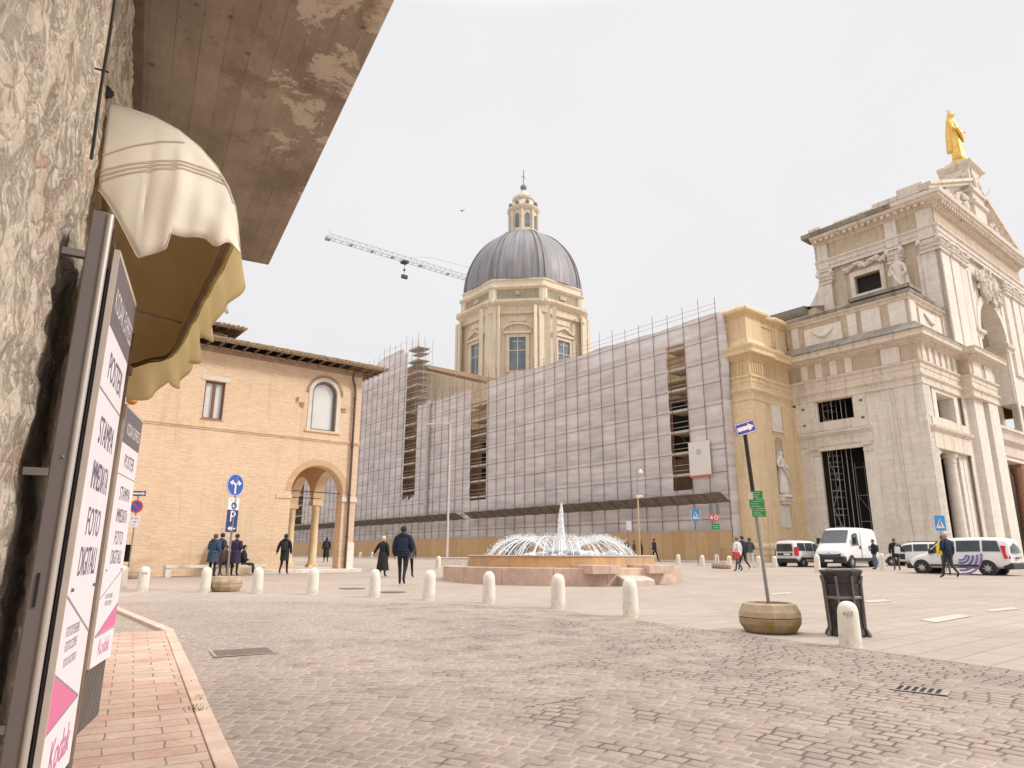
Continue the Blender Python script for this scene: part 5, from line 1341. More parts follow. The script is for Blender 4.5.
sp('lantern_scrolls', mb, 'dome_lead', smooth=True)
mb = MB(); mb.blob((0, 0, 0), .68, 0, 0, 3); o = mb.build('lantern_ball', 'dome_lead', dome_root, None, smooth=True); o.location = (DV - OC[0], DU - OC[1], 73.5 - OC[2])
mb = MB(); mb.tube((DV, DU, 74.1), (DV, DU, 77.6), .07, n=6); mb.tube((DV - .5, DU, 75.9), (DV + .5, DU, 75.9), .06, n=6); sp('cross', mb, 'dark_metal')

# ================================================================== SCAFFOLDING along the basilica
SF = thing('scaffolding', 'long lilac grey netted scaffolding wrapping the side of the basilica', 'scaffolding', P(51, 34.2, -.5), PHI)
OS = (51, 34.2, -.5)
def sf(name, mb, mat, parent=None, **k): return mb.build(name, mat, SF if parent is None else parent, OS, **k)
VS = 51.0; rr = random.Random(11)
def net(u0, u1, z0, z1, name='netting', v=VS, top=None, slack=.09, seed=0):
    mb = MB(); nu = max(2, int((u1 - u0) / .3)); nz = max(2, int((z1 - z0) / .33))
    for i in range(nu + 1):
        u = u0 + (u1 - u0) * i / nu; zt = z1 if top is None else top(u)
        for j in range(nz + 1):
            z = z0 + (zt - z0) * j / nz
            b_ = abs(math.sin((u - 34.2) / 1.83 * math.pi)); c_ = abs(math.sin((z - 1.0) / 2 * math.pi))
            mb.v.append((v + .03 - slack * b_ * c_ * (1 + mn.noise(Vector((u * .5, z * .5, seed)))) - .02 * mn.noise(Vector((u, z * 2.3, seed))), u, z))
    for i in range(nu):
        for j in range(nz): a = i * (nz + 1) + j; mb.f.append((a, a + nz + 1, a + nz + 2, a + 1)); mb.mi.append(0)
    return sf(name, mb, 'scaffold_net', smooth=True)
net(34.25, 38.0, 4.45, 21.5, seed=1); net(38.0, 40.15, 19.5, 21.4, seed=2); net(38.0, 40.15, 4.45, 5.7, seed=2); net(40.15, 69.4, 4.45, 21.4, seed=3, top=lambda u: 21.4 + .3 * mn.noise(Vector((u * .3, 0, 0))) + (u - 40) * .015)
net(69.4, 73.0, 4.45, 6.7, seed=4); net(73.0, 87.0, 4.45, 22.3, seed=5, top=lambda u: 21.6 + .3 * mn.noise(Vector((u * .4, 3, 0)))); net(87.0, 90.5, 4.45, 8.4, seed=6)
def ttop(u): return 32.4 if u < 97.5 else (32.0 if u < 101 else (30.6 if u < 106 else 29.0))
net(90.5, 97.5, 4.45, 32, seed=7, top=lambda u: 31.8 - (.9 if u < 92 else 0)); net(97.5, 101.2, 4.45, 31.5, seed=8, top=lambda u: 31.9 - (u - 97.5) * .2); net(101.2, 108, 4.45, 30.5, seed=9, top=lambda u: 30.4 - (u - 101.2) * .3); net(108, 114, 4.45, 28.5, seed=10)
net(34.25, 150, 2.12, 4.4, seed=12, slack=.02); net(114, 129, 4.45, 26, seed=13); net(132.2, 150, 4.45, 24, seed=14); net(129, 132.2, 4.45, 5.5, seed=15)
# loose net hanging round the near corner
mb = MB(); nz = 60; nk = 8
for j in range(nz + 1):
    z = -.5 + 22.0 * j / nz
    for k in range(nk + 1):
        f_ = k / nk; bul = .25 * math.sin(f_ * math.pi) * (1 + .8 * math.sin(z * .45)) * (.4 + .6 * (z > 12)) + .05 * mn.noise(Vector((z, f_ * 3, 0)))
        mb.v.append((VS + .02 + 1.05 * f_, 34.22 - bul - .1 * f_, z))
for j in range(nz):
    for k in range(nk): a = j * (nk + 1) + k; mb.f.append((a, a + 1, a + nk + 2, a + nk + 1)); mb.mi.append(0)
sf('corner_net', mb, 'scaffold_net', smooth=True)
us = [34.3 + 1.83 * k for k in range(63)]
def htop(u): return 22.9 if u < 72 else (23.0 if u < 87 else (33.2 if u < 99 else (32.6 if u < 104 else (30.8 if u < 114 else 27))))
for u in us:
    mb = MB(); j_ = rr.uniform(-.25, .45); mb.tube((VS - .07, u, -.5 if u < 36 else 2.1), (VS - .07, u + rr.uniform(-.03, .03), htop(u) + j_), .027, n=6)
    sf('standard', mb, 'rust_red')
for k in range(14):
    z = 3.0 + 2 * k
    if z < 22: u0_, u1_ = 34.2, 150
    else: u0_, u1_ = 87, 108 if z < 30 else 100
    segs = [(u0_, u1_)]
    mb = MB()
    if z > 5.5 and z < 19.9:
        segs = [(34.2, 38.0), (40.15, 69.4), (73, 87 if z > 8 else 129)] + ([(90.5, 129), (132.2, 150)] if z > 8 else [(132.2, 150)])
    elif 22 < z: segs = [(90.5, u1_)]
    for a, b_ in segs: mb.tube((VS - .085, a, z), (VS - .085, b_, z + rr.uniform(-.04, .04)), .022, n=6)
    sf('ledger', mb, 'rust_red')
for (a, b_, z) in ((34.2, 87, 21.95), (34.2, 60, 22.4), (90.5, 100, 32.6), (76, 87, 22.5)):
    mb = MB(); mb.tube((VS - .07, a, z), (VS - .07, b_, z), .02, n=6); sf('guard_rail', mb, 'scaffold_tube')
# open bays: decks with toe boards and rails
for (a, b_, z0, z1) in ((38.02, 40.13, 5.8, 19.6), (69.45, 72.95, 6.8, 20.3), (87.05, 90.45, 8.6, 31.2), (129.05, 132.15, 5.5, 24)):
    k = 0; z = 5.0
    while z < z1:
        if z >= z0 - .3:
            mb = MB(); mb.box(51.08, 53.0, a, b_, z - .05, z); mb.box(51.0, 51.06, a, b_, z + .0, z + .2)
            for h in (.5, 1.0): mb.tube((51.02, a, z + h), (51.02, b_, z + h), .022, n=5)
            sf('deck', mb, 'deck_boards')
        z += 2.0
    mb = MB()
    for zz in range(int(z0), int(z1), 4): mb.tube((52.2, a + .1, zz), (52.2, b_ - .1, zz + 2), .025, n=5)
    sf('stair_flight', mb, 'scaffold_tube')
# a ragged lower edge of the far gap
mb = MB(); mb.add([(50.93, 87.0, 8.4), (50.93, 88.7, 7.6), (50.93, 88.75, 8.45), (50.93, 88.8, 8.4), (50.93, 90.4, 7.7), (50.93, 90.5, 8.5)], [(0, 1, 2), (3, 4, 5)]); sf('torn_flap', mb, 'brown_interior')
# catch fans
for (a, b_) in ((34.2, 72.2), (73.9, 150)):
    mb = MB(); n = int((b_ - a) / .6)
    for i in range(n + 1):
        u = a + (b_ - a) * i / n; s_ = .03 * math.sin(i * 1.3)
        mb.v += [(50.9, u, 4.36 + s_), (49.5, u, 5.12 + s_), (49.5, u, 5.16 + s_), (50.9, u, 4.42 + s_)]
    for i in range(n):
        k = 4 * i; mb.f += [(k, k + 1, k + 5, k + 4), (k + 1, k + 2, k + 6, k + 5), (k + 2, k + 3, k + 7, k + 6)]; mb.mi += [0, 0, 0]
    fan = sf('catch_fan', mb, 'canopy_mesh')
    mb = MB(); u = a
    while u < b_: mb.tube((50.95, u, 4.28), (49.45, u, 5.08), .03, n=5); u += 1.83
    mb.tube((49.47, a, 5.1), (49.47, b_, 5.1), .03, n=6); sf('fan_struts', mb, 'worn_metal', fan)
# rubble chute
mb = MB(); 
for i in range(18): mb.lathe([(.24, 4.6 + i * .95), (.34, 5.5 + i * .95)], (50.6, 83.2), 10, caps=False)
simple('chute_grey', (.55, .52, .50), .6); sf('rubble_chute', mb, 'chute_grey', smooth=True)
# frame standing on the transept side: loading gantry seen above the lower part
mb = MB()
for u in (84.5, 86.5, 88.5):
    for v in (51.5, 53.0): mb.tube((v, u, 21), (v, u, 32.5 if u > 86 else 24.5), .035, n=5)
for z in (22.5, 24.4, 26.5, 28.5, 30.5): mb.tube((51.5, 86.5, z), (51.5, 90, z), .03, n=5); mb.tube((53, 86.5, z), (53, 90, z), .03, n=5); mb.box(51.4, 53, 87.3, 90, z - .3, z - .25)
mb.tube((51.2, 76, 24.4), (51.2, 88, 23.4), .03, n=5); sf('gantry', mb, 'scaffold_tube')
# projecting roof beam between transept and drum
mb = MB(); mb.obox((52.4, 91.0, 28.7), (10.0, -8.6, -3.1), (.0, .5, .1), (0, 0, .4)); cp('transept_gutter', mb, 'timber')
mb = MB(); mb.add([(53.3, 91, 20), (62.0, 80.0, 20), (62.0, 80.0, 24.9), (53.3, 91, 28.3), (64, 91, 20), (64, 80, 20), (64, 80, 24.9), (64, 91, 28.3)], [(0, 1, 2, 3), (0, 3, 7, 4), (1, 5, 6, 2), (3, 2, 6, 7), (4, 7, 6, 5)]); cp('transept_flank', mb, 'tan_stone')
# white site board hung on the net
SB = thing('site_board', 'white rectangular site board with small grey emblem hung on the netting', 'board', P(50.8, 36.9, 6.75), PHI)
mb = MB(); mb.box(-.04, .0, -1.12, 1.15, 0, 3.15); mb.build('panel', 'plaque', SB)
mb = MB(); mb.box(-.06, -.041, -1.12, 1.15, -.02, .14); mb.build('red_edge', 'sign_orange_red', SB)
mb = MB(); mb.lathe([(.0, -.001), (.28, -.001), (.28, .001), (0, .001)], (0, 0), 18, caps=False); 
simple('emblem_grey', (.48, .46, .47), .6); o = mb.build('emblem', 'emblem_grey', SB); o.rotation_euler = (0, R(90), 0); o.location = (-.05, .1, 2.2)

# plywood hoarding at street level
HO = thing('hoarding', 'ochre plywood hoarding along the foot of the scaffolding', 'hoarding', P(50.85, 34.2, -.5), PHI)
mb = MB(); mb.box(0, .03, 0, 26.5, -.15, 2.62); mb.build('boards', 'hoarding_wood', HO)
mb = MB(); mb.box(0, .03, 31.2, 116, -.4, 2.62); mb.build('boards', 'hoarding_wood', HO)
simple('site_door', (.33, .28, .25), .7, var=.2, sc=1)
mb = MB(); mb.box(.3, .33, 26.5, 31.2, -.4, 2.55); mb.build('gate', 'site_door', HO)
mb = MB(); mb.box(-.03, -.001, 0, 116, 2.50, 2.60); mb.build('top_rail', 'deck_boards', HO)

# ================================================================== CRANE
CR = thing('tower_crane', 'grey tower crane reaching its lattice jib out from behind the dome', 'crane', P(100, 128, -.5), PHI)
def cr_(name, mb, mat='crane_grey', parent=None): return mb.build(name, mat, CR if parent is None else parent, (100, 128, -.5))
UC = 128.0
mb = MB()
for a in (-.8, .8):
    for b_ in (-.8, .8): mb.tube((100 + a, UC + b_, -.5), (100 + a, UC + b_, 72), .12, n=5)
for i in range(36):
    z = i * 2.0; s = 1 if i % 2 else -1
    for w in (-.8, .8): mb.tube((100 - .8 * s, UC + w, z), (100 + .8 * s, UC + w, z + 2), .06, n=4); mb.tube((100 + w, UC - .8 * s, z), (100 + w, UC + .8 * s, z + 2), .06, n=4)
cr_('mast', mb)
mb = MB(); ZJ = 65.0; vs_ = [51.6 + 1.6 * i for i in range(40)]
mb.tube((51.6, UC - .6, ZJ), (114, UC - .6, ZJ), .07, n=5); mb.tube((51.6, UC + .6, ZJ), (114, UC + .6, ZJ), .07, n=5); mb.tube((52.0, UC, ZJ + 1.25), (112, UC, ZJ + 1.25), .055, n=5)
for i, v in enumerate(vs_[:-1]):
    for w in (-.6, .6): mb.tube((v, UC + w, ZJ), (v + .8, UC, ZJ + 1.25), .032, n=4); mb.tube((v + .8, UC, ZJ + 1.25), (v + 1.6, UC + w, ZJ), .032, n=4)
    mb.tube((v, UC - .6, ZJ), (v, UC + .6, ZJ), .04, n=4)
mb.box(51.2, 52.2, UC - .7, UC + .7, ZJ - .3, ZJ + .3); mb.tube((51.9, UC, ZJ + 1), (51.9, UC, ZJ + 2.1), .06, n=4)
for v in (57.0, 62.0, 67.0, 74.5, 82): mb.box(v - .3, v + .3, UC - .7, UC + .7, ZJ - .06, ZJ + .1)
cr_('jib', mb)
mb = MB(); mb.path([(71.5, UC, ZJ + 1.3), (74, UC, ZJ + 2.2), (78, UC, ZJ + 3.0), (88, UC, ZJ + 3.4), (100, UC, ZJ + 5)], .05, 4); cr_('pendant', mb)
mb = MB(); mb.box(69.5, 70.9, UC - .8, UC + .8, ZJ - .5, ZJ - .02); tr_ = cr_('trolley', mb, 'dark_metal')
mb = MB(); mb.tube((70.2, UC, ZJ - .5), (70.2, UC, 61.6), .04, n=4); mb.box(69.6, 71.0, UC - .3, UC + .3, 60.8, 61.6); mb.box(70.0, 70.4, UC - .15, UC + .15, 62.6, 63.1); cr_('hook_block', mb, 'dark_metal')
mb = MB(); mb.box(99, 101.5, UC - 2.2, UC - .8, 62, 64.5); cr_('cab', mb)
mb = MB(); mb.box(112, 115, UC - 1, UC + 1, 62.5, 65); cr_('counterweight', mb)
# bird
mb = MB(); c = R2 * ((462 - 512) / FPX) - U2 * ((211 - 384) / FPX) + _F; c = c * 70
mb.path([(-.22, -.0, .03), (-.05, 0, 0), (.12, 0, .0), (.2, 0, .02)], [.01, .05, .045, .015], 6)
mb.add([(-.05, 0, .02), (.1, 0, .02), (-.05, .42, .16)], [(0, 1, 2)]); mb.add([(-.05, 0, .02), (.1, 0, .02), (-.05, -.42, .12)], [(0, 2, 1)])
o = mb.build('bird', 'dark_metal'); o.location = c; o.rotation_euler = (0, 0, 1.2); tag(o, 'small dark bird flying in the pale sky left of the lantern', 'bird')

# ================================================================== FOUNTAIN
FC = Vector((2.0, 28.6, 0)); FC.z = g(FC.y) - .08
FT = thing('fountain', 'wide round fountain of pink and ochre stone with water jets playing', 'fountain', FC, R(14))
def ngon(r, n=16, a0=0.0): return [(r * math.cos(2 * math.pi * (i + a0) / n), r * math.sin(2 * math.pi * (i + a0) / n)) for i in range(n)]
def ringmesh(mb, r_in, r_out, z0, z1, n, slope=0.0):
    a = ngon(r_out, n); a2 = ngon(r_out - slope, n); b_ = ngon(r_in, n)
    vs = [(x, y, z0) for x, y in a] + [(x, y, z1) for x, y in a2] + [(x, y, z1) for x, y in b_] + [(x, y, z0) for x, y in b_]
    fs = []
    for i in range(n):
        j = (i + 1) % n
        fs += [(i, j, n + j, n + i), (n + i, n + j, 2 * n + j, 2 * n + i), (2 * n + i, 2 * n + j, 3 * n + j, 3 * n + i), (3 * n + i, 3 * n + j, j, i)]
    mb.add(vs, fs)
mb = MB(); ringmesh(mb, 3.2, 4.82, -.05, .60, 16, .02); mb.build('lower_basin', 'pink_limestone', FT, bevel=.012)
mb = MB(); ringmesh(mb, 3.25, 3.86, .45, .99, 24, .12); mb.build('upper_basin', 'ochre_marble', FT, bevel=.012)
mb = MB(); ringmesh(mb, 3.3, 3.78, .992, 1.025, 24); mb.build('basin_rim', 'cornice_stone', FT)
mb = MB(); mb.lathe([(3.3, .90), (0.01, .94)], n=32, caps=False); mb.build('water_surface', 'water_surface', FT)
rr = random.Random(21); mb = MB()
for k in range(72):
    a = 2 * math.pi * k / 72 + rr.uniform(-.04, .04); r1_ = 3.0 + rr.uniform(-.15, .15); r0_ = .35; h = .82 + rr.uniform(-.1, .06)
    pts = []
    for i in range(15):
        t = i / 14; r_ = r0_ + (r1_ - r0_) * t; zz = .95 + 3.5 * h * t * (1 - t) ** 0.92
        pts.append((r_ * math.cos(a) + .02 * rr.uniform(-1, 1), r_ * math.sin(a) + .02 * rr.uniform(-1, 1), zz))
    mb.path(pts, [.008 + .006 * i / 14 for i in range(15)], 4)
for k in range(3600):     # drops along the arcs
    a = rr.uniform(0, 6.283); t = rr.betavariate(2.2, 1.2); r_ = .35 + 2.75 * t + rr.uniform(-.12, .12); zz = .95 + 3.25 * t * (1 - t) ** .92 + rr.uniform(-.1, .05); s = rr.uniform(.006, .017)
    c = Vector((r_ * math.cos(a), r_ * math.sin(a), max(.93, zz))); mb.add([c + Vector((s, 0, 0)), c + Vector((-s, 0, 0)), c + Vector((0, s, 0)), c + Vector((0, -s, 0)), c + Vector((0, 0, s * 2)), c - Vector((0, 0, s * 2))], [(0, 2, 4), (2, 1, 4), (1, 3, 4), (3, 0, 4), (2, 0, 5), (1, 2, 5), (3, 1, 5), (0, 3, 5)])
mb.build('water_arcs', 'water_jet', FT, smooth=True)
mb = MB(); mb.lathe([(.46, .9), (.30, 1.15), (.20, 1.6), (.15, 2.0), (.12, 2.4), (.085, 2.8), (.03, 3.15)], n=18)
for i, v in enumerate(mb.v):
    k = mn.noise(Vector(v) * 3) * .04; mb.v[i] = (v[0] + k + (v[2] - .9) * .03, v[1] + k, v[2])
for k in range(40):
    z = rr.uniform(1.0, 2.5); w = .26 * (1 - (z - .9) / 2.4); mb.blob((rr.uniform(-w, w), rr.uniform(-w, w), z), rr.uniform(.02, .06), .5, k, 1)
mb.build('central_jet', 'water_foam', FT, smooth=True)
mb = MB()
for k in range(90):
    a = rr.uniform(0, 6.283); r_ = rr.uniform(0, 1.5); mb.blob((r_ * math.cos(a), r_ * math.sin(a), .93 + .33 * max(0, 1 - r_ / 1.6)), rr.uniform(.07, .2), .5, k, 1, (1.2, 1.2, .7))
for k in range(50): mb.blob((1.5 + rr.uniform(-.9, .9), -.6 + rr.uniform(-.6, .6), 1.0 + rr.uniform(0, .12)), rr.uniform(.06, .16), .5, k, 1)
mb.build('foam', 'water_foam', FT, smooth=True)
# stepped outflow on the near right side
stp = Vector((4.25, 24.2)) - Vector((FC.x, FC.y)); ang = math.atan2(stp.y, stp.x) - R(14)
def pol(r, s, z): return (r * math.cos(ang) - s * math.sin(ang), r * math.sin(ang) + s * math.cos(ang), z)
def pbox(mb, r0, r1, s0, s1, z0, z1, zt2=None):
    zt2 = z1 if zt2 is None else zt2
    q = [pol(r0, s0, z0), pol(r1, s0, z0), pol(r1, s1, z0), pol(r0, s1, z0), pol(r0, s0, z1), pol(r1, s0, zt2), pol(r1, s1, zt2), pol(r0, s1, z1)]
    mb.add(q, [(0, 3, 2, 1), (4, 5, 6, 7), (0, 1, 5, 4), (1, 2, 6, 5), (2, 3, 7, 6), (3, 0, 4, 7)])
mb = MB(); pbox(mb, 3.5, 4.95, -1.75, -.62, .42, .70); mb.build('side_slab', 'pink_limestone', FT, bevel=.01)
mb = MB(); pbox(mb, 3.5, 4.95, .62, 1.75, .42, .70); mb.build('side_slab', 'pink_limestone', FT, bevel=.01)
mb = MB(); pbox(mb, 3.7, 5.25, -.6, .6, -.05, .62, .22); mb.build('spillway', 'kerb_stone', FT, bevel=.03)

# ================================================================== BOLLARDS
def bollard0():
    mb = MB(); mb.lathe([(.155, -.03), (.15, .25), (.142, .52), (.138, .56), (.125, .615), (.10, .66), (.06, .69), (.02, .70)], n=24); return mb
bl = [(851, 648, 'pale stone bollard marked with dark scratches in front of the cast iron litter bin', 1.001), (631, 617.5, 'pale stone bollard in front of the fountain spillway, right of its neighbour', 1), (558, 609, 'pale stone bollard standing right in front of the fountain jet', 1), (489, 603.5, 'pale stone bollard before the left part of the pink fountain basin', 1),
      (428.5, 600.5, 'pale stone bollard just left of the fountain basin corner', 1), (374.5, 597.5, 'pale stone bollard in front of the woman in the long black coat', 1), (312, 595, 'pale stone bollard standing alone before the loggia arch', 1), (257, 593.5, 'pale stone bollard just right of the round stone planter with signpost', 1),
      (204.5, 592.5, 'pale stone bollard just left of the round stone planter with signpost', 1), (142, 591.5, 'pale stone bollard with grey scribble on its top, left of the bench', 1), (121, 590, 'pale stone bollard half hidden behind the farther photo shop board', 1)]
mb = bollard0(); b0 = None
for i, (px, py, lab, sc_) in enumerate(bl):
    if b0 is None: o = mb.build('bollard', 'bollard_stone', smooth=True); b0 = o
    else: o = b0.copy(); COL.objects.link(o)
    c = away(at(px, py), .14); o.location = c; o.scale = (1.0, 1.0, .88 if sc_ > 1 else 1.03); o.rotation_euler = (R(rr.uniform(-2, 2)), R(1.6 if sc_ > 1 else rr.uniform(-2, 2)), 0); o.scale = (o.scale[0] * rr.uniform(.95, 1.05), o.scale[1] * rr.uniform(.95, 1.05), o.scale[2] * rr.uniform(.97, 1.03))
    tag(o, lab, 'bollard', 'pale stone bollards along the edge of the square')
    if px in (142, 851):
        q_ = random.Random(px); m2 = MB(); pts = []
        a0_ = math.atan2(-c.y, -c.x)
        for k in range(15): aa = a0_ + (-.5 + k / 14.0) * 1.0 + q_.uniform(-.1, .1); zz_ = .50 + q_.uniform(-.05, .05); pts.append((.1425 * math.cos(aa), .1425 * math.sin(aa), zz_))
        m2.path(pts, .006 if px == 142 else .004, 4); simple('scribble_grey', (.22, .21, .20), .8); m2.build('scribble', 'scribble_grey', o)
fbl = [(655, 560.5, 'low far bollard at the feet of the walking person in black'), (678.5, 564.5, 'low far bollard between the walking person in black and the pedestrian sign'), (702.5, 566, 'low far bollard beside the post of the blue pedestrian sign'), (717, 564, 'low far bollard behind the pair of far stone planters'), (729.5, 567, 'low far bollard right of the pair of far stone planters'),
       (759, 567, 'far bollard between the standing couple and the small white van'), (775, 567.5, 'far bollard just left of the small white van'), (818, 573, 'white bollard in front of the large white van'), (883, 570, 'slim white bollard between the two bystanders by the large white van'),
       (438, 568.5, 'squat pale bollard at the left end of the low white kerb behind the fountain'), (360, 558.5, 'tiny far bollard just right of the brick building corner'), (372, 558.8, 'tiny far bollard left of the woman in the long black coat')]
for px, py, lab in fbl:
    o = b0.copy(); COL.objects.link(o); c = at(px, py); o.location = c; s_ = 1.0 if px not in (818, 883) else 1.35; o.scale = (1, 1, s_); tag(o, lab, 'bollard', 'far bollards of the square')

# ================================================================== PLANTERS
def planter(px, py, lab, moss=True, sc=1.0, rz=0.3, mat=None):
    c = away(at(px, py), .4 * sc); th = thing('stone_planter', lab, 'planter', c, rz, 'round stone planters'); n = 12
    th.scale = (sc, sc, sc * .84)
    m_ = mat or ('mossy_planter' if moss else 'planter_stone')
    mb = MB(); mb.lathe([(.36, 0), (.40, .02), (.475, .16), (.485, .275)], n=n); mb.build('lower_half', m_, th, bevel=.012)
    mb = MB(); mb.lathe([(.485, .287), (.475, .38), (.41, .52), (.35, .54)], n=n, caps=False); mb.lathe([(.35, .54), (.34, .45)], n=n, caps=False); mb.build('upper_half', m_ if m_ != 'mossy_planter' else 'planter_stone', th, bevel=.01)
    mb = MB(); mb.lathe([(.35, .48), (.0, .50)], n=n, caps=False); mb.build('soil', 'soil', th)
    return th, c
pR, cR = planter(771.5, 635, 'round mossy stone planter holding the leaning one way signpost', sc=1.0)
pL, cL = planter(225.5, 592, 'round two part stone planter holding the parking signpost', moss=False, sc=.95, rz=.1)
p3, c3 = planter(127, 579, 'round stone planter holding the no parking signpost at left', moss=False, sc=1.0)
p4, c4 = planter(717.5, 568.5, 'left one of two far round planters near the pedestrian sign', moss=False, sc=.72)
p5, c5 = planter(725.5, 569, 'right one of two far round planters near the pedestrian sign', moss=False, sc=.72)

# ================================================================== SIGNS
def vert_at(px, py, c):
    """height on the vertical through c seen at this pixel"""
    r = R2 * ((px - 512) / FPX) - U2 * ((py - 384) / FPX) + _F
    k = math.hypot(c.x, c.y) / math.hypot(r.x, r.y); return r * k
def plate(mb, w, h, d=.012, x=0, z=0, y=0): mb.box(x - w / 2, x + w / 2, y - d, y, z - h / 2, z + h / 2)
# one way sign on leaning dark pole, right foreground
b_ = cR.copy(); b_.z += .38
top = vert_at(743.5, 424, b_ + Vector((.04, 0, 0)))
SG = thing('one_way_signpost', 'leaning pole with blue one way arrow and green notice plates in a mossy planter', 'signpost', b_, 0)
rel = top - b_
mb = MB(); mb.tube((0, 0, 0), rel * .62, .028, n=12); mb.build('pole', 'galvanised', SG, smooth=True)
mb = MB(); mb.tube(rel * .575, rel, .034, n=12); s_ = mb.build('pole_sleeve', 'dark_metal', SG, smooth=True)
def face(parent, loc, az, name='plate'):
    o = bpy.data.objects.new(name, None); return o
def plate_obj(name, parent, c, ang, w, h, mat, tilt=0.0, d=.012, border=None, bmat=None):
    """vertical plate centred at c (parent space), facing direction ang (azimuth of its normal)"""
    mb = MB(); mb.box(-w / 2, w / 2, 0, d, -h / 2, h / 2); o = mb.build(name, mat, parent)
    o.location = c; o.rotation_euler = (0, tilt, ang + math.pi / 2); return o
def Ptext(s, size, mat, parent, x, z, sx=1.0, y=-.004): return text_mesh(s, size, mat, parent, basis((x, y, z), (1, 0, 0), (0, 0, 1)), sx=sx)
ca = vert_at(744.5, 428.5, b_) - b_
pl_ = plate_obj('arrow_plate', SG, ca + Vector((0, -.05, 0)), R(-75), .42, .215, 'sign_purple', tilt=R(-18))
mb = MB(); mb.box(-.2, .2, -.003, -.001, .088, .1); mb.box(-.2, .2, -.003, -.001, -.1, -.088); mb.box(-.2, -.19, -.003, -.001, -.088, .088); mb.box(.19, .2, -.003, -.001, -.088, .088); mb.build('border', 'sign_white', pl_)
mb = MB(); mb.add([(-.17, -.004, -.035), (.06, -.004, -.035), (.06, -.004, -.07), (.175, -.004, 0), (.06, -.004, .07), (.06, -.004, .035), (-.17, -.004, .035)], [(0, 1, 2, 3, 4, 5, 6)]); mb.build('arrow', 'sign_white', pl_)
cg = vert_at(756.5, 504, b_) - b_; 
rr = random.Random(9)
for k, (dz, w, h, dx) in enumerate(((.15, .19, .13, .01), (.0, .24, .15, 0), (-.15, .22, .13, .02))):
    gp = plate_obj('notice_plate', SG, cg + Vector((dx - .01, -.05 - .002 * k, dz)), R(-98), w, h, 'sign_green')
    mb = MB()
    for q in range(3): mb.box(-w * .42, w * rr.uniform(.1, .42), -.003, -.001, h * (.28 - q * .28) - .006, h * (.28 - q * .28) + .006)
    simple('sign_pale_green', (.30, .55, .33), .5); mb.build('text_lines', 'sign_pale_green', gp)
mb = MB(); mb.box(-.02, .05, 0, .01, -.06, .06); o = mb.build('small_plate', 'beige_edge', SG); o.location = cg + Vector((-.12, -.055, .13))
# parking post
b_ = cL.copy(); b_.z += .45
SG2 = thing('parking_signpost', 'post with round blue two way arrow disc, clock plate and blue P plate', 'signpost', b_, 0)
rel = vert_at(236, 480, b_) - b_; rel.z += .15
mb = MB(); mb.tube((0, 0, 0), (0.0, 0, rel.z), .03, n=10); mb.build('pole', 'galvanised', SG2, smooth=True)
zc = (vert_at(232, 485, b_) - b_).z
def disc(name, parent, c, ang, r, mat, sx=1.0, d=.012):
    mb = MB(); n = 28; vs = [(r * math.cos(2 * math.pi * i / n), y, r * math.sin(2 * math.pi * i / n)) for y in (0, d) for i in range(n)]
    mb.add(vs, [tuple(range(n)), tuple(reversed(range(n, 2 * n)))] + [(i, n + i, n + (i + 1) % n, (i + 1) % n) for i in range(n)])
    o = mb.build(name, mat, parent); o.location = c; o.rotation_euler = (0, 0, ang + math.pi / 2); return o
AZ1 = R(-22)
dc = disc('arrow_disc', SG2, Vector((.0, -.05, zc)), AZ1, .345, 'sign_blue')
mb = MB(); arch_ring(mb, 'v', -.003, -.001, 0, .40, .42, 0, 32, 0, 2 * math.pi); mb.build('disc_border', 'sign_white', dc).scale = (.8, 1, .8)
mb = MB(); mb.box(-.035, .035, -.004, -.001, -.33, .0)
for s in (-1, 1):
    mb.add([(0, -.004, -.05), (0, -.004, .05), (s * .14, -.004, .13), (s * .17, -.004, .08)], [(0, 1, 2, 3)])
    mb.add([(s * .11, -.004, .20), (s * .30, -.004, .08), (s * .17, -.004, -.02)], [(0, 1, 2)])
mb.build('two_way_arrow', 'sign_white', dc).scale = (.8, 1, .8)
zk = (vert_at(230.5, 504, b_) - b_).z
k1 = plate_obj('clock_plate', SG2, Vector((.0, -.05, zk)), AZ1, .42, .37, 'sign_white')
mb = MB(); arch_ring(mb, 'v', -.004, -.001, 0.02, .06, .11, -.05, 24, 0, 2 * math.pi); mb.box(.0, .03, -.004, -.001, -.05, .02); mb.build('clock_symbol', 'sign_navy', k1)
Ptext('8 - 20', .10, 'sign_navy', k1, 0, .115)
zp = (vert_at(229, 521, b_) - b_).z
k2 = plate_obj('parking_plate', SG2, Vector((.0, -.052, zp)), AZ1, .44, .66, 'sign_navy')
Ptext('P', .46, 'sign_white', k2, 0, .12); mb = MB(); mb.box(-.05, .15, -.004, -.001, -.24, -.20); mb.box(-.0, .03, -.004, -.001, -.28, -.16); mb.add([(-.16, -.004, -.22), (-.04, -.004, -.15), (-.04, -.004, -.29)], [(0, 2, 1)]); mb.build('arrow', 'sign_white', k2)
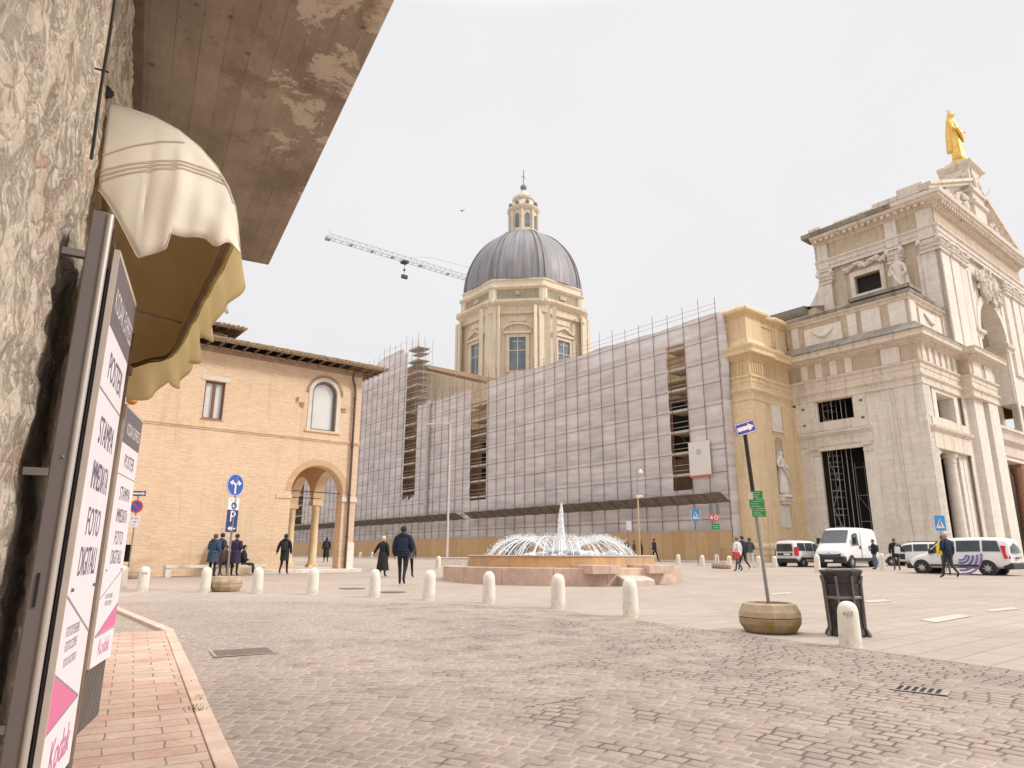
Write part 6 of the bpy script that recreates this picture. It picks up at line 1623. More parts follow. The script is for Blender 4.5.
# no parking post at the left
b_ = c3.copy(); b_.z += .4
SG3 = thing('no_parking_signpost', 'slim post with red and blue no parking disc and white plates by the brick wall', 'signpost', b_, 0)
zt = (vert_at(137, 492, b_) - b_).z
mb = MB(); mb.tube((0, 0, 0), (0, 0, zt), .028, n=10); mb.build('pole', 'galvanised', SG3, smooth=True)
zz = (vert_at(136.5, 493.5, b_) - b_).z; k = plate_obj('arrow_plate', SG3, Vector((.02, -.05, zz)), R(-80), .56, .20, 'sign_navy'); mb = MB(); mb.box(-.25, .18, -.004, -.001, -.035, .035); mb.add([(.14, -.004, -.08), (.27, -.004, 0), (.14, -.004, .08)], [(0, 1, 2)]); mb.build('arrow', 'sign_white', k)
zz = (vert_at(135.5, 506.5, b_) - b_).z; dc = disc('no_parking_disc', SG3, Vector((.0, -.05, zz)), R(-80), .26, 'sign_red')
mb = MB(); n = 24; mb.add([(.19 * math.cos(2 * math.pi * i / n), -.002, .19 * math.sin(2 * math.pi * i / n)) for i in range(n)], [tuple(range(n))]); mb.build('blue_field', 'sign_blue', dc)
mb = MB(); mb.add([(-.15, -.004, .10), (-.10, -.004, .15), (.15, -.004, -.10), (.10, -.004, -.15)], [(0, 3, 2, 1)]); mb.build('red_bar', 'sign_red', dc)
zz = (vert_at(134, 518.5, b_) - b_).z; k = plate_obj('text_plate', SG3, Vector((.0, -.05, zz)), R(-80), .42, .22, 'sign_white'); Ptext('0-24', .15, 'ink_grey', k, 0, 0)
zz = (vert_at(133.5, 525, b_) - b_).z; k = plate_obj('text_plate', SG3, Vector((.0, -.05, zz)), R(-80), .30, .18, 'sign_white'); Ptext('A.P.', .1, 'ink_grey', k, 0, 0)
# pedestrian crossing signs
def ped_sign(px, pyb, pyc, v, lab, sc=1.0, az=-95):
    r = at(px, pyb); b_ = r.copy(); th = thing('pedestrian_signpost', lab, 'signpost', b_, 0, 'blue pedestrian crossing signs')
    zc = (vert_at(px, pyc, b_) - b_).z
    mb = MB(); mb.tube((0, 0, -.1), (0, 0, zc + .35 * sc), .03, n=8); mb.build('pole', 'galvanised', th, smooth=True)
    k = plate_obj('crossing_plate', th, Vector((0, -.05, zc)), R(az), .62 * sc, .80 * sc, 'sign_sky')
    w, h = .62 * sc, .80 * sc
    mb = MB(); mb.add([(0, -.004, h * .3), (-w * .36, -.004, -h * .33), (w * .36, -.004, -h * .33)], [(0, 1, 2)]); tri = mb.build('white_triangle', 'sign_white', k)
    mb = MB(); mb.lathe([(.0, -.001), (.03 * sc, 0)], n=8, caps=False); q = sc
    mb = MB(); mb.tube((0.0, -.006, .0), (.0, -.006, .07 * q), .028 * q, n=6); mb.tube((0, -.006, -.0), (-.09 * q, -.006, -.17 * q), .018 * q, n=6); mb.tube((0, -.006, -.0), (.08 * q, -.006, -.18 * q), .018 * q, n=6); mb.blob((0.01, -.006, .12 * q), .03 * q, 0, 0, 2); mb.tube((0, -.006, .06 * q), (-.07 * q, -.006, 0), .012 * q, n=6)
    mb.build('walking_symbol', 'sign_navy', tri)
    mb = MB(); mb.box(-w / 2, -w / 2 + .03, -.003, -.001, -h / 2, h / 2); mb.box(w / 2 - .03, w / 2, -.003, -.001, -h / 2, h / 2); mb.build('plate_border', 'sign_white', k)
    return th
ped_sign(698.5, 565.5, 515, 44, 'blue pedestrian crossing sign on a thin grey post before the ochre hoarding', 1.0)
ped_sign(946.5, 571, 523, 44, 'blue pedestrian crossing sign behind the man in the dark blue jacket', 1.05)
# sign cluster
b_ = at(718, 566.5); th = thing('sign_cluster_post', 'thin post with grey panels, red round sign plate and small green plate', 'signpost', b_, 0)
def vz(px, py): return (vert_at(px, py, b_) - b_).z
mb = MB(); mb.tube((0, 0, -.1), (0, 0, vz(718, 503)), .03, n=8); mb.build('pole', 'galvanised', th, smooth=True)
for s in (-1, 1):
    mb = MB(); mb.box(s * .10, s * .34, -.02, .0, vz(718, 514), vz(718, 503)); simple('slate_panel', (.17, .16, .18), .5); mb.build('grey_panel', 'slate_panel', th)
k = plate_obj('red_plate', th, Vector((-.05, -.05, vz(718, 517.5))), R(-95), .6, .4, 'sign_orange_red')
mb = MB(); n = 20; arch_ring(mb, 'v', -.004, -.001, .14, .09, .14, 0, 20, 0, 2 * math.pi); mb.box(-.22, -.1, -.004, -.001, -.1, .1); mb.build('white_marks', 'sign_white', k)
k = plate_obj('green_plate', th, Vector((-.0, -.05, vz(718, 526.5))), R(-95), .52, .36, 'sign_green'); mb = MB(); mb.box(-.2, .15, -.004, -.001, .03, .07); mb.box(-.1, .2, -.004, -.001, -.08, -.04); mb.build('text_lines', 'sign_pale_green', k)
b_ = at(629, 561); th = thing('small_white_signpost', 'short post with a small white plate beside the lamp post', 'signpost', b_, 0)
mb = MB(); mb.tube((0, 0, -.1), (0, 0, 2.7), .03, n=8); mb.build('pole', 'slate_panel', th); k = plate_obj('white_plate', th, Vector((.1, -.05, vz(630.5, 525.5))), R(-95), .42, .75, 'sign_white')

# lamp posts
b_ = at(640.5, 561.5); th = thing('street_lamp', 'yellowish street lamp post with white globe and small camera box', 'street lamp', b_, 0)
simple('lamp_post_yellow', (.58, .47, .28), .5)
ztop = vz(638, 468)
mb = MB(); mb.tube((0, 0, -.1), (0, 0, vz(638, 497)), .075, .06, 12); mb.build('post', 'lamp_post_yellow', th, smooth=True)
mb = MB(); mb.tube((0, 0, vz(638, 497)), (0, 0, ztop), .04, .03, 8); mb.path([(0, 0, vz(638, 480)), (.2, 0, vz(638, 476)), (.32, 0, vz(638, 474))], .02, 6); mb.build('upper_post', 'galvanised', th)
mb = MB(); mb.lathe([(.04, 0), (.16, .06), (.17, .25), (.08, .36), (.02, .42)], n=14); o = mb.build('globe', 'lamp_glass', th, smooth=True); o.location = (.32, 0, vz(638, 474))
mb = MB(); mb.box(-.12, .22, -.15, .15, vz(638, 498), vz(638, 495)); mb.blob((.3, -.1, vz(638, 496.5)), .12, 0, 0, 2); mb.build('camera_box', 'paint_white', th)
b_ = at(447, 560.3); th = thing('tall_mast', 'tall slim pale mast with a short arm rising before the netted scaffolding', 'mast', b_, 0)
simple('pale_metal', (.62, .58, .55), .5)
mb = MB(); mb.tube((0, 0, -.1), (0, 0, vz(447, 424)), .10, .06, 10); mb.build('post', 'pale_metal', th, smooth=True)
mb = MB(); h = vz(447, 424); mb.path([(0, 0, h), (-.8, 0, h + .1), (-1.6, 0, h + .05)], .025, 6); mb.box(-2.1, -1.5, -.12, .12, h - .06, h + .05); mb.build('lamp_arm', 'pale_metal', th)

# litter bin
c = away(at(848.5, 637.5), .24)
BN = thing('litter_bin', 'dark cast iron litter bin with flared rim and panelled faces behind the bollard', 'litter bin', c, R(28)); BN.rotation_euler = (0, R(-1.5), R(28))
mb = MB(); mb.lathe([(.27, .0), (.28, .03), (.255, .1), (.245, .13), (.262, .7), (.27, .78)], n=8, a0=.5); mb.build('body', 'cast_iron', BN, bevel=.008)
for i in range(8):
    a = math.pi / 8 * (2 * i + 1) ; mb = MB()
    mb.path([(.31 * math.cos(a), .31 * math.sin(a), .0), (.30 * math.cos(a), .30 * math.sin(a), .05), (.268 * math.cos(a), .268 * math.sin(a), .12), (.283 * math.cos(a), .283 * math.sin(a), .78), (.30 * math.cos(a), .30 * math.sin(a), .9)], [.035, .03, .018, .018, .024], 8)
    mb.build('corner_rib', 'worn_metal', BN, smooth=True)
mb = MB(); mb.lathe([(.265, .55), (.282, .56), (.282, .585), (.267, .6)], n=8, a0=.5, caps=False); mb.build('band', 'worn_metal', BN)
mb = MB(); mb.lathe([(.245, .78), (.28, .88), (.315, .94), (.325, .96), (.325, .985), (.29, .99)], n=8, a0=.5, caps=False); mb.lathe([(.29, .99), (.27, .965), (.26, .85), (.0, .84)], n=8, a0=.5, caps=False); mb.build('rim', 'cast_iron', BN, bevel=.005)
mb = MB(); mb.lathe([(.0, .985), (.21, .985), (.225, .995), (.21, 1.005), (0, 1.01)], n=20); mb.build('lid', 'worn_metal', BN, smooth=True)

# drain grate and manhole
c = at(920.5, 691); th = thing('drain_grate', 'stone framed storm drain with six dark slots in the cobbles', 'drain grate', c, R(-38)); th.location.z += .008
mb = MB(); mb.box(-.24, .24, -.16, .16, 0, .006); simple('grate_stone', (.33, .265, .23), .8, var=.2); mb.build('frame', 'grate_stone', th)
for i in range(6):
    mb = MB(); mb.box(-.19 + i * .065, -.19 + i * .065 + .036, -.125, .125, .0065, .0085); mb.build('slot', 'black_gap', th)
c = at(243, 652.5); th = thing('manhole_cover', 'flat rectangular brown manhole cover set in the cobbles beside the kerb', 'manhole cover', c, R(29)); th.location.z += .006
simple('manhole_iron_and_shadow', (.17, .13, .11), .7, .3, var=.3, sc=12, bump=.5)
mb = MB(); mb.box(-.33, .33, -.27, .27, 0, .008); mb.build('plate', 'manhole_iron_and_shadow', th)
mb = MB(); mb.box(-.38, -.335, -.32, .32, 0, .007); mb.box(.335, .38, -.32, .32, 0, .007); mb.box(-.335, .335, .275, .32, 0, .007); mb.box(-.335, .335, -.32, -.275, 0, .007); mb.build('frame', 'grate_stone', th)
for px, py, lab in ((352, 588.6, 'dark disc standing for a shadow patch on the square just left of the woman in black coat'), (392, 592.2, 'dark disc standing for a shadow patch on the square below the tall navy jacket walker')):  # flat dark discs laid on the paving in place of oval shadow patches
    c = at(px, py); mb = MB(); mb.lathe([(0.0, .004), (.42, .004), (.42, .0)], n=24, caps=False); o = mb.build('shadow_disc', 'manhole_iron_and_shadow'); o.location = (c.x, c.y, c.z + .004); tag(o, lab, 'shadow patch', 'dark discs standing for shadow patches on the square')
# open joint in the cobbles, a long crack
mb = MB(); rr2 = random.Random(4); p0 = at(524, 708); p1 = at(586, 698); 
for k in range(24):
    a = p0.lerp(p1, k / 24) + Vector((rr2.uniform(-.012, .012), rr2.uniform(-.03, .03), 0)); b2 = p0.lerp(p1, (k + .95) / 24) + Vector((0, rr2.uniform(-.03, .03), 0)); w = Vector((0, rr2.uniform(.006, .016), 0))
    a.z = g(a.y) + .006; b2.z = g(b2.y) + .006; mb.add([a - w, b2 - w, b2 + w, a + w], [(0, 1, 2, 3)])
o = mb.build('open_joint', 'soil'); tag(o, kind='structure')
c = at(672, 573.5)

# wooden railing by the yellow bay, flat low wall, utility box
RL = thing('wooden_railing', 'low weathered wooden railing along the foot of the yellow bay', 'railing', P(50.2, 33.6, -.55), PHI)
simple('rail_wood', (.40, .30, .21), .85, var=.25)
mb = MB()
for z in (.5, 1.0): mb.box(-.03, .03, -6.2, 1.5, z - .05, z + .05)
mb.build('rail', 'rail_wood', RL)
for i in range(6):
    mb = MB(); mb.box(-.06, .06, 1.4 - i * 1.5 - .06, 1.4 - i * 1.5 + .06, -.2, 1.12); mb.build('rail_post', 'rail_wood', RL)
simple('wall_stone_low', (.62, .56, .50), .8)
c = at(441, 565.5); c2 = at(468, 565.5); d_ = c2 - c
WB = thing('low_white_wall', 'low white stone ledge just behind the left side of the fountain', 'low wall', c, math.atan2(d_.y, d_.x))
mb = MB(); mb.box(0, d_.length * 1.1, 0, .5, -.2, .45); mb.build('ledge', 'wall_stone_low', WB, bevel=.03)
mb = MB(); mb.box(-.02, d_.length * 1.1 + .02, -.03, .53, .4505, .52); mb.build('coping', 'white_stone', WB, bevel=.01)
c = at(462, 558); UT = thing('utility_trolley', 'small dark grey builders trolley parked before the ochre hoarding', 'trolley', c, 0)
mb = MB(); mb.box(-.9, .9, -.4, .4, .5, .9); mb.build('tray', 'slate_panel', UT, bevel=.03)
for x in (-.7, .7):
    mb = MB(); mb.tube((x, -.42, .25), (x, -.3, .25), .25, n=14); mb.build('wheel', 'tyre', UT, smooth=True)
mb = MB(); mb.path([(-.9, 0, .85), (-1.3, 0, 1.25), (-1.35, 0, 1.3)], .03, 6); mb.build('handle', 'galvanised', UT)
for (px, py, w_) in ((390, 592.0, 1.5), (352, 588.6, 1.6)):
    pass

# ================================================================== VEHICLES
def loft_body(st):
    """st: list of (x, z_bottom, z_belt, z_top, half_bottom, half_belt, half_top); returns mesh builder"""
    mb = MB(); rows = []
    for (x, zb, zl, zt, wb, wl, wt) in st:
        zm = zb + (zl - zb) * .45; wm = max(wb, wl) + .015
        half = [(wb * .8, zb - .02), (wb, zb + .06), (wm, zm), (wl, zl), (wt + (wl - wt) * .35, zl + (zt - zl) * .6), (wt, zt - (zt - zl) * .14 - .01), (wt - .09, zt), (wt * .45, zt + .025)]
        rows.append([(x, -a, z) for a, z in half] + [(x, a, z) for a, z in reversed(half)])
    n = len(rows[0])
    for r in rows: mb.v += r
    for i in range(len(rows) - 1):
        for k in range(n): mb.f.append((i * n + k, i * n + (k + 1) % n, (i + 1) * n + (k + 1) % n, (i + 1) * n + k)); mb.mi.append(0)
    mb.f.append(tuple(reversed(range(n)))); mb.f.append(tuple(range((len(rows) - 1) * n, len(rows) * n))); mb.mi += [0, 0]
    return mb
def interp(st, x):
    st = sorted(st)
    for a, b_ in zip(st[:-1], st[1:]):
        if a[0] <= x <= b_[0]:
            f = (x - a[0]) / (b_[0] - a[0] + 1e-9); return [p + (q - p) * f for p, q in zip(a, b_)]
    return list(st[0] if x < st[0][0] else st[-1])
def side_glass(mb, st, x0, x1, t0, t1, s, off=.012, n=6, front=0.0, rear=0.0):
    vs = []
    for i in range(n + 1):
        for t in (t0, t1):
            x = x0 + (x1 - x0) * i / n
            if i == n: x -= front * (t - t0) / (t1 - t0)
            if i == 0: x += rear * (t - t0) / (t1 - t0)
            _, zb, zl, zt, wb, wl, wt = interp(st, x)
            pts = [(wl, zl), (wt + (wl - wt) * .35, zl + (zt - zl) * .6), (wt, zt - (zt - zl) * .14 - .01)]
            if t < .6: f = t / .6; a, z = [p + (q - p) * f for p, q in zip(pts[0], pts[1])]
            else: f = min(1, (t - .6) / .27); a, z = [p + (q - p) * f for p, q in zip(pts[1], pts[2])]
            vs.append((x, s * (a + off), z))
    fs = [(2 * i, 2 * i + 1, 2 * i + 3, 2 * i + 2) if s < 0 else (2 * i, 2 * i + 2, 2 * i + 3, 2 * i + 1) for i in range(n)]
    mb.add(vs, fs)
def cross_glass(mb, pa, pb, wa, wb, off=.012):
    """pa lower (x,z) pb upper (x,z)"""
    d = Vector((pb[0] - pa[0], 0, pb[1] - pa[1])).normalized(); nrm = Vector((d.z, 0, -d.x)); 
    if pa[0] < 0: nrm = Vector((-abs(d.z), 0, abs(d.x) * (1 if True else 1)))
    else: nrm = Vector((abs(d.z), 0, abs(d.x)))
    n = 6; vs = []
    for k in range(n + 1):
        f = -1 + 2 * k / n; bulge = .03 * (1 - f * f)
        vs.append(Vector((pa[0], wa * f, pa[1])) + nrm * (off + bulge)); vs.append(Vector((pb[0], wb * f, pb[1])) + nrm * (off + bulge))
    fs = [(2 * i, 2 * i + 2, 2 * i + 3, 2 * i + 1) for i in range(n)]
    mb.add(vs, fs)
def add_wheels(th, xs, W, r=.32):
    for x in xs:
        for s in (-1, 1):
            y0 = s * (W / 2 - .23); y1 = s * (W / 2 + .005)
            mb = MB(); n = 26; prof = [(y0, r * .8), (y0, r), (y1 - s * .02, r), (y1, r * .93), (y1, r * .68)]
            vs = [(x + q * math.cos(2 * math.pi * i / n), y, r + q * math.sin(2 * math.pi * i / n)) for y, q in prof for i in range(n)]
            fs = [(j * n + i, j * n + (i + 1) % n, (j + 1) * n + (i + 1) % n, (j + 1) * n + i) for j in range(len(prof) - 1) for i in range(n)]
            mb.add(vs, fs); w = mb.build('wheel', 'tyre', th, smooth=True)
            mb = MB(); mb.tube((x, y0, r), (x, y1 - s * .03, r), r * .7, n=26); mb.tube((x, y1 - s * .03, r), (x, y1 + s * .006, r), r * .66, r * .3, n=18)
            for k in range(7):
                a = 2 * math.pi * k / 7; mb.tube((x + .07 * math.cos(a), y1 - s * .01, r + .07 * math.sin(a)), (x + r * .66 * math.cos(a), y1 - s * .02, r + r * .66 * math.sin(a)), .022, n=5)
            mb.build('hubcap', 'hubcap', w)
            mb = MB(); mb.tube((x, s * (W / 2 - .3), r + .02), (x, s * (W / 2 + .001), r + .02), r * 1.2, n=24); mb.build('wheel_arch', 'car_trim', th)
def vehicle(name, label, st, W, loc, az, scale, wheels, r=.32):
    th = thing(name, label, 'van' if 'van' in name else 'car', loc, az); th.scale = (scale,) * 3
    o = loft_body(st).build('body', 'car_white', th, smooth=True)
    md = o.modifiers.new('sub', 'SUBSURF'); md.levels = 1; md.render_levels = 1; md.subdivision_type = 'CATMULL_CLARK'
    # keep edges crisp by doubling end stations
    add_wheels(th, wheels, W, r); return th
# --- large van
W = 2.05
stv = [(-2.70, .42, 1.25, 2.40, .92, .98, .86), (-2.66, .38, 1.25, 2.46, .96, 1.01, .90), (-1.5, .35, 1.25, 2.50, .97, 1.02, .91), (.2, .35, 1.25, 2.50, .97, 1.02, .91), (1.0, .35, 1.25, 2.46, .97, 1.02, .90), (1.18, .35, 1.25, 2.38, .97, 1.01, .88),
       (1.92, .35, 1.22, 1.52, .97, 1.0, .88), (2.05, .35, 1.18, 1.38, .96, .98, .84), (2.45, .32, 1.0, 1.20, .93, .94, .76), (2.62, .30, .90, 1.02, .88, .88, .66), (2.68, .34, .75, .85, .80, .80, .6)]
c = at(833, 569); c = c * 1.045; c.z = g(c.y)
f_ = Vector((math.cos(R(222)), math.sin(R(222)), 0))
VN = vehicle('large_van', 'large white high roofed delivery van facing the square with dark bumper', stv, W, c - f_ * 2.3, R(222), 1.0, (-1.75, 1.75), .35)
mb = MB(); cross_glass(mb, (1.90, 1.50), (1.22, 2.26), .84, .76, .075); mb.build('windscreen', 'car_glass', VN, smooth=True)
for s in (-1, 1):
    mb = MB(); side_glass(mb, stv, .55, 1.42, .10, .72, s, .03, front=.25); mb.build('door_window', 'car_glass', VN)
    mb = MB(); mb.box(1.35, 1.47, s * 1.02, s * 1.24, 1.45, 1.85); mb.build('wing_mirror', 'car_trim', VN, bevel=.02)
    mb = MB(); mb.obox((2.44, s * .52, .98), (.12, 0, -.0), (-.06, s * .34, 0), (-.1, 0, .17)); mb.build('headlight', 'lamp_glass', VN, bevel=.02)
    mb = MB(); mb.box(.2, .24, s * 1.03, s * 1.042, .5, 2.2); mb.box(-1.1, -.95, s * 1.03, s * 1.05, 1.15, 1.35); mb.box(.35, .5, s * 1.03, s * 1.05, 1.15, 1.35); mb.build('door_seam', 'car_trim', VN)
    mb = MB(); mb.box(-1.3, 1.3, s * 1.0, s * 1.045, .42, .6); mb.build('side_strip', 'car_trim', VN)
mb = MB(); mb.box(2.40, 2.76, -.97, .97, .28, .70); mb.build('front_bumper', 'car_trim', VN, bevel=.06)
mb = MB(); mb.obox((2.70, -.72, .64), (.05, 0, 0), (0, 1.44, 0), (-.16, 0, .36)); gr_ = mb.build('grille', 'car_trim', VN, bevel=.01)
mb = MB(); mb.tube((2.66, 0, .84), (2.70, 0, .84), .08, n=14); mb.build('round_badge', 'hubcap', gr_)
mb = MB(); mb.box(2.765, 2.775, -.25, .25, .38, .49); mb.build('number_plate', 'sign_white', VN)
# --- small people carrier seen from behind
W = 1.83
sts = [(-2.18, .42, 1.02, 1.72, .80, .86, .70), (-2.13, .38, 1.02, 1.80, .84, .89, .75), (-1.5, .33, 1.02, 1.84, .88, .91, .77), (0, .32, 1.0, 1.85, .88, .91, .77), (.55, .32, .99, 1.80, .88, .91, .76), (.72, .32, .99, 1.74, .88, .91, .74),
       (1.32, .32, .98, 1.10, .87, .89, .72), (1.5, .32, .94, 1.02, .86, .87, .70), (1.98, .30, .80, .88, .83, .83, .62), (2.14, .34, .68, .74, .74, .74, .55)]
c = at(783.5, 567); f_ = Vector((math.cos(R(36)), math.sin(R(36)), 0))
SV = vehicle('small_van', 'small white people carrier seen from behind, tall red tail lights', sts, W, c + f_ * 2.25, R(36), .90, (-1.38, 1.36), .31)
mb = MB(); cross_glass(mb, (-2.16, 1.08), (-2.15, 1.60), .66, .60, .05); mb.build('rear_window', 'car_glass', SV)
mb = MB(); mb.box(-2.24, -2.18, -.58, .58, .80, .96); rp = mb.build('plate_recess', 'car_trim', SV); mb = MB(); mb.box(-2.25, -2.242, -.45, .06, .83, .93); mb.build('number_plate', 'sign_white', rp)
mb = MB(); mb.box(-2.28, -1.9, -.86, .86, .28, .60); mb.build('rear_bumper', 'car_trim', SV, bevel=.06)
for s in (-1, 1):
    mb = MB(); mb.obox((-2.2, s * .74, .78), (.22, s * .16, 0), (0, s * .10, 0), (.06, -s * .05, .62)); mb.build('tail_light', 'tail_red', SV, bevel=.02)
    mb = MB(); side_glass(mb, sts, -1.95, -1.0, .14, .82, s, .02, rear=.12); side_glass(mb, sts, -.9, .0, .14, .82, s, .02); side_glass(mb, sts, .1, 1.05, .14, .8, s, .02, front=.42); mb.build('side_windows', 'car_glass', SV)
    mb = MB(); mb.box(-1.2, .9, s * .915, s * .94, .55, .66); mb.build('side_strip', 'car_trim', SV)
    mb = MB(); mb.box(.85, 1.0, s * .9, s * 1.08, 1.05, 1.25); mb.build('wing_mirror', 'car_trim', SV, bevel=.02)
# --- people carrier with blue swirls
W = 1.85
stm = [(-2.36, .45, 1.0, 1.50, .78, .84, .66), (-2.31, .40, 1.02, 1.66, .82, .88, .72), (-2.15, .34, 1.04, 1.78, .87, .91, .76), (-1.4, .32, 1.04, 1.83, .89, .92, .78), (0, .32, 1.02, 1.83, .89, .92, .78), (.55, .32, 1.0, 1.76, .89, .92, .76), (.75, .32, 1.0, 1.68, .89, .92, .75),
       (1.35, .32, .98, 1.13, .88, .90, .74), (1.6, .32, .95, 1.04, .87, .88, .72), (2.1, .30, .82, .90, .84, .84, .64), (2.33, .34, .66, .72, .74, .74, .55)]
rw = at(988, 575.5); f_ = dA.copy()
MV = vehicle('people_carrier', 'white people carrier with blue and violet swirl decals, seen from its side', stm, W, rw + f_ * 1.32 * .97 + dB * .88, PHI + math.pi / 2, .97, (-1.36, 1.62), .33)
for s in (-1, 1):
    mb = MB(); side_glass(mb, stm, -2.0, -1.25, .14, .82, s, .02, rear=.12); side_glass(mb, stm, -1.15, -.1, .14, .82, s, .02); side_glass(mb, stm, .0, 1.25, .14, .8, s, .02, front=.58); mb.build('side_windows', 'car_glass', MV)
    mb = MB(); mb.obox((-2.37, s * .74, .80), (.24, s * .14, 0), (0, s * .10, 0), (.12, -s * .06, .62)); mb.build('tail_light', 'tail_red', MV, bevel=.02)
    mb = MB(); mb.box(-1.0, 1.2, s * .92, s * .945, .42, .50); mb.box(-.62, -.46, s * .93, s * .955, .92, .96); mb.build('side_strip', 'car_trim', MV)
    mb = MB(); mb.box(1.0, 1.16, s * .9, s * 1.10, 1.05, 1.24); mb.build('wing_mirror', 'car_trim', MV, bevel=.02)
    mb = MB(); mb.obox((2.05, s * .55, .72), (.2, -.0, -.04), (-.1, s * .26, 0), (-.08, 0, .14)); mb.build('headlight', 'lamp_glass', MV, bevel=.02)
mb = MB(); cross_glass(mb, (-2.36, 1.06), (-2.24, 1.62), .64, .58, .05); mb.build('rear_window', 'car_glass', MV)
mb = MB(); cross_glass(mb, (1.33, 1.14), (.80, 1.62), .74, .66, .05); mb.build('windscreen', 'car_glass', MV)
mb = MB(); mb.box(-2.44, -2.0, -.86, .86, .30, .60); mb.build('rear_bumper', 'car_trim', MV, bevel=.06)
mb = MB(); mb.box(2.0, 2.42, -.80, .80, .28, .58); mb.build('front_bumper', 'car_trim', MV, bevel=.06)
mb = MB(); mb.box(-2.44, -2.42, -.26, .26, .78, .88); mb.build('number_plate', 'sign_navy', MV)
yl = W / 2 + .032
for k, (r_, w_, m_) in enumerate(((.22, .07, 'decal_blue'), (.36, .08, 'decal_blue'), (.52, .10, 'decal_blue'), (.70, .11, 'decal_violet'), (.88, .10, 'decal_violet'))):
    mb = MB(); arch_ring(mb, 'v', yl - .004, yl, 0.0, r_, r_ + w_, .98, 20, R(-112 + k * 4), R(-8 + k * 3)); 
    mb.v = [(-x - .25, y - (.03 if z < .62 else .0), z) for x, y, z in mb.v]; mb.f = [tuple(reversed(f)) for f in mb.f]; mb.build('swirl_decal', m_, MV)
mb = MB(); mb.box(.52, .62, yl - .006, yl - .001, .80, .90); mb.build('pink_decal', 'decal_pink', MV); mb = MB(); mb.box(.1, .42, yl - .006, yl - .001, .83, .88); mb.build('decal_line', 'decal_blue', MV)
# --- pale car behind
c = at(893, 566.5); PC = None
PC = vehicle('pale_parked_car', 'pale people carrier parked behind the bystanders, half hidden by the nearer one', stm, W, c * 1.03 + dA * -1.3 + dB * .9, PHI + math.pi / 2, .86, (-1.36, 1.62), .33); PC.location.z = g(PC.location.y)
for s in (-1, 1):
    mb = MB(); side_glass(mb, stm, -2.0, -1.25, .14, .82, s, .02, rear=.12); side_glass(mb, stm, -1.15, -.1, .14, .82, s, .02); side_glass(mb, stm, .0, 1.25, .14, .8, s, .02, front=.58); mb.build('side_windows', 'car_glass', PC)
    mb = MB(); mb.box(-1.8, .4, s * .55, s * .58, 1.86, 1.9); mb.build('roof_rail', 'car_trim', PC)
mb = MB(); mb.box(2.0, 2.42, -.80, .80, .28, .58); mb.build('front_bumper', 'car_trim', PC, bevel=.06)

# ================================================================== PEOPLE
def skin_mesh(V_, E__, root=0, sub=1):
    me = bpy.data.meshes.new('s'); me.from_pydata([v[:3] for v in V_], E__, []); ob = bpy.data.objects.new('s', me); COL.objects.link(ob)
    md = ob.modifiers.new('skin', 'SKIN'); md.use_smooth_shade = True
    for i, v in enumerate(V_):
        r = v[3]; r = (r, r) if not isinstance(r, tuple) else r
        me.skin_vertices[0].data[i].radius = r; me.skin_vertices[0].data[i].use_root = (i == root)
    if sub: m2 = ob.modifiers.new('sub', 'SUBSURF'); m2.levels = sub; m2.render_levels = sub
    dg = bpy.context.evaluated_depsgraph_get(); out_ = bpy.data.meshes.new_from_object(ob.evaluated_get(dg))
    vs = [tuple(v.co) for v in out_.vertices]; fs = [tuple(p.vertices) for p in out_.polygons]
    bpy.data.objects.remove(ob); bpy.data.meshes.remove(out_); return vs, fs
def segdist(p, a, b_):
    ab = b_ - a; t = max(0, min(1, (p - a).dot(ab) / max(1e-9, ab.length_squared))); return (p - a - ab * t).length
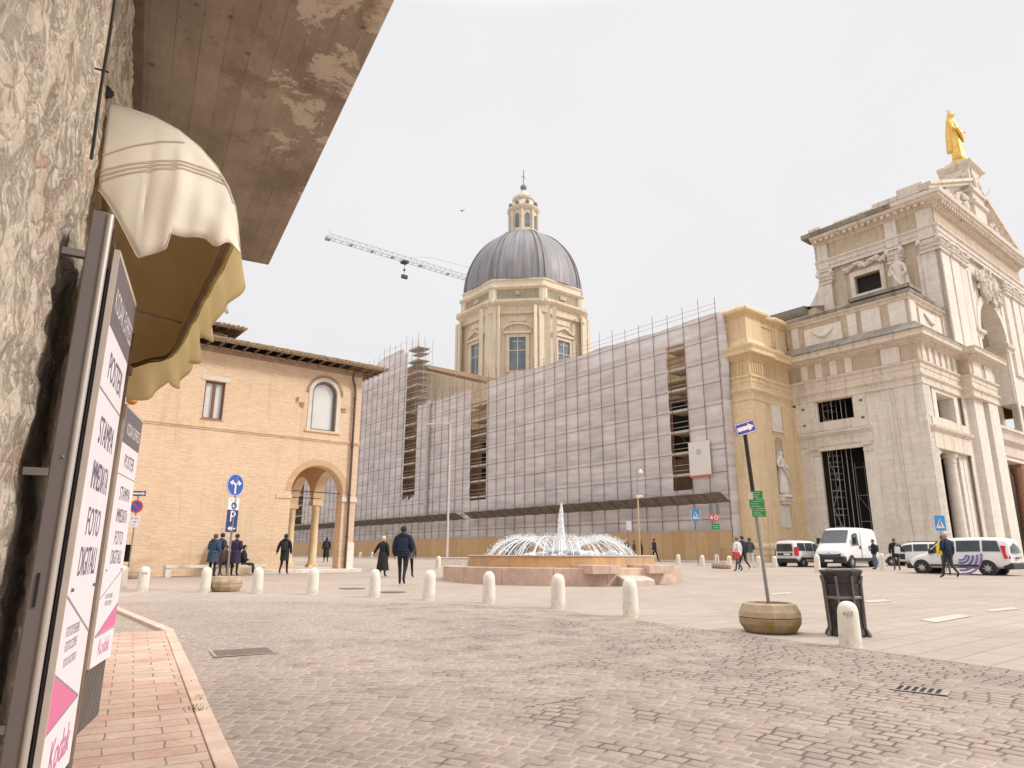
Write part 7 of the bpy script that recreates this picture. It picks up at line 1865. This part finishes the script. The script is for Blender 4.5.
def person(loc, az, h, label, top=('navy', (.02, .03, .07)), legs=('black', (.015, .015, .018)), hair=(.05, .035, .025), pose='stand', ph=1, hem=.82, flare=.0, puffy=False, hood=False,
           pack=None, longhair=False, arms=('down', 'down'), lean=0.0, shoes='shoe_black', female=False, group=None, fat=1.0, coatop=True, head_turn=0):
    h *= 1.05; s = h / 1.75; th = thing('person', label, 'person', loc, az - math.pi / 2, group); th.scale = (s, s, s)
    w = .175 if female else .195
    J = {}
    if pose == 'sit': pz = .50
    else: pz = .95
    dz = pz - .95; ly = lambda z: lean * (z - .95)
    def T(x, y, z): return Vector((x, y + ly(z), z + dz))
    J['pel'] = T(0, 0, .95); J['sp'] = T(0, .0, 1.10); J['ch'] = T(0, 0, 1.30); J['nb'] = T(0, -.01, 1.47); J['nk'] = T(0, .0, 1.53); J['hd'] = T(0, .025 + lean * .05, 1.63); J['ht'] = T(0, .02 + lean * .05, 1.70)
    for sd, k in ((-1, 'l'), (1, 'r')):
        J['sh' + k] = T(sd * w, -.01, 1.42); J['hip' + k] = Vector((sd * .095, 0, pz - .04))
        am = arms[0 if sd < 0 else 1]
        if am == 'down': e_, wr = T(sd * (w + .06), -.03, 1.14), T(sd * (w + .07), .04, .90)
        elif am == 'swingf': e_, wr = T(sd * (w + .05), .05, 1.15), T(sd * (w + .03), .22, .98)
        elif am == 'swingb': e_, wr = T(sd * (w + .07), -.16, 1.16), T(sd * (w + .10), -.22, .93)
        elif am == 'bent': e_, wr = T(sd * (w + .07), -.04, 1.15), T(sd * .10, .20, 1.12)
        elif am == 'pocket': e_, wr = T(sd * (w + .11), -.06, 1.15), T(sd * (w + .02), .10, .98)
        elif am == 'out': e_, wr = T(sd * (w + .14), -.02, 1.20), T(sd * (w + .26), .02, 1.02)
        else: e_, wr = T(sd * (w + .05), .10, 1.15), T(sd * (w - .02), .30, 1.25)
        J['el' + k] = e_; J['wr' + k] = wr; J['hn' + k] = wr + (wr - e_).normalized() * .07
        if pose == 'walk':
            f = ph * sd
            if f > 0: kn, an = Vector((sd * .09, .17, .51)), Vector((sd * .09, .27, .10))
            else: kn, an = Vector((sd * .09, -.04, .50)), Vector((sd * .09, -.33, .19))
        elif pose == 'sit': kn, an = Vector((sd * .13, .43, .50)), Vector((sd * .14, .45, .10))
        else: kn, an = Vector((sd * .105, .02, .50)), Vector((sd * .12, -.01, .09))
        J['kn' + k] = kn; J['an' + k] = an
        J['to' + k] = an + (Vector((sd * .02, .17, -.055)) if an.z < .15 else Vector((sd * .02, .13, -.13)))
    bones = [('pel', 'sp', 't'), ('sp', 'ch', 't'), ('ch', 'nb', 't'), ('nb', 'nk', 's'), ('nk', 'hd', 's'), ('hd', 'ht', 's')]
    rad = dict(pel=(.135, .105), sp=(.125, .10), ch=(.15, .11), nb=(.075, .06), nk=.052, hd=(.078, .092), ht=(.062, .075))
    for k in 'lr':
        bones += [('nb', 'sh' + k, 't'), ('sh' + k, 'el' + k, 't'), ('el' + k, 'wr' + k, 't'), ('wr' + k, 'hn' + k, 's'), ('pel', 'hip' + k, 'l'), ('hip' + k, 'kn' + k, 'l'), ('kn' + k, 'an' + k, 'l'), ('an' + k, 'to' + k, 'f')]
        rad.update({'sh' + k: .062, 'el' + k: .043, 'wr' + k: .028, 'hn' + k: (.036, .018), 'hip' + k: .095, 'kn' + k: .062, 'an' + k: .043, 'to' + k: (.04, .03)})
    keys = list(J); V_ = [(*J[k], rad[k]) for k in keys]; E__ = [(keys.index(a), keys.index(b_)) for a, b_, _ in bones]
    vs, fs = skin_mesh(V_, E__, keys.index('pel'))
    mb = MB(); mb.v = vs; mb.f = fs; mi = {'t': 0, 'l': 1, 's': 2, 'f': 3}
    for f in fs:
        c_ = sum((Vector(vs[i]) for i in f), Vector()) / len(f)
        best = min(((segdist(c_, J[a], J[b_]) / (.6 if lb in 'sf' else 1), lb) for a, b_, lb in bones)); mb.mi.append(mi[best[1]])
    # face, ears, fingers
    mb.cur = 2; hd = J['hd']
    mb.path([hd + Vector((0, .085, .035)), hd + Vector((0, .112, -.005)), hd + Vector((0, .085, -.015))], [.008, .016, .008], 6)
    for sd in (-1, 1): mb.blob(hd + Vector((sd * .083, .0, .0)), .026, 0, 0, 1, (.4, .8, 1.1))
    for k, sd in (('l', -1), ('r', 1)):
        hn = J['hn' + k]; d_ = (hn - J['wr' + k]).normalized(); sx_ = d_.orthogonal().normalized(); sx_ = (Vector((0, 1, 0)) - d_ * d_.y).normalized() if abs(d_.y) < .9 else Vector((0, 0, 1)); cu_ = d_.cross(sx_) * sd
        for q, (o_, ln_) in enumerate(((-.027, .062), (-.009, .075), (.009, .078), (.026, .068))):
            a = hn - d_ * .01 + sx_ * o_; mb.path([a, a + d_ * ln_ * .5 - cu_ * .006, a + d_ * ln_ - cu_ * .028], [.0095, .0085, .007], 5)
        a = J['wr' + k] + d_ * .02 + sx_ * .026; mb.path([a, a + d_ * .03 + sx_ * .025, a + d_ * .062 + sx_ * .024 - cu_ * .02], [.011, .010, .008], 5)
    mt = cloth(*top); ml = cloth(*legs)
    o = mb.build('body', None, th, mats=[mt, ml, 'skin', shoes], smooth=True)
    mb = MB()
    for sd in (-1, 1): mb.blob(hd + Vector((sd * .032, .083, .035)), .011, 0, 0, 1)
    mb.build('eyes', 'dark_metal', th)
    mb = MB(); mb.tube(hd + Vector((-.022, .088, -.045)), hd + Vector((.022, .088, -.045)), .006, n=5); simple('lips', (.35, .14, .12), .5); mb.build('mouth', 'lips', th)
    # hair
    hk = 'hair_%d' % int(hair[0] * 1000 + hair[1] * 10); simple(hk, hair, .8, var=.25, sc=14, bump=.4)
    mb = MB(); mb.blob((0, 0, 0), 1.0, .12, 3, 3)
    for i, v in enumerate(mb.v):
        x, y, z = v[0] * .098, v[1] * .112, v[2] * .112
        if y > .02 and z < .045: y = .02 + (y - .02) * .25; x *= .8
        if z < -.07: z = -.07 - (z + .07) * .2; 
        mb.v[i] = (hd.x + x, hd.y - .012 + y, hd.z + .04 + z)
    if longhair: mb.path([hd + Vector((0, -.06, .02)), hd + Vector((0, -.095, -.07)), hd + Vector((0, -.10, -.17)), hd + Vector((0, -.09, -.24))], [.085, .095, .085, .05], 10)
    mb.build('hair', hk, th, smooth=True)
    if coatop:
        kf = (1.26 if puffy else 1.14) * fat
        ck = ['pel', 'sp', 'ch', 'nb', 'shl', 'ell', 'wrl', 'shr', 'elr', 'wrr']
        cr2 = dict(pel=(.165 * kf, .135 * kf), sp=(.16 * kf, .135 * kf), ch=(.178 * kf, .142 * kf), nb=(.085, .075), shl=.083 * kf, shr=.083 * kf, ell=.063 * kf, elr=.063 * kf, wrl=.05 * kf, wrr=.05 * kf)
        ce = [(0, 1), (1, 2), (2, 3), (3, 4), (4, 5), (5, 6), (3, 7), (7, 8), (8, 9)]
        vs, fs = skin_mesh([(*J[k], cr2[k]) for k in ck], ce, 0)
        mb = MB(); mb.v = vs; mb.f = fs; mb.mi = [0] * len(fs)
        if hem < .95 and pose != 'sit':
            prof = []; k_ = 10
            for i in range(k_ + 1):
                t = i / k_; z = 1.08 + (hem - 1.08) * t; r_ = .165 * kf + flare * t + (.012 if puffy and i % 2 else 0); prof.append((r_, z))
            n = 22; base = len(mb.v); vv = []
            for j, (r_, z) in enumerate(prof):
                t = j / k_
                for i in range(n):
                    a = 2 * math.pi * i / n; fo = 1 + (.05 * math.sin(a * 5 + 1) * t if flare else .015 * math.sin(a * 7) * t)
                    vv.append((r_ * math.cos(a) * fo, (r_ * .84) * math.sin(a) * fo + ly(z) + (.05 * t * ph * math.sin(a * 1) if pose == 'walk' else 0), z + dz))
            ff = [(j * n + i, j * n + (i + 1) % n, (j + 1) * n + (i + 1) % n, (j + 1) * n + i) for j in range(k_) for i in range(n)]
            ff.append(tuple(range(k_ * n, (k_ + 1) * n))); mb.add(vv, ff)
        if puffy:
            for i, v in enumerate(mb.v):
                z = v[2]; c0 = J['ch']
                if abs(v[0]) < .22: k = 1 + .035 * math.sin(z * 2 * math.pi / .085); mb.v[i] = (v[0] * k, c0.y + (v[1] - c0.y) * k, z)
        # collar / hood
        nb = J['nb']
        if hood: mb.blob(nb + Vector((0, -.075, .03)), .115, .15, 5, 3, (1.15, .75, .8))
        mb.lathe([(.088, nb.z - .03), (.075, nb.z + .03), (.07, nb.z + .065)], (nb.x, nb.y + .005), 14, caps=False)
        mb.build('coat', mt, th, smooth=True)
    if pack:
        mb = MB(); mb.lathe([(.02, 1.02), (.12, 1.03), (.15, 1.12), (.145, 1.34), (.10, 1.43), (.02, 1.45)], (0, -.20), 14, sx=1, sy=.6); 
        for sd in (-1, 1): mb.path([Vector((sd * .09, -.17, 1.40)), Vector((sd * .10, -.02, 1.50)), Vector((sd * .11, .13, 1.38)), Vector((sd * .13, .10, 1.15)), Vector((sd * .12, -.15, 1.07))], .018, 6)
        mb.v = [(x, y + ly(z), z + dz) for x, y, z in mb.v]
        o = mb.build('backpack', cloth(*pack), smooth=True); o.parent = None; o.matrix_world = Matrix.LocRotScale(Vector(loc), Matrix.Rotation(az - math.pi / 2, 3, 'Z').to_quaternion(), Vector((s, s, s)))
        tag(o, 'backpack worn by: ' + label if False else pack[2] if len(pack) > 2 else 'dark backpack', 'backpack')
    return th
_cloth0 = cloth
def cloth(name, c, *a): return _cloth0(name, c)
NAVY = ('navy', (.012, .018, .042)); BLK = ('black', (.014, .014, .017)); DBL = ('dark_blue', (.022, .045, .10)); JEAN = ('jeans', (.09, .15, .27)); PURP = ('plum', (.035, .022, .055)); GREY = ('grey', (.09, .085, .085))
WHT = ('white', (.62, .60, .58)); YEL = ('yellow', (.75, .55, .05)); BRN = ('brown', (.12, .08, .06)); STEEL = ('steel_blue', (.032, .062, .11))
def pos(px, py, dx=0.0): c = at(px, py); return c
# by the bench
person(pos(211, 577.5), R(75), 1.66, 'person in long steel blue coat, leftmost of those at the stone bench', STEEL, BLK, (.14, .07, .04), hem=.62, flare=.03, puffy=True, hood=True, arms=('bent', 'bent'), female=True, lean=.05)
person(pos(216.5, 575.5), R(80), 1.72, 'person in blue jacket and pale jeans bending over the bench', DBL, JEAN, (.03, .02, .015), hem=.93, arms=('bent', 'bent'), lean=.22)
person(pos(233.5, 576.0), R(85), 1.68, 'person in long plum padded coat right of the parking signpost', PURP, BLK, (.05, .025, .02), hem=.52, flare=.02, puffy=True, arms=('bent', 'bent'), female=True)
def bench_pt(px, py, up=0.0):
    """a point on the bench seat line seen at this pixel column"""
    r = R2 * ((px - 512) / FPX) - U2 * ((py - 384) / FPX) + _F; k = (UBN) / r.dot(dA); q = r * k; q.z = g(q.y); return q
person(bench_pt(243, 560) - dA * .05, R(25), 1.66, 'person in dark jacket seated on the right part of the bench', BLK, ('dark_jeans', (.025, .035, .06)), (.04, .03, .02), pose='sit', arms=('bent', 'bent'), fat=1.05)
person(bench_pt(224.5, 560) - dA * .05, R(-70), 1.66, 'person seated on the bench half hidden behind the parking signpost', BRN, BLK, (.10, .07, .05), pose='sit', arms=('down', 'down'))
# walkers
person(bench_pt(281.5, 560) - dA * .35, R(95), 1.70, 'person in dark knee length coat walking towards the brick wall', BLK, BLK, (.03, .02, .016), pose='walk', ph=1, hem=.60, hood=True, arms=('swingb', 'down'), pack=('pack_black', (.02, .02, .022), 'black backpack on the walker in dark coat near the arch'))
person(pos(325.5, 562.0) , R(100), 1.72, 'person in long black coat standing inside the loggia arch', BLK, BLK, (.02, .015, .012), hem=.35, flare=.05, hood=True, arms=('down', 'down'), pack=('pack_navy', (.03, .035, .06), 'navy backpack on the person inside the loggia arch'))
person(pos(382, 577), R(80), 1.60, 'woman with short blond hair in long flared black coat', BLK, BLK, (.66, .55, .36), hem=.28, flare=.10, arms=('out', 'down'), female=True)
person(pos(401.5, 585.5), R(92), 1.86, 'tall person in puffy navy hooded jacket walking away across the square', ('navy_puffer', (.010, .017, .040)), BLK, (.03, .02, .02), pose='walk', ph=-1, hem=.86, puffy=True, hood=True, arms=('down', 'pocket'), fat=1.12)
person(pos(408.5, 578) , R(85), 1.62, 'person mostly hidden in front of the tall navy jacket walker, one foot showing', GREY, BLK, (.05, .04, .03), pose='walk', ph=1, hem=.8, arms=('down', 'down'))
person(pos(655, 562), R(20), 1.72, 'person in black striding alone in front of the ochre hoarding', BLK, BLK, (.04, .03, .02), pose='walk', ph=1, hem=.93, arms=('swingf', 'swingb'))
person(pos(627, 561), R(-60), 1.66, 'person with pale hair in dark coat behind the fountain edge', NAVY, BLK, (.5, .45, .4), hem=.55, arms=('bent', 'bent'))
person(pos(634.5, 560.5), R(160), 1.64, 'person in dark coat with yellow scarf behind the lamp post', BRN, BLK, (.10, .05, .03), hem=.55, arms=('bent', 'down'))
person(pos(641.5, 560.5), R(-20), 1.66, 'person in black coat just right of the lamp post', BLK, BLK, (.04, .03, .03), hem=.5, arms=('down', 'bent'))
# couple and others at right
person(pos(739, 571.8), R(120), 1.68, 'person in white jacket with red bag, arm in arm in the square', WHT, GREY, (.20, .09, .06), pose='walk', ph=1, hem=.86, arms=('down', 'down'), longhair=False)
person(pos(744.5, 570.5), R(115), 1.76, 'person in navy jacket leaning towards the one in white', NAVY, ('maroon', (.06, .02, .025)), (.05, .025, .02), pose='walk', ph=-1, hem=.88, arms=('out', 'down'), shoes='shoe_white')
person(pos(751.5, 568), R(60), 1.70, 'person in grey hooded top and white trousers beyond the couple', GREY, WHT, (.04, .03, .02), hem=.9, hood=True, arms=('bent', 'bent'))
person(pos(876, 569.5), R(170), 1.62, 'person in black jacket and blue jeans beside the large white van', BLK, JEAN, (.04, .03, .03), hem=.9, arms=('bent', 'bent'), pack=('pack_grey', (.05, .05, .055), 'dark grey backpack on the bystander next to the large van'))
person(pos(897.5, 570.5), R(60), 1.68, 'person in black coat with white shoulder bag before the pale car', BLK, BRN, (.16, .09, .06), hem=.72, arms=('down', 'out'))
person(pos(947.6, 575.5), R(80), 1.74, 'person in yellow vest half hidden by the man in dark blue jacket', YEL, GREY, (.10, .08, .07), hem=.9, arms=('down', 'down'))
person(pos(951, 578.2), R(100), 1.80, 'grey haired man in dark blue jacket striding past the swirl car', NAVY, ('dark_slate', (.03, .03, .045)), (.33, .30, .28), pose='walk', ph=-1, hem=.88, arms=('bent', 'down'), fat=1.05)
# bags
def bag(px, py, zrel, w, h, d_, mat, lab, az=0):
    c = at(px, py); mb = MB(); mb.box(-w / 2, w / 2, -d_ / 2, d_ / 2, 0, h); mb.path([(-w * .35, 0, h), (-w * .15, 0, h + .18), (w * .15, 0, h + .18), (w * .35, 0, h)], .012, 5)
    o = mb.build('shoulder_bag', mat, bevel=.03); o.location = (c.x, c.y, c.z + zrel); o.rotation_euler = (0, .1, az); tag(o, lab, 'bag'); return o
bag(737.3, 572.6, .72, .34, .30, .14, cloth('red', (.50, .03, .04)), 'red bag hanging at the side of the person in white jacket', .3)
bag(899.8, 571.5, .95, .26, .36, .12, cloth('white', (.6, .6, .6)), 'white bag on the back of the person in black coat', .1)
bag(904, 570.8, .62, .26, .30, .12, cloth('black', (.014, .014, .017)), 'black handbag held out by the person before the pale car', .1)

# ================================================================== STATUES
def statue(name, label, loc, az, h, mat, seated=False, halo=False, arm='down', group=None):
    th = thing(name, label, 'statue', loc, az - math.pi / 2); s = h / 1.8; th.scale = (s,) * 3
    V_ = [(0, 0, .30, (.24, .2)), (0, .02, .62, (.22, .18)), (0, .0, .95, (.19, .15)), (0, -.01, 1.22, (.165, .13)), (0, 0, 1.42, (.11, .09)), (0, 0, 1.52, .055), (0, .02, 1.62, (.085, .095)), (0, .01, 1.70, .07),
          (-.2, 0, 1.38, .075), (-.27, .04, 1.14, .06), (-.15, .2, 1.05, .04), (.2, 0, 1.38, .075), (.28, .05, 1.14, .06), (.40, .20, 1.0, .038), (0, 0, .06, (.27, .24))]
    if arm == 'book': V_[13] = (.14, .22, 1.12, .04)
    if seated: V_ = [(x, y + (.25 if z < .7 else -.08), z * .82 + (.0), r) for x, y, z, r in V_]
    E__ = [(14, 0), (0, 1), (1, 2), (2, 3), (3, 4), (4, 5), (5, 6), (6, 7), (4, 8), (8, 9), (9, 10), (4, 11), (11, 12), (12, 13)]
    vs, fs = skin_mesh(V_, E__, 2, 2)
    nv = []
    for v in vs:
        a = math.atan2(v[1], v[0]); k = 1 + (.10 * math.sin(a * 8 + v[2] * 5) * max(0, 1 - v[2] / 1.3) + .03 * mn.noise(Vector(v) * 9)) * (v[2] < 1.45); nv.append((v[0] * k, v[1] * k, v[2]))
    mb = MB(); mb.v = nv; mb.f = fs; mb.mi = [0] * len(fs)
    for k, (x, y, z) in enumerate(((-.15, .22, 1.03), (V_[13][0] + .02, V_[13][1] + .03, V_[13][2] - .02))):
        for q in range(5): mb.path([(x + (q - 2) * .012, y, z), (x + (q - 2) * .016, y + .05, z - .02), (x + (q - 2) * .018, y + .08, z - .05)], .008, 5)
    mb.path([(0, .10, 1.66), (0, .125, 1.62), (0, .10, 1.61)], [.008, .015, .008], 5)
    mb.build('figure', mat, th, smooth=True)
    mb = MB(); mb.path([(-.13, .02, 1.35), (-.17, -.1, 1.2), (-.24, -.1, .7), (-.2, .05, .25)], [.05, .09, .1, .06], 8); mb.path([(.16, .1, 1.25), (.05, .2, .95), (-.15, .18, .75)], [.05, .06, .05], 8); mb.path([(0, -.05, 1.72), (-.02, -.1, 1.5), (0, -.14, 1.1), (0, -.17, .5)], [.07, .1, .14, .16], 10)
    mb.build('mantle', mat, th, smooth=True)
    mb = MB(); mb.lathe([(.33, 0), (.33, .08), (.29, .10)], n=14); mb.build('base', mat, th)
    if halo: mb = MB(); mb.path([(.16 * math.cos(t), -.05, 1.78 + .16 * math.sin(t) * .45) for t in [2 * math.pi * i / 20 for i in range(21)]], .014, 5); mb.build('halo', mat, th)
    return th
statue('golden_statue', 'gilded robed statue with halo standing on top of the white portico', P(79.9, U2_ + .75, 41.6), PHI - math.pi / 2, 7.0, 'gold', halo=True).scale = (3.1, 3.1, 3.85)
statue('niche_statue', 'white marble robed figure in the arched niche of the yellow bay', P(56.15, 32.25, 4.9), PHI - math.pi / 2, 4.3, 'statue_marble', arm='book')
statue('robed_statue', 'large pale robed figure standing beside the dark upper window of the portico', P(66.7, 24.4, 22.2), PHI + math.pi, 6.4, 'travertine', arm='book').scale = (2.7, 2.7, 3.5)

# scaffold tower inside the side door
ST = thing('scaffold_tower', 'grey metal scaffold tower standing inside the dark side doorway of the portico', 'scaffolding', P(60.2, 28.9, -.6), PHI)
for (a, b_) in ((-1.0, .35), (.35, 1.1)):
    pass
rr = random.Random(6)
for x in (-.35, .55):
    for y in (.9, .1, -.75):
        mb = MB(); mb.tube((x, y, 0), (x, y, 14.2), .032, n=6); mb.build('upright', 'scaffold_tube', ST)
mb = MB(); z = .9; k = 0
while z < 14:
    for x in (-.35, .55):
        mb.tube((x, .1, z), (x, .9, z), .022, n=5)
    for y in (.9, .1): mb.tube((-.35, y, z), (.55, y, z), .02, n=5)
    k += 1; z += .55 if k % 2 else 1.0
mb.build('rung', 'scaffold_tube', ST, each=True)
mb = MB()
for i in range(6): z = 1.9 + i * 2.1; mb.box(-.33, .53, .12, .89, z, z + .06)
mb.build('platform', 'galvanised', ST)
mb = MB()
for i in range(6): z = .5 + i * 2.1; mb.tube((-.35, .1 if i % 2 else .9, z), (-.35, .9 if i % 2 else .1, z + 2), .02, n=5)
mb.build('brace', 'scaffold_tube', ST)
ST2 = thing('safety_rail_frame', 'thin grey barrier frame right of the scaffold tower in the dark doorway', 'barrier', P(60.2, 27.2, -.6), PHI)
mb = MB()
for z in (1.2, 2.3, 3.4, 5.6, 8.0): mb.tube((0, -.9, z), (0, .55, z), .018, n=5)
for y in (-.9, -.3, .5): mb.tube((0, y, 0), (0, y, 8.4), .02, n=5)
mb.tube((0, -.9, 3.4), (0, .5, 5.6), .016, n=5); mb.build('frame', 'scaffold_tube', ST2)
